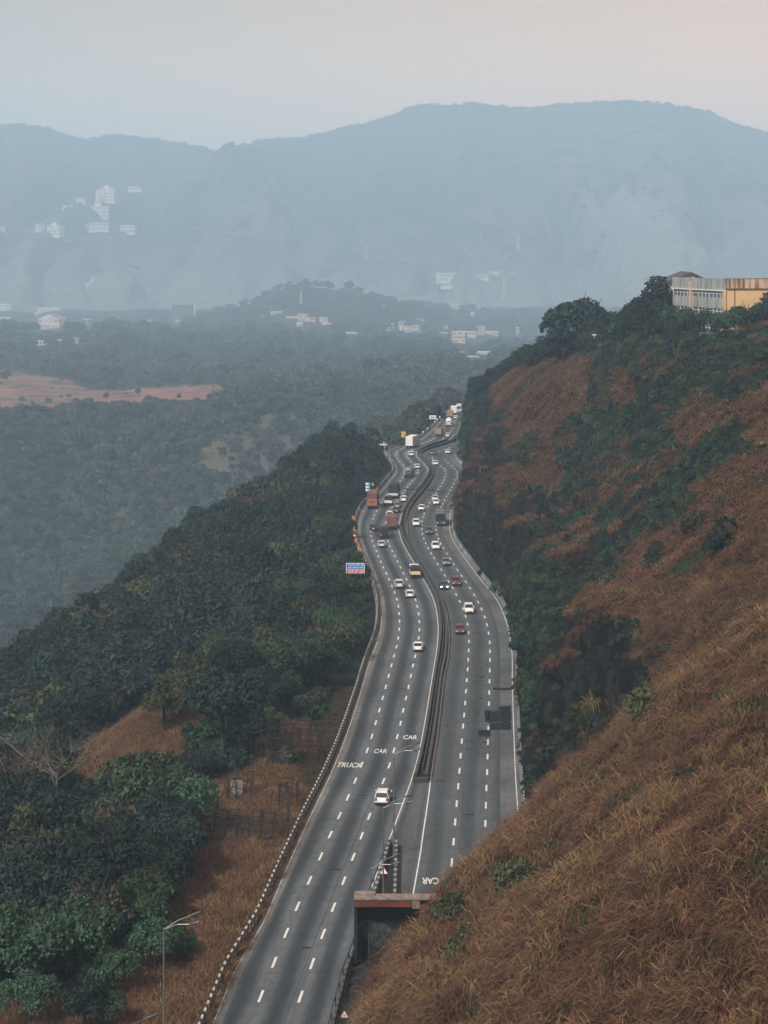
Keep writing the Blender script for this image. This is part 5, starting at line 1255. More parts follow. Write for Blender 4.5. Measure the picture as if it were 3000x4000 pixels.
# --- trees on the hilltop
TOP = [(2262, 560, 2.15, 1, 'large domed dark tree on the hilltop left of the yellow building'), (2352, 555, 1.15, 0, 'dark tree touching the right side of the large domed hilltop tree'),
 (2180, 565, 1.15, 1, 'smaller dark tree at the left flank of the domed hilltop tree'), (2565, 530, 1.55, 0, 'tall dark rounded tree beside the grey wall of the hilltop building'),
 (2495, 535, 1.2, 1, 'dark tree left of the rounded tree by the hilltop building'), (2720, 490, .95, 2, 'leafy tree in front of the grey window wall'),
 (2830, 480, .88, 2, 'spreading tree in front of the yellow wall corner'), (2925, 484, 1.0, 2, 'wide green tree hiding the foot of the yellow wall'),
 (3010, 480, 1.0, 0, 'dark tree before the yellow wall at the right edge'), (2130, 590, .85, 0, 'dark bushy tree on the left shoulder of the hilltop'),
 (2085, 620, .8, 1, 'bushy tree on the hill edge above the hazy town'), (2025, 640, .8, 0, 'low tree on the hill edge below the shoulder trees'),
 (1965, 670, .75, 1, 'low dark tree where the hill edge drops to the road'), (1905, 690, .75, 0, 'small tree on the far steep hill edge'),
 (2640, 492, .7, 2, 'small bushy tree below the grey window wall'), (2420, 540, .85, 3, 'low teal tree in the gap of the hilltop trees'),
 (2300, 530, .8, 1, 'low dark tree in front of the large domed hilltop tree'), (2450, 515, .8, 0, 'low dark tree below the gap in the hilltop trees'), (2560, 500, .8, 3, 'low tree in front of the tall rounded tree by the grey wall'),
 (1860, 720, .7, 1, 'dark tree on the far hill foot beside the road bend'), (1835, 745, .7, 0, 'last dark tree on the far hill foot where the road disappears'), (2210, 590, .9, 0, 'dark tree behind the left shoulder of the domed tree')]
for px, Y, sc, ci, lb in TOP:
    X = (px - 1500) * Y / F; z = HILL.zat(X, Y)
    tree((X, Y, z - (2.6 if px == 2262 else .3)), sc, MIDC[ci] if ci != 2 else NEARC[2], TRUNK[px % 3], lb, None, sz=1.0)
crest = []
for k in range(40):
    px = 1840 + k * 20.5 + g.uniform(-9, 9); Y = float(np.interp(px, [1840, 1950, 2100, 2250, 2400, 2560, 2660], [735, 690, 610, 560, 545, 520, 500])) + g.uniform(-14, 12)
    X = (px - 1500) * Y / F; z = HILL.zat(X, Y); sc = g.uniform(.62, .98)
    tree((X, Y, z - .5), sc, MIDC[(0, 1, 0, 3, 2)[k % 5]], TRUNKL[k % 2], 'dark tree of the continuous canopy along the ' + ('far left shoulder of the hill' if px < 2120 else 'hilltop left of the building'), 'trees of the hilltop canopy', sz=g.uniform(.8, 1.1))
for px, Y, sc, lb in ((2440, 560, .75, 'bare grey twiggy tree between the dark hilltop trees'), (2470, 562, .6, 'thin leafless tree beside the bare twiggy hilltop tree')):
    X = (px - 1500) * Y / F; o = empty('bare_tree', (X, Y, HILL.zat(X, Y)), px, lb, 'tree'); o.scale = (sc * .7, sc * .7, sc); link('trunk', BARE, o)
# --- trees that show singly beyond the gorge
def far_at(px, py):
    p = FARS.hit(px, py); return p
SKY = [(25, 1500, .62, 3, 'lone thin tree at the left end of the pink clearing'), (440, 1540, .5, 0, 'dark tree standing at the upper edge of the pink clearing'), (540, 1550, .35, 3, 'small dark tree on the pink clearing beside the larger one'),
 (415, 1565, .3, 0, 'low dark bush tree on the lower part of the pink clearing'), (620, 1525, .35, 3, 'small tree on the back edge of the pink clearing'), (700, 1565, .25, 0, 'tiny tree near the right end of the pink clearing'), (770, 1520, .4, 0, 'dark tree behind the right end of the pink clearing')]
for px, py, sc, ci, lb in SKY:
    p = far_at(px, py)
    if p: tree((p.x, p.y, p.z), sc * 2.0, MIDC[ci], TRUNKL[0], lb, None, sz=1.3)
for px, py, sc, lb in ((1120, 1185, 2.2, 'tall hazy tree on the low hill left of the mast'), (1190, 1180, 1.9, 'tall hazy tree just left of the lattice mast'), (1340, 1190, 2.0, 'tall airy hazy tree right of the lattice mast'), (1395, 1200, 1.5, 'hazy tree right of the tall airy tree on the low hill'),
                       (1000, 1225, 1.4, 'hazy tree on the left flank of the low hill'), (1500, 1235, 1.3, 'hazy tree on the right flank of the low hill'), (860, 1275, 1.6, 'dark hazy tree clump right of the steel tank frame'), (1990, 1300, 1.1, 'hazy slim tree above the town near the rocky hill edge')):
    p = far_at(px, py)
    if p: tree((p.x, p.y, p.z - 1), sc * 1.75, FARC[0], TRUNKL[0], lb, None, sz=1.15)
# a palm on the plateau edge
p = far_at(420, 1255)
if p:
    o = empty('palm_tree', p, 0, 'hazy palm with spiky crown on the plateau skyline', 'tree'); o.scale = (2.9,) * 3
    link('trunk', MB().tube([(0, 0, -1), (.2, 0, 4), (0, 0, 8)], [.25, .2, .16], 6).mesh('trunk', 'bark'), o)
    fm = MB()
    for k in range(16):
        t = k * .61 * 6.28; e = random.uniform(.2, 1.1); pr = None
        for s in range(5):
            f = s / 4; rr = 3 * f; zz = 8 + math.sin(e) * 2.6 * f - 2.6 * f * f * (1 - e * .5); wd = .4 * (1 - f * .8)
            c = Vector((math.cos(t) * rr, math.sin(t) * rr, zz)); sv = Vector((-math.sin(t), math.cos(t), 0)) * wd
            cur = [c - sv, c + sv]
            if pr: fm.add(pr + [cur[1], cur[0]], [(0, 1, 2, 3)])
            pr = cur
    link('frond_crown', fm.mesh('fronds', 'leaf_far'), o)

# ------------------------------------------------------------------ vehicles (front towards +Y of their own axes)
def ring(w, z0_, z1_, y, c=.12, n=2):
    """rounded rectangle across the vehicle"""
    h = z1_ - z0_; c = min(c, w * .45, h * .45)
    return [(-w + c, y, z0_), (w - c, y, z0_), (w, y, z0_ + c), (w, y, z1_ - c), (w - c, y, z1_), (-w + c, y, z1_), (-w, y, z1_ - c), (-w, y, z0_ + c)]
def wheel_at(par, x, y, r, w=.22):
    mb = MB(); mb.tube([(x - w / 2, y, r), (x + w / 2, y, r)], r, 14)
    o = mb.build('wheel', 'rubber', par)
    s = 1 if x > 0 else -1
    MB().tube([(x + s * w * .4, y, r), (x + s * (w * .5 + .015), y, r)], r * .58, 10).build('rim', 'steel_pale', o)
def car(kind, pm, name=None, lights=None, group=None):
    """kinds: sedan, hatch, suv"""
    L, W, H, hood, belt = dict(sedan=(4.4, .86, 1.46, .92, .98), hatch=(3.8, .83, 1.50, .95, 1.0), suv=(4.4, .91, 1.68, 1.06, 1.12))[kind]
    root = empty(name or 'car', (0, 0, 0)); h = L / 2
    dk = .95 if kind == 'sedan' else belt
    secs = [ring(W * .80, .34, .62, -h, .10), ring(W * .93, .26, dk - .06, -h + .12, .14), ring(W, .22, dk, -h + .55, .16), ring(W, .22, belt, -h * .35, .16), ring(W, .22, belt, h * .25, .16),
            ring(W * .99, .22, hood, h * .48, .18), ring(W * .95, .24, hood - .10, h - .30, .16), ring(W * .86, .30, hood - .26, h - .06, .12), ring(W * .80, .34, .60, h, .10)]
    MB().loft(secs).build('body', pm, root, True)
    yb, yf = {'sedan': (-h + .55, h * .42), 'hatch': (-h + .14, h * .46), 'suv': (-h + .12, h * .46)}[kind]
    rb, rf = {'sedan': (-h + 1.15, h * .06), 'hatch': (-h + .50, h * .10), 'suv': (-h + .42, h * .10)}[kind]
    zb, zt = belt - .08, H - .05
    wb, wt = W * .95, W * .74
    gl = MB(); v = [(-wb, yb, zb), (wb, yb, zb), (wb, yf, zb), (-wb, yf, zb), (-wt, rb, zt), (wt, rb, zt), (wt, rf, zt), (-wt, rf, zt)]
    gl.add(v, [(3, 2, 1, 0), (4, 5, 6, 7), (0, 1, 5, 4), (1, 2, 6, 5), (2, 3, 7, 6), (3, 0, 4, 7)])
    gl.build('window', 'glass', root)
    rm = MB(); rm.loft([[(-wt - .03, rb - .06, zt - .03), (wt + .03, rb - .06, zt - .03), (wt * .95, rb - .02, zt + .03), (-wt * .95, rb - .02, zt + .03)],
                        [(-wt - .03, (rb + rf) / 2, zt - .02), (wt + .03, (rb + rf) / 2, zt - .02), (wt * .93, (rb + rf) / 2, zt + .07), (-wt * .93, (rb + rf) / 2, zt + .07)],
                        [(-wt - .03, rf + .06, zt - .03), (wt + .03, rf + .06, zt - .03), (wt * .95, rf + .02, zt + .03), (-wt * .95, rf + .02, zt + .03)]])
    for s in (-1, 1):       # pillars
        for a, b in (((wb, yb, zb), (wt, rb, zt)), ((wb, yf, zb), (wt, rf, zt)), ((wb, (yb + yf) / 2, zb), (wt, (rb + rf) / 2, zt))):
            rm.tube([(s * a[0], a[1], a[2]), (s * b[0] + s * .01, b[1], b[2])], .05, 5)
    if kind == 'suv':
        for s in (-1, 1): rm.tube([(s * wt * .95, rb + .1, zt + .10), (s * wt * .95, rf - .1, zt + .10)], .025, 5)
    rm.build('roof', pm, root)
    for x in (-W + .12, W - .12):
        for y in (-h * .60, h * .62): wheel_at(root, x, y, .32 if kind != 'suv' else .36)
    for s in (-1, 1):
        MB().box(s * W * .72 - .17, s * W * .72 + .17, h - .11, h + .005, .60, .76, 0, .03).build('headlight', 'lamp_white' if lights == 'on' else 'head_clear', root)
        MB().box(s * W * .76 - .12, s * W * .76 + .12, -h - .005, -h + .14, .66, .86 if kind != 'suv' else 1.0).build('tail_light', 'tail_red', root)
        MB().box(s * (W + .09) - .09, s * (W + .09) + .09, h * .36, h * .36 + .10, belt - .02, belt + .14).build('mirror', pm, root)
    MB().box(-W * .52, W * .52, h - .05, h + .012, .36, .58).build('grille', 'black_plastic', root)
    b_ = MB().box(-W * .8, W * .8, -h - .02, -h + .15, .24, .46); b_.box(-W * .8, W * .8, h - .15, h + .015, .20, .34); b_.build('bumper', 'black_plastic', root)
    MB().box(-.26, .26, -h - .03, -h - .004, .50, .61).build('number_plate', 'sign_white', root)
    return root
def cab(root, pm, y1, W=1.18, H=2.5, L=1.9, z0_=.55):
    y0 = y1 - L
    MB().loft([ring(W, z0_, H, y0, .12), ring(W, z0_, H, y1 - .5, .12), ring(W * .98, z0_, H - .15, y1 - .12, .14), ring(W * .95, z0_, 1.5, y1, .12)]).build('cab', pm, root)
    MB().add([(-W * .88, y1 + .012, 1.52), (W * .88, y1 + .012, 1.52), (W * .86, y1 - .10, H - .22), (-W * .86, y1 - .10, H - .22)], [(0, 1, 2, 3)]).box(-W * .86, W * .86, y1 - .3, y1 - .09, 1.55, H - .25).build('windscreen', 'glass', root)
    for s in (-1, 1):
        MB().box(s * (W + .012) - .01, s * (W + .012) + .01, y1 - 1.2, y1 - .45, 1.5, H - .3).build('side_window', 'glass', root)
        MB().box(s * W * .75 - .18, s * W * .75 + .18, y1 - .05, y1 + .03, .75, .98).build('headlight', 'head_clear', root)
        MB().box(s * (W + .2) - .08, s * (W + .2) + .08, y1 - .2, y1 - .1, 1.5, 2.0).build('mirror', 'black_plastic', root)
    MB().box(-W * .9, W * .9, y1 - .04, y1 + .06, .42, .68).build('bumper', 'black_plastic', root)
def chassis(root, L, axles, W=1.15, r=.5):
    h = L / 2
    MB().box(-.45, .45, -h + .1, h - .3, .55, .85).build('chassis', 'black_plastic', root)
    for y in axles:
        for s in (-1, 1): wheel_at(root, s * (W - .16), y, r, .34)
    for s in (-1, 1): MB().box(s * W * .8 - .14, s * W * .8 + .14, -h - .02, -h + .06, .78, .95).build('tail_light', 'tail_red', root)
    MB().box(-W * .95, W * .95, -h - .01, -h + .1, .55, .72).build('rear_bumper', 'steel_dark', root)
def truck(body, pm, bm, L=8.5, Hb=3.6, W=1.22, trim=None, light=False):
    root = empty('truck', (0, 0, 0)); h = L / 2
    cab(root, pm, h, min(W, 1.2), min(2.6, Hb))
    chassis(root, L, (h - 1.2, -h + 1.3, -h + 2.5) if L > 7 else (h - 1.1, -h + 1.2), W, .5 if L > 7 else .42)
    y0, y1 = -h, h - 2.05
    if body == 'box':
        b = MB().box(-W, W, y0, y1, .95, Hb)
        b.build('cargo_box', bm, root)
        d = MB()
        for s in (-1, 1): d.box(s * W * .5 - W * .46, s * W * .5 + W * .46, y0 - .05, y0, 1.05, Hb - .12)
        d.build('rear_door', bm if trim is None else trim, root)
        rr = MB()
        for k in range(int(L)): 
            yy = y0 + .3 + k * (y1 - y0 - .6) / int(L)
            for s in (-1, 1): rr.box(s * (W + .03) - .03, s * (W + .03) + .03, yy, yy + .12, 1.0, Hb - .05)
        rr.build('side_rib', bm, root)
    elif body == 'high_box':      # box with a raised upper load and a tailgate in a brighter colour
        MB().box(-W, W, y0, y1, .95, 2.6).build('cargo_box', bm, root)
        MB().loft([[(-W + .02, y, 2.62), (W - .02, y, 2.62), (W - .05, y, Hb - .1), (W * .6, y, Hb), (-W * .6, y, Hb), (-W + .05, y, Hb - .1)] for y in (y0 + .05, (y0 + y1) / 2, y1)]).build('upper_load', trim, root)
        MB().box(-W * .96, W * .96, y0 - .07, y0, 1.0, 2.5).build('tailgate', bm, root)
        pn = MB().box(-W * .7, W * .7, y0 - .10, y0 - .07, 1.5, 2.2); pn.box(-W * .6, W * .6, y0 - .10, y0 - .07, .75, .95); pn.build('door_panel', 'box_rust', root)
        rr = MB()
        for k in range(9):
            yy = y0 + .3 + k * (y1 - y0 - .6) / 8
            for s in (-1, 1): rr.box(s * (W + .03) - .03, s * (W + .03) + .03, yy, yy + .12, 1.0, 2.55)
        rr.build('side_rib', bm, root)
    elif body == 'tarp':
        sec = lambda y, k: [(-W, y, 1.0), (W, y, 1.0), (W + .06, y, Hb - .55), (W * .92, y, Hb - .18 * k), (W * .4, y, Hb), (-W * .4, y, Hb), (-W * .92, y, Hb - .18 * k), (-W - .06, y, Hb - .55)]
        MB().loft([sec(y0 + .05, 1), sec(y0 + (y1 - y0) * .3, .8), sec(y0 + (y1 - y0) * .65, 1.2), sec(y1, .9)]).build('tarpaulin', bm, root)
        MB().box(-W * .98, W * .98, y0 - .06, y0 + .04, .95, 1.62).build('tailgate', trim, root)
        sb = MB()
        for s in (-1, 1): sb.box(s * W - .04, s * W + .04, y0, y1, .95, 1.5)
        sb.build('side_board', trim, root)
    elif body == 'tank':
        r = 1.08; zc = 2.15; k = 16
        def cs(y, q): return [(r * q * 1.08 * math.cos(t * 6.283 / k), y, zc + r * q * math.sin(t * 6.283 / k)) for t in range(k)]
        MB().loft([cs(y0 - .05, .45), cs(y0 + .03, .86), cs(y0 + .25, 1), cs(y1 - .25, 1), cs(y1 - .05, .86), cs(y1, .5)]).build('tank', bm, root, True)
        MB().tube([(0, y0 + 1.5, zc + r - .05), (0, y0 + 1.5, zc + r + .25)], .32, 10).tube([(0, y0 + 4, zc + r - .05), (0, y0 + 4, zc + r + .25)], .32, 10).build('hatch', bm, root)
        MB().box(-.55, .55, y0 - .06, y0 - .02, zc - .18, zc + .14).build('hazard_plate', 'black_plastic', root)
        MB().box(-W, W, y0 - .12, y0 + .1, .8, 1.05).box(-.4, .4, y0 - .16, y0 - .1, .95, 1.35).build('rear_frame', trim or 'steel_pale', root)
    elif body == 'open':
        o_ = MB().box(-W, W, y0, y1, .95, 1.15)
        for s in (-1, 1): o_.box(s * W - .05, s * W + .05, y0, y1, 1.1, Hb)
        o_.box(-W, W, y0 - .04, y0 + .05, 1.1, Hb); o_.build('cargo_bed', bm, root)
        MB().loft([[(-W * .9, y, 1.2), (W * .9, y, 1.2), (W * .8, y, Hb - .1), (0, y, Hb + .12), (-W * .8, y, Hb - .1)] for y in (y0 + .1, y1 - .1)]).build('load', trim or 'box_rust', root)
    return root
def bus(pm, L=10.5, H=3.2, name='bus'):
    root = empty(name, (0, 0, 0)); h = L / 2; W = 1.25
    MB().loft([ring(W * .95, .5, H - .1, -h, .18), ring(W, .42, H, -h + .25, .2), ring(W, .42, H, h - .3, .2), ring(W * .96, .5, H - .08, h, .2)]).build('body', pm, root)
    MB().box(-W * .86, W * .86, h - .05, h + .025, 1.35, H - .45).build('windscreen', 'glass', root)
    MB().box(-W * .8, W * .8, -h - .02, -h + .05, 1.7, H - .5).build('rear_window', 'glass', root)
    for s in (-1, 1):
        for k in range(6):
            y = -h + .6 + k * (L - 1.2) / 6
            MB().box(s * (W + .008) - .015, s * (W + .008) + .015, y, y + (L - 1.2) / 6 - .14, 1.55, H - .55).build('side_window', 'glass', root)
        MB().box(s * .85 - .2, s * .85 + .2, h - .02, h + .03, .72, .95).build('headlight', 'head_clear', root)
        MB().box(s * .95 - .12, s * .95 + .12, -h - .03, -h + .02, .8, 1.2).build('tail_light', 'tail_red', root)
        for y in (-h * .58, h * .62): wheel_at(root, s * (W - .17), y, .5, .3)
        MB().box(s * (W + .16) - .07, s * (W + .16) + .07, h - .1, h, 1.8, 2.3).build('mirror', 'black_plastic', root)
    MB().box(-.9, .9, h - .02, h + .02, H - .42, H - .16).build('destination_board', 'black_plastic', root)
    MB().box(-.8, .8, -h * .4, h * .3, H, H + .14, 0, .1, .1).build('roof_hatch', pm, root)
    MB().box(-W * .9, W * .9, h - .06, h + .05, .42, .66).build('bumper', 'black_plastic', root)
    return root
def drive(o, px, py, line, label, cat, toward=False, group=None, rear=True, dyaw=0.):
    """park the vehicle with its nearer end over the given photo point, heading along the lane"""
    p = gp(px, py); Y = p.y
    e = 3.0; dx = float(lX(line, Y + e) - lX(line, Y - e)); a = math.atan2(-dx, 2 * e) * .85 + dyaw
    L2 = max(abs(v.co.y) for ch in o.children for v in ch.data.vertices)
    d = Vector((-math.sin(a), math.cos(a), 0))
    c = p + d * L2
    o.location = (c.x, c.y, .008); o.rotation_euler = (0, 0, a + (math.pi if toward else 0))
    tag(o, label, cat, group); return o
G1 = 'vehicles driving away on the uphill carriageway'; G2 = 'vehicles coming down on the right carriageway'
drive(car('suv', 'paint_white', 'car'), 1490, 3150, 'B', 'white compact sport utility car driving alone, nearest to the viewer', 'car', False, G1)
drive(car('sedan', 'paint_white', 'car'), 1632, 2548, 'B', 'white saloon car alone in the lane beside the dark median', 'car', False, G1)
drive(car('hatch', 'paint_white'), 1602, 2338, 'B', 'pale hatchback just right of and behind another white car', 'car', False, G1)
drive(car('suv', 'paint_silver'), 1560, 2300, 'A', 'silver white tall car left of the white hatchback', 'car', False, G1)
drive(truck('tarp', 'paint_white', 'tarp', 5.6, 2.5, .98, 'paint_cream'), 1624, 2262, 'M1', 'small pickup truck with black tarpaulin and cream tailgate beside the median', 'truck', False, G1)
drive(car('hatch', 'paint_silver'), 1491, 2140, 'A', 'silver hatchback behind the dark van with a red tail light', 'car', False, G1)
v = truck('tarp', 'paint_black', 'tarp', 6.2, 2.7, 1.0, 'paint_black')
MB().box(-.92, -.66, -3.16, -3.02, .92, 1.16).build('brake_light', 'lamp_red', v)
drive(v, 1501, 2106, 'A', 'dark small truck with one red brake light glowing', 'truck', False, G1)
drive(car('suv', 'paint_black'), 1459, 2075, 'L', 'black sport utility car in the outer left lane below the red brown truck', 'car', False, G1)
drive(truck('box', 'box_rust', 'box_rust', 8.6, 3.3, 1.22, 'box_rust'), 1530, 2071, 'B', 'rust red box truck with pale bracket at its tail', 'truck', False, G1)
drive(car('hatch', 'paint_white'), 1521, 2022, 'B', 'white car hidden in part behind the rust red box truck', 'car', False, G1)
drive(car('sedan', 'paint_black'), 1549, 2004, 'B', 'black saloon car close behind a grey car', 'car', False, G1)
drive(car('sedan', 'paint_grey'), 1552, 1986, 'B', 'dark grey saloon car squeezed ahead of the black saloon', 'car', False, G1)
drive(car('suv', 'paint_white'), 1576, 1962, 'M1', 'white car by the left post of the overhead camera gantry', 'car', False, G1)
drive(truck('tarp', 'paint_white', 'tarp', 5.8, 2.7, 1.0, 'paint_white'), 1516, 1978, 'A', 'small truck with dark tall tarpaulin and white tailgate', 'truck', False, G1)
drive(truck('tarp', 'paint_silver', 'tarp', 9.0, 4.0, 1.35, 'paint_silver'), 1535, 1949, 'A', 'big truck with dark rounded tarpaulin and pale tail frame', 'truck', False, G1)
drive(truck('high_box', 'box_orange', 'box_orange', 11.0, 4.3, 1.3, 'box_rust'), 1454, 1988, 'L', 'tall orange container truck in the outer left lane', 'truck', False, G1)
drive(truck('tank', 'paint_silver', 'tank_grey', 8.5, 3.3, 1.2, 'steel_dark'), 1596, 1869, 'B', 'grey tanker truck with rounded back in the middle lane', 'truck', False, G1)
drive(car('hatch', 'paint_white'), 1631, 1832, 'B', 'white hatchback right of the grey tanker truck', 'car', False, G1)
drive(car('suv', 'paint_white'), 1607, 1783, 'B', 'white car right behind the big white bus truck on the bend', 'car', False, G1)
drive(truck('box', 'box_white', 'box_white', 11.0, 4.2, 1.3, 'box_white'), 1598, 1752, 'A', 'big white box truck on the bend with square rear window', 'truck', False, G1)
drive(truck('open', 'box_orange', 'box_brown', 8.5, 3.0, 1.22, 'box_rust'), 1711, 1706, 'A', 'brown open truck with orange cab on the far straight', 'truck', False, G1)
drive(car('suv', 'paint_silver'), 1748, 1709, 'B', 'silver car at the median end beside the brown open truck', 'car', False, G1)
drive(truck('tank', 'box_white', 'box_white', 9.5, 3.5, 1.25, 'paint_white'), 1753, 1667, 'B', 'white tanker truck with dark plate on the far straight', 'truck', False, G1)
drive(truck('open', 'paint_cream', 'box_brown', 8.5, 3.2, 1.22, 'box_orange'), 1757, 1634, 'A', 'cream truck with orange load ahead of the white tanker', 'truck', False, G1)
drive(truck('box', 'box_white', 'box_white', 9.0, 3.6, 1.25), 1772, 1622, 'B', 'white roofed truck farthest up the road behind the cream truck', 'truck', False, G1)
drive(bus('paint_silver'), 1792, 1612, 'M1', 'silver roofed bus at the far end of the visible road', 'bus', False, G1)
drive(car('hatch', 'paint_white'), 1779, 1637, 'M1', 'white car half hidden by the hill beside the far tanker', 'car', False, G1)
# coming down
drive(car('sedan', 'paint_white'), 1748, 1774, 'D', 'white saloon car farthest back on the downhill side', 'car', True, G2)
drive(car('suv', 'paint_olive'), 1690, 1778, 'C', 'dark green car rounding the far median bend', 'car', True, G2)
drive(car('sedan', 'paint_white'), 1703, 1819, 'C', 'white saloon car below the dark green car on the bend', 'car', True, G2)
drive(car('sedan', 'paint_silver'), 1698, 1958, 'C', 'silver car directly behind a white saloon under the gantry', 'car', True, G2)
drive(car('sedan', 'paint_white'), 1703, 1974, 'C', 'white saloon car below the silver car near the gantry beam', 'car', True, G2)
drive(car('sedan', 'paint_white'), 1645, 1997, 'M2', 'white saloon car hugging the median below the gantry', 'car', True, G2)
drive(car('suv', 'paint_white'), 1626, 2058, 'M2', 'white sport utility car by the median left of the dark bus', 'car', True, G2)
drive(bus('paint_olive', 10, 3.3), 1721, 2056, 'D', 'dark olive bus with pale roof in the right lane', 'bus', True, G2)
drive(car('suv', 'paint_olive'), 1677, 2089, 'C', 'small brown grey car in the middle lane before the dark bus', 'car', True, G2)
drive(car('suv', 'paint_white'), 1704, 2150, 'C', 'white tall car alone below the small brown grey car', 'car', True, G2)
drive(car('sedan', 'paint_grey'), 1745, 2212, 'C', 'slate grey saloon car alone in the middle of the downhill side', 'car', True, G2)
drive(car('sedan', 'paint_blue', lights='on'), 1736, 2305, 'C', 'dark blue car with both headlights shining', 'car', True, G2)
drive(car('suv', 'paint_maroon'), 1783, 2291, 'D', 'maroon sport utility car beside the blue car with headlights on', 'car', True, G2)
drive(car('suv', 'paint_white'), 1834, 2400, 'D', 'white car with big dark grille in the right lane', 'car', True, G2)
drive(car('hatch', 'paint_maroon'), 1797, 2480, 'C', 'dark red car with pink roof nearest on the downhill side', 'car', True, G2)

# ------------------------------------------------------------------ lamps, gantry, signs
def lamp(px, Y, ztop, label, zb=-.1, arm=1.0, mat='steel'):
    x = (px - 1500) * Y / F
    o = empty('street_lamp', (x, Y, zb), 0, label, 'street lamp', 'twin armed street lamps'); h = ztop - zb
    MB().tube([(0, 0, 0), (0, 0, h * .5), (0, 0, h)], [.11, .085, .06], 8).build('pole', mat, o)
    MB().tube([(0, 0, 0), (0, 0, .5)], .16, 8).build('base', mat, o)
    for k, (dy, dz) in enumerate(((.55, .95), (-.55, .5))):
        a = MB().tube([(0, 0, h - .15), (1.2 * arm, dy * .6, h + .25 + dz * .3), (2.3 * arm, dy, h + dz * .95)], [.05, .04, .035], 6).build('arm', mat, o)
        e = Vector((2.3 * arm, dy, h + dz * .95)); d = Vector((1, dy * .25, .32)).normalized()
        hd = MB().tube([e - d * .1, e + d * .3, e + d * .85], [.06, .13, .10], 6).build('lamp_head', 'steel_dark' if mat != 'steel_pale' else 'steel_pale', a)
    return o
lamp(1538, 237, 12.0, 'tallest looking street lamp rising from the pit behind the white car')
lamp(1497, 212, 12.6, 'middle street lamp of the pit with arms overlapping the road')
lamp(1449, 206, 8.1, 'shortest street lamp just above the pale coping block', 0, .9)
lamp(640, 174, 12.6, 'grey street lamp on the dry grass verge at lower left', -.5, 1.0)
lamp(462, 154, 11.3, 'street lamp of which only the arm shows at the bottom edge', -.5, .9, 'steel_dark')
# overhead camera gantry
A, B = gp(1589, 1977), gp(1783, 2007)
o = empty('camera_gantry', (A.x, A.y, 0), 0, 'grey overhead gantry with small cameras spanning the carriageway', 'gantry')
z1, z2 = 4.6, 5.4
d = B - A
for p, z in ((Vector((0, 0, 0)), z1), (d, z2)): MB().tube([(p.x, p.y, 0), (p.x, p.y, z)], [.16, .13], 8).build('post', 'steel_dark', o)
e0 = d * -.06; e1 = d * 1.09
MB().tube([(e0.x, e0.y, z1 - .05 + .2), (e1.x, e1.y, z2 + .25)], .15, 6).build('beam', 'steel_dark', o)
for f in (.22, .47, .52, .73):
    p = d * f; z = z1 + (z2 - z1) * f + .2
    c = MB().box(p.x - .14, p.x + .14, p.y - .45, p.y + .2, z + .28, z + .58); c.tube([(p.x, p.y, z), (p.x, p.y, z + .3)], .06, 5); c.build('camera', 'black_plastic', o)
a = gp(1790, 2012); cb = empty('control_cabinet', (a.x + .2, a.y, 0), 0, 'dark flat cabinet panel at the right foot of the gantry', 'cabinet')
MB().box(.2, 2.6, -.2, .2, .2, 3.1).build('panel', 'steel_dark', cb); MB().box(.4, .6, -.1, .1, -.2, .2).box(2.2, 2.4, -.1, .1, -.2, .2).build('leg', 'steel_dark', cb)
def sign(name, px, py_top, py_bot, wpx, Y, label, cat, boards, foot, frame=None):
    """flat board facing down the road at its real place; boards: list of (material, x0, x1, z0, z1) in 0..1"""
    w = wpx * Y / F; c = at(px, (py_top + py_bot) / 2, Y); h = (py_bot - py_top) * Y / F
    zb = max(c.z - foot, -12); o = empty(name, (c.x, Y, zb), 0, label, cat); zc = c.z - zb
    MB().box(-w / 2, w / 2, 0, .06, zc - h / 2, zc + h / 2).build('board', frame or boards[0][0], o)
    for k, (m_, x0, x1, y0, y1) in enumerate(boards):
        MB().box(-w / 2 + x0 * w, -w / 2 + x1 * w, -.012 - .004 * k, -.002, zc - h / 2 + y0 * h, zc - h / 2 + y1 * h).build('panel', m_, o)
    pm = MB()
    for s in ((-.3, .3) if w > 1.5 else (0,)): pm.box(s * w - .05, s * w + .05, .07, .16, 0, zc)
    pm.build('post', 'steel', o)
    return o, w, h, zc
Yb = 420.
o, w, h, zc = sign('billboard', 1388, 2200, 2239, 72, Yb, 'blue and red notice board with white lettering beside the barrier', 'billboard',
    [('sign_white', 0, 1, 0, 1), ('sign_blue', .025, .975, .40, .95), ('sign_red', .025, .975, .05, .37)], 5)
for body, fx, fz, fw, fh, pm in (('वळणावर  घसरण  पुढे', .53, .80, .80, .17, 'sign_white'), ('गाडी १ किमी जपून चालवा', .53, .55, .84, .17, 'sign_white'), ('दरी खोल असे सावधान', .53, .22, .82, .19, 'sign_white')):
    me = text_mesh(body); me.materials.clear(); me.materials.append(MATS[pm])
    xs = [v.co.x for v in me.vertices]; ys = [v.co.y for v in me.vertices]
    cx, cy2 = (max(xs) + min(xs)) / 2, (max(ys) + min(ys)) / 2; sx = fw * w / (max(xs) - min(xs)); sy = fh * h / (max(ys) - min(ys))
    for v in me.vertices: v.co = ((v.co.x - cx) * sx + (fx - .5) * w, -.03, (v.co.y - cy2) * sy + zc + (fz - .5) * h)
    link('lettering', me, o)
o, w, h, zc = sign('route_board', 1436, 1884, 1920, 19, 590., 'tall blue board with three white discs beside the orange truck', 'sign', [('sign_blue', 0, 1, 0, 1)], 6)
for k in range(3):
    MB().tube([(-w * .18, -.03, zc + h * (.33 - .33 * k)), (-w * .18, -.015, zc + h * (.33 - .33 * k))], w * .23, 14).build('disc', 'sign_white', o)
    MB().box(w * .18, w * .4, -.03, -.015, zc + h * (.25 - .33 * k), zc + h * (.40 - .33 * k)).build('symbol', 'sign_white', o)
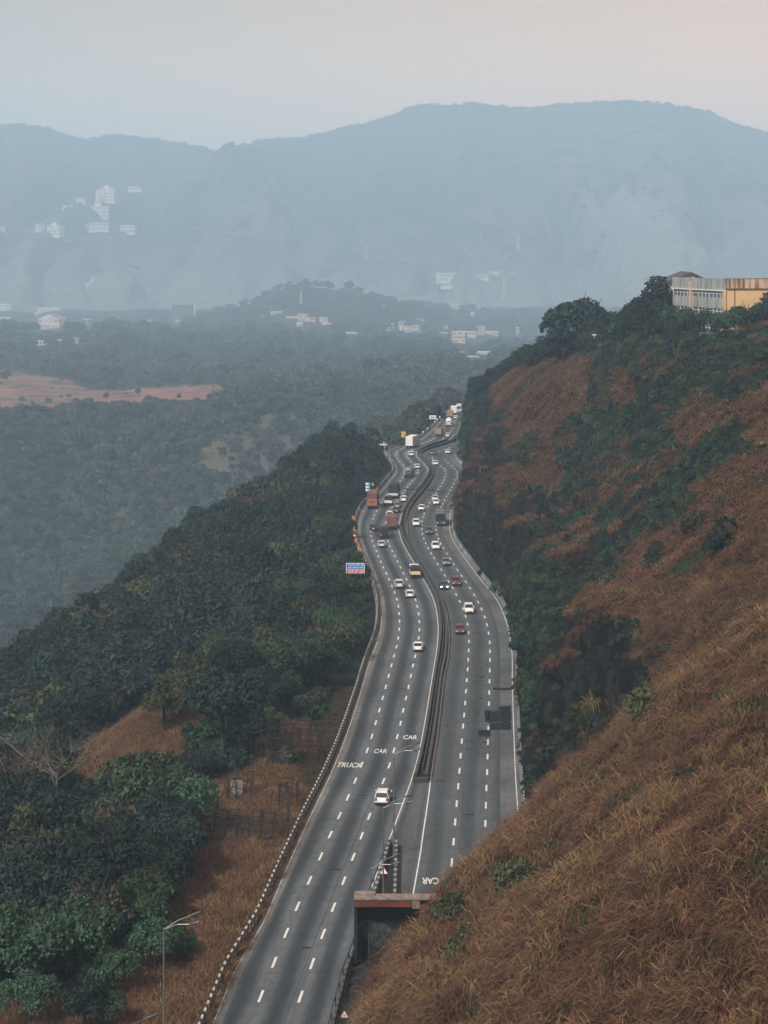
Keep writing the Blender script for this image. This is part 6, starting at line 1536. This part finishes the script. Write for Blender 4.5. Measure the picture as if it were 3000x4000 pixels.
sign('curve_sign', 1456, 1886, 1897, 8, 592., 'small brown curve sign just right of the tall blue board', 'sign', [('sign_yellow', 0, 1, 0, 1), ('black_plastic', .35, .65, .2, .8)], 4)
sign('direction_board', 1690, 1623, 1637, 26, 800., 'wide pale blue board beyond the far barrier', 'sign', [('sign_white', 0, 1, 0, 1), ('sign_blue', .1, .9, .2, .5), ('sign_blue', .15, .85, .6, .75)], 9)
sign('warning_board', 1576, 1686, 1708, 16, 742., 'tall yellow warning board behind the big white box truck', 'sign', [('sign_yellow', 0, 1, 0, 1), ('black_plastic', .5, .8, .55, .75), ('black_plastic', .5, .8, .2, .4)], 6)
CH = [(1372, 2027, 'topmost orange chevron marker on the barrier below the orange truck'), (1383, 2087, 'orange chevron marker beside the black sport utility car'), (1394, 2118, 'faded orange chevron marker just below the small red disc'),
      (1406, 2152, 'orange chevron marker on the barrier above the billboard'), (1437, 2223, 'orange chevron marker touching the right edge of the billboard')]
for px, py, lb in CH:
    Y = F * CZ / (py + 14 - HY); x = float(lX('L', Y)) - .8
    o = empty('chevron_sign', (x, Y, -.3), 0, lb, 'sign', 'orange chevron markers along the barrier')
    MB().box(-.30, .30, -.02, .03, 1.15, 2.05).build('board', 'sign_orange', o)
    c = MB(); c.add([(-.16, -.035, 1.95), (.02, -.035, 1.95), (.2, -.035, 1.6), (.02, -.035, 1.25), (-.16, -.035, 1.25), (.02, -.035, 1.6)], [(0, 5, 2, 1), (5, 4, 3, 2)]); c.build('chevron', 'black_plastic', o)
    MB().box(-.05, .05, .04, .12, 0, 1.9).build('post', 'steel_dark', o)
Y = F * CZ / (2115 - HY); x = float(lX('L', Y)) - .8
o = empty('disc_sign', (x, Y, -.3), 0, 'small round red rimmed sign between two chevron markers', 'sign')
MB().tube([(0, 0, 1.75), (0, -.04, 1.75)], .34, 16).build('disc', 'sign_red', o); MB().tube([(0, -.04, 1.75), (0, -.05, 1.75)], .2, 14).build('face', 'sign_white', o); MB().tube([(0, .06, 0), (0, .06, 1.8)], .05, 6).build('post', 'steel_dark', o)
def triangle(px, py, Y, s, label, symbol):
    c = at(px, py, Y); o = empty('triangle_sign', (c.x, Y, -.2), 0, label, 'sign'); z = c.z + .2
    def tri(k, y): return [(-s * k, y, z - s * .58 * k), (s * k, y, z - s * .58 * k), (0, y, z + s * 1.15 * k)]
    MB().add(tri(1, 0) + tri(1, .05), [(0, 1, 2), (5, 4, 3), (0, 3, 4, 1), (1, 4, 5, 2), (2, 5, 3, 0)]).build('rim', 'sign_red', o)
    MB().add(tri(.80, -.012), [(0, 1, 2)]).build('face', 'sign_white', o)
    if symbol:      # two lanes joining: an open loop above an open arch
        def arc(cx, cz, r, a0, a1): return [(cx + r * math.cos(R(a)), -.03, cz + r * math.sin(R(a))) for a in np.linspace(a0, a1, 9)]
        sy = MB()
        for pts in (arc(0, z + .10 * s, .16 * s, 180, 360), arc(0, z - .28 * s, .16 * s, 0, 180)):
            up_ = .30 * s if pts[4][2] < z + .1 * s and pts is not None and pts[4][2] > z - .2 * s else -.22 * s
            q = [(pts[0][0], -.03, pts[0][2] + up_)] + pts + [(pts[-1][0], -.03, pts[-1][2] + up_)]
            sy.tube(q, .05 * s, 5)
        sy.build('symbol', 'black_plastic', o)
    MB().tube([(0, .12, 0), (0, .12, z)], .05, 6).build('post', 'steel', o)
triangle(1345, 3966, 187., .42, 'red rimmed triangle sign with black lane symbol at the bottom of the pit', True)
triangle(1500, 3405, 224., .46, 'white triangle sign between the arms of the striped island walls', False)
# roadside hut at the bend
c = at(1496, 1748, 738.); zt = SPUR.zat(c.x, 738.)
o = empty('guard_hut', (c.x, 738., c.z - 1.3), 0, 'small white roofed guard hut at the outer road bend', 'hut')
MB().box(-1.1, -.85, -.9, .9, -2, 2.2).box(.5, .75, -.9, .9, -2, 2.2).box(-1.1, .75, .7, .9, -2, 2.2).build('wall', 'wall_white', o)
MB().box(-1.4, 1.5, -1.2, 1.2, 2.2, 2.5).build('roof', 'roof_pale', o)
MB().box(-.85, .5, .3, .69, -1.9, 2.15).build('dark_opening', 'window_dark', o)
sign('chevron_board', 1499, 1728, 1741, 5, 735.5, 'narrow red and white chevron board on the guard hut front', 'sign', [('sign_white', 0, 1, 0, 1), ('sign_red', .2, .8, .25, .75)], 3)
for px, py, lb in ((1524, 1796, 'dark oil drum on the road shoulder at the outer bend'), (1533, 1817, 'second dark drum on the shoulder below the first one')):
    p = gp(px, py); o = empty('drum', p, 0, lb, 'drum')
    MB().tube([(0, 0, 0), (0, 0, 1.0)], .33, 12).build('body', 'steel_dark', o); MB().tube([(0, 0, .48), (0, 0, .53)], .35, 12).build('rib', 'black_plastic', o)
# pale caps on the far barrier
for k, (px, py) in enumerate(((1716, 1632), (1706, 1642), (1699, 1651), (1673, 1678), (1655, 1692), (1617, 1712))):
    Y = F * CZ / (py + 8 - HY); x = float(lX('L', Y)) - .3
    o = empty('barrier_cap', (x, Y, .96), 0, ('topmost' if k == 0 else 'lowest' if k == 5 else ['', 'second', 'third', 'fourth', 'fifth'][k]) + ' white marker post on the far barrier top, counted from the road end', 'marker post', 'white marker posts on the far barrier')
    MB().box(-.22, .22, -.3, .3, 0, .45).build('body', 'sign_white', o); MB().box(-.24, .24, -.32, .32, .45, .55).build('top', 'sign_white', o)

# ------------------------------------------------------------------ ruined timber frames, drums and boards on the verge
def frame(px, py, Y, nx, ny, w, dpt, h, label, lean=.25, name='timber_frame', levels=(.35, .68, 1.0)):
    x = (px - 1500) * Y / F; z = SPUR.zat(x, Y) - .2
    o = empty(name, (x, Y, z), 0, label, 'frame', 'ruined timber frames on the verge'); g = random.Random(int(px))
    top = {}
    for i in range(nx):
        for j in range(ny):
            a = Vector((-w / 2 + w * i / (nx - 1), dpt * (j / max(1, ny - 1) - .5), 0)); t = a + Vector((g.uniform(-lean, lean), g.uniform(-lean, lean), h * g.uniform(.85, 1.15)))
            top[i, j] = (a, t); MB().tube([a, t], [.09, .07], 5).build('post', 'bamboo', o)
    r = 0
    for f in levels:
        for j in range(ny):
            for i in range(nx - 1):
                a, b = top[i, j], top[i + 1, j]
                if g.random() < .12: continue
                MB().tube([a[0].lerp(a[1], f) - Vector((.3, 0, 0)), b[0].lerp(b[1], f) + Vector((.3, 0, g.uniform(-.2, .2)))], .055, 4).build('rail', 'bamboo', o)
        for i in range(nx):
            for j in range(ny - 1):
                a, b = top[i, j], top[i, j + 1]; MB().tube([a[0].lerp(a[1], f), b[0].lerp(b[1], f)], .055, 4).build('crossbar', 'bamboo', o)
    for i in range(nx - 1):
        j = i % ny; a, b = top[i, j], top[i + 1, j]
        MB().tube([a[0], b[1]], .05, 4).build('brace', 'bamboo', o)
        if g.random() < .6: MB().tube([a[0].lerp(a[1], .68), b[0].lerp(b[1], .35)], .04, 4).build('brace', 'bamboo', o)
    return o
frame(955, 3270, 246, 8, 3, 10.5, 5.5, 3.2, 'long collapsed timber frame across the dry grass beside the barrier')
frame(1135, 2985, 283, 7, 3, 7.8, 6.5, 4.4, 'tangled dark timber frame in the grass gap beside the barrier', .7)
frame(1130, 3150, 258, 3, 2, 2.4, 4.0, 3.8, 'small upright timber frame against the striped barrier', .35)
frame(930, 3110, 262, 3, 2, 3.0, 3.0, 3.4, 'small timber frame by the leaning white board', .4)
for px, py, Y, sz, lb in ((1058, 3095, 262, .8, 'left dark drum tub on the bare ground between the timber frames'), (1110, 3085, 264, .95, 'right dark tub with upright stakes between the timber frames'), (1035, 3290, 243, 1.05, 'large round black drum in the grass below the long timber frame')):
    x = (px - 1500) * Y / F; o = empty('tub', (x, Y, SPUR.zat(x, Y) - .1), 0, lb, 'tub')
    MB().tube([(0, 0, 0), (0, 0, sz)], [sz * .75, sz * .8], 16).build('body', 'black_plastic', o)
    if px != 1035:
        for k in range(5): MB().tube([(math.cos(k * 1.3) * sz * .7, math.sin(k * 1.3) * sz * .7, sz * .8), (math.cos(k * 1.3) * sz * .7, math.sin(k * 1.3) * sz * .7, sz * 1.6)], .06, 4).build('stake', 'bamboo', o)
    else: MB().tube([(0, 0, sz), (0, 0, sz + .08)], sz * .84, 16).build('rim', 'rubber', o)
x = (925 - 1500) * 263 / F; o = empty('leaning_board', (x, 263, SPUR.zat(x, 263)), R(18), 'grey white board leaning upright at the shaded edge of the clearing', 'board')
MB().box(-.75, .75, -.05, .05, .2, 2.6).build('panel', 'concrete', o); MB().box(-.7, -.6, .06, .16, 0, 2.4).box(.6, .7, .06, .16, 0, 2.4).build('post', 'bamboo', o)
# watch frame at the cliff foot and steel rack on the spur tip
for px, py, Y, w, h, lb in ((1430, 1700, 760, 7, 6.5, 'dark open steel rack standing on the wooded spur tip'),):
    x = (px - 1500) * Y / F; z = SPUR.zat(x, Y); o = empty('steel_rack', (x, Y, z), 0, lb, 'frame')
    for i in range(5):
        for j in (0, 1): MB().tube([(-w / 2 + w * i / 4, j * 3, 0), (-w / 2 + w * i / 4, j * 3, h)], .14, 5).build('post', 'steel_dark', o)
    for zz in (h * .92, h * .78, h): MB().box(-w / 2, w / 2, -.1, .1, zz - .12, zz).box(-w / 2, w / 2, 2.9, 3.1, zz - .12, zz).build('beam', 'steel_dark', o)
for px, py, lb in ((1885, 2150, 'small dark pole frame at the cliff foot by the right barrier'),):
    p = gp(px, py); o = empty('pole_frame', (p.x + .8, p.y, 0), 0, lb, 'frame')
    for k in range(4): MB().tube([(k * .8, 0, -.5), (k * .8, 0, 2.6)], .06, 5).build('pole', 'steel', o)
    for zz in (.8, 1.6, 2.4): MB().tube([(-.2, 0, zz), (2.6, 0, zz)], .04, 4).build('rail', 'steel', o)

# ------------------------------------------------------------------ the building on the hill
Yc = 505.                                  # corner distance
c = at(2500, 1085, Yc); ztop = c.z; zb = at(2500, 1300, Yc).z
o = empty('hilltop_building', (c.x, Yc, zb), 0, 'large flat roofed hilltop building with yellow front and grey window side', 'building'); H = ztop - zb
ax = at(1905 + 730, 1090, 540.); corner = at(2500 + 0, 1080, Yc)
# grey side runs from the near corner away to the left; the yellow front runs to the right, facing the viewer
cor = at(2836, 1078, 486.); o.location = (cor.x, cor.y, zb)
far_ = at(2632, 1102, 520.); vec = Vector((far_.x - cor.x, far_.y - cor.y, 0)); Ls = vec.length; dr = vec.normalized(); fr = Vector((1, .04, 0)).normalized()
nf = Vector((0, -1, 0)); ns = Vector((-dr.y, dr.x, 0)); ns = ns if ns.x < 0 or ns.y < 0 else -ns
if ns.y > 0 and ns.x > 0: ns = -ns
LF = 34.
def slab(o_, name, mat, base, d1, l1, d2, l2, z0_, z1_):
    a = base; p = [a, a + d1 * l1, a + d1 * l1 + d2 * l2, a + d2 * l2]
    v = [(q.x, q.y, z0_) for q in p] + [(q.x, q.y, z1_) for q in p]
    f = [(3, 2, 1, 0), (4, 5, 6, 7), (0, 1, 5, 4), (1, 2, 6, 5), (2, 3, 7, 6), (3, 0, 4, 7)]
    mb = MB().add(v, f); b = mb.build(name, mat, o_)
    bm_fix(b.data); return b
import bmesh
def bm_fix(me):
    b = bmesh.new(); b.from_mesh(me); bmesh.ops.recalc_face_normals(b, faces=b.faces); b.to_mesh(me); b.free()
O = Vector((0, 0, 0)); back = Vector((-fr.y, fr.x, 0))
slab(o, 'core', 'wall_streaked', O + fr * .5 + back * .3, fr, LF, dr, Ls - .4, 0, H - .4)
slab(o, 'wall', 'wall_yellow', O + fr * .2, fr, LF, back, .32, 0, H - 2.3)
slab(o, 'parapet', 'wall_stained', O - back * .5, fr, LF + .3, back, .6, H - 2.3, H)
slab(o, 'coping', 'roof_grey', O - back * .6 - fr * .1, fr, LF + .5, back, .9, H, H + .15)
slab(o, 'drainpipe', 'black_plastic', O + fr * 2.0 - back * .12, fr, .16, back, .12, 0, H - 2.3)
# grey side: bands of wall and window, 3 storeys
sh = H / 3.25
out = -back.cross(UP) if False else Vector((dr.y, -dr.x, 0)); out = out if out.x < 0 else -out
def sideband(name, mat, s0, s1, z0_, z1_, th, off=0.): return slab(o, name, mat, dr * s0 + out * off, dr, s1 - s0, out, th, z0_, z1_)
sideband('side_parapet', 'wall_streaked', 0, Ls, H - 2.7, H, .35)
sideband('side_cornice', 'wall_white', -.05, Ls + .05, H - 3.0, H - 2.7, .6)
for fl in range(3):
    zt_ = H - 3.0 - fl * sh; wh = sh * .38
    sideband('side_wall', 'wall_streaked', 0, Ls, zt_ - sh + .02, zt_ - wh, .30)
    wb_ = sideband('window_band', 'window_dark', .4, Ls - .4, zt_ - wh, zt_, .10)
    for k in range(15):
        s_ = .4 + (Ls - .8) * k / 14
        if Ls * .52 < s_ < Ls * .60: continue
        slab(wb_, 'mullion', 'wall_white', dr * (s_ - .10) + out * .11, dr, .2, out, .10, zt_ - wh, zt_)
    slab(wb_, 'transom', 'wall_white', dr * .4 + out * .11, dr, Ls - .8, out, .08, zt_ - wh * .45, zt_ - wh * .36)
sideband('pilaster', 'wall_stained', Ls * .60, Ls * .66, 0, H - 1, .5); sideband('corner_pilaster', 'wall_yellow', -.1, .9, 0, H - 3, .5)
slab(o, 'roof', 'roof_grey', O + fr * .6 + back * .4, fr, LF, dr, Ls - 1, H - .5, H - .3)
# gabled hall behind
p = at(2700, 1062, 560.); zz = at(2700, 1062, 560.).z
g2 = empty('gabled_hall', (p.x, 560., zz - 9), 0, 'dark gabled roof hall standing behind the hilltop building', 'building')
MB().box(-7.5, 5, 0, 20, 0, 6).build('wall', 'wall_pink', g2)
rf = MB(); rf.add([(-8.6, -.8, 5.6), (0, -.8, 9), (5.8, -.8, 6.2), (-8.6, 20.5, 5.6), (0, 20.5, 9), (5.8, 20.5, 6.2), (-8.6, -.8, 5.2), (0, -.8, 8.5), (5.8, -.8, 5.8), (-8.6, 20.5, 5.2), (0, 20.5, 8.5), (5.8, 20.5, 5.8)],
   [(0, 1, 4, 3), (1, 2, 5, 4), (0, 6, 7, 1), (1, 7, 8, 2), (6, 9, 10, 7), (7, 10, 11, 8), (3, 4, 10, 9), (4, 5, 11, 10), (0, 3, 9, 6), (2, 8, 11, 5)])
b = rf.build('roof', 'roof_dark', g2); bm_fix(b.data)
gb = MB().add([(-7.5, -.02, 5.9), (4.9, -.02, 5.9), (0, -.02, 8.5)], [(0, 1, 2)]); gb.build('gable_wall', 'wall_pink', g2)
# fence of pale posts below the wall
x0 = (2735 - 1500) * 478 / F; o = empty('post_fence', (x0, 478, HILL.zat(x0, 478)), 0, 'row of pale fence posts at the foot of the hilltop building', 'fence')
for k in range(13):
    xx = k * .62; MB().box(xx - .09, xx + .09, -.08, .08, -.8, 2.0).build('post', 'concrete', o)
MB().box(-.2, 7.8, .1, .18, 1.7, 1.85).build('rail', 'concrete', o)
c = at(2350, 1210, 540.); zt = HILL.zat(c.x, 540.)
o = empty('porch_frame', (c.x, 540, zt), 0, 'pale open porch frame half hidden under the domed hilltop tree', 'porch')
for xx in (-1.9, -.2, 1.9): MB().box(xx - .14, xx + .14, -.14, .14, -.5, 4.4).build('post', 'wall_grey', o)
MB().box(-2.4, 2.6, -.4, 1.4, 4.4, 4.7).build('roof', 'roof_pale', o); MB().box(-1.9, 1.9, .9, 1.0, 0, 3.6).build('back_wall', 'wall_grey', o)

# ------------------------------------------------------------------ houses far away
def house(S, px, py, wpx, hpx, label, wall='wall_white', st=2, roof='roof_pale', group=None, gable=False, dep=.7, name='house', ymin=0, rz=None, blocks=1):
    p = S.hit(px, py, ymin) or MT.hit(px, py)
    if S is MT and p is not None: p.z += hpx * p.y / F * .22
    if p is None: print('NOHIT', label); return
    Y = p.y; w = wpx * Y / F; h = hpx * Y / F; d = max(6., w * dep)
    o = empty(name, p, random.uniform(-.35, .35) if rz is None else rz, label, 'house', group)
    g = random.Random(int(px * 7 + py))
    MB().box(-w / 2, w / 2, 0, d, -6, h).build('wall', wall, o)
    if gable:
        rf = MB(); rf.add([(-w * .58, -1, h * .95), (w * .58, -1, h * .95), (0, -1, h * 1.5), (-w * .58, d + 1, h * .95), (w * .58, d + 1, h * .95), (0, d + 1, h * 1.5)], [(0, 1, 2), (5, 4, 3), (0, 2, 5, 3), (1, 4, 5, 2), (0, 3, 4, 1)])
        rf.build('roof', roof, o)
        MB().add([(-w * .5, -1.05, h * .96), (w * .5, -1.05, h * .96), (0, -1.05, h * 1.42)], [(0, 1, 2)]).build('gable_wall', wall, o)
    else: MB().box(-w / 2 - .5, w / 2 + .5, -.7, d + .5, h, h + .45).build('roof', roof, o)
    sh_ = h / st
    nw = max(2, int(w / 3.6))
    for f in range(st):
        if not gable: MB().box(-w / 2 - .35, w / 2 + .35, -.9, -.02, f * sh_ + sh_ * .9, f * sh_ + sh_).build('floor_slab', wall, o)
        for k in range(nw):
            if g.random() < .15: continue
            xx = -w / 2 + w * (k + .5) / nw; MB().box(xx - w / nw * .30, xx + w / nw * .30, -.06, .04, f * sh_ + sh_ * .22, f * sh_ + sh_ * .78).build('window', 'window_dark', o)
    if blocks > 1 and not gable:
        MB().box(-w * .22, w * .14, d * .2, d * .8, h + .45, h + sh_ * .9).build('stair_tower', wall, o)
    return o
GM = 'white houses on the mountain side'
for px, py, w, h, lb, st in VILLAS:
    house(MT, px, py, w, h, lb, 'wall_white', st, 'roof_pale', GM, name='villa', blocks=2 if st > 2 else 1)
for px, py, w, h, lb in SLOPE_HOUSES:
    house(MT, px, py, w, h, lb, 'wall_white', 1, 'roof_pale', GM, name='house')
GV = 'pale houses far across the valley'
for px, py, w, h, lb, st in VALLEY_HOUSES:
    house(MT, px, py, w, h, lb, 'wall_white', st, 'roof_pale', GV, name='house')
GT_ = 'houses of the hazy town'
for px, py, w, h, lb, wl, st in TOWN:
    house(FARS, px, py, w, h, lb, wl, st, 'roof_pale', GT_, name='house')
GP = 'houses on the plateau edge'
for px, py, w, h, lb, wl, gb_ in PLATEAU_HOUSES:
    house(FARS, px, py, w, h, lb, wl, 1 if h < 20 else 2, 'roof_grey' if gb_ else 'roof_pale', GP, gb_, name='house')
# steel frame, masts
p = FARS.hit(715, 1262)
if p:
    k = p.y / F; o = empty('steel_tower_frame', p, 0, 'tall steel frame with vertical ribs on the plateau skyline', 'frame')
    W_, H_ = 86 * k, 74 * k
    for i in range(9):
        xx = -W_ / 2 + W_ * i / 8; MB().box(xx - .35, xx + .35, -.3, .3, -3, H_).build('rib', 'steel_pale' if i % 3 else 'wall_pink', o)
    for zz in (.3, .62, .98): MB().box(-W_ / 2, W_ / 2, -.5, -.31, H_ * zz - .5, H_ * zz).build('beam', 'steel', o)
    MB().box(W_ / 2 + .5, W_ / 2 + 2.2, -.5, .5, -3, H_ * 1.02).build('column', 'wall_white', o); MB().box(-W_ / 2, W_ / 2, 1.5, 2, H_ * .1, H_ * .95).build('sheet', 'steel_dark', o)
def mast(S, px, py, hpx, wpx, label, mat):
    p = S.hit(px, py) or MT.hit(px, py)
    if p is None: print('NOHIT', label); return
    k = p.y / F; h = hpx * k; w = wpx * k / 2; o = empty('lattice_mast', p, 0, label, 'mast')
    cs = [(-1, -1), (1, -1), (1, 1), (-1, 1)]; t = max(.3, w * .16)
    for a, b in cs: MB().tube([(a * w, b * w, -2), (a * w * .25, b * w * .25, h)], [t, t * .6], 5).build('leg', mat, o)
    br = MB(); n = 7
    for i in range(n):
        f0, f1 = i / n, (i + 1) / n; q0, q1 = w * (1 - .75 * f0), w * (1 - .75 * f1)
        for q in range(4):
            a, b = cs[q], cs[(q + 1) % 4]; br.tube([(a[0] * q0, a[1] * q0, h * f0), (b[0] * q1, b[1] * q1, h * f1)], t * .5, 4, caps=False); br.tube([(b[0] * q0, b[1] * q0, h * f0), (a[0] * q1, a[1] * q1, h * f1)], t * .5, 4, caps=False)
    br.build('bracing', mat, o); MB().tube([(0, 0, h), (0, 0, h * 1.08)], t * .6, 5).build('antenna', mat, o)
mast(FARS, 1176, 1238, 100, 14, 'red white lattice mast rising above the cream town block', 'wall_pink')
mast(FARS, 1968, 1182, 96, 8, 'pale slim mast across the valley above the town', 'wall_white')
mast(MT, 1430, 1020, 60, 10, 'very faint pylon on the left part of the mountain slope', 'steel_pale'); mast(MT, 2024, 985, 60, 12, 'very faint pylon on the right part of the mountain slope', 'steel_pale')
print('THINGS', len([o for o in COL.objects if o.parent is None]), len(COL.objects))
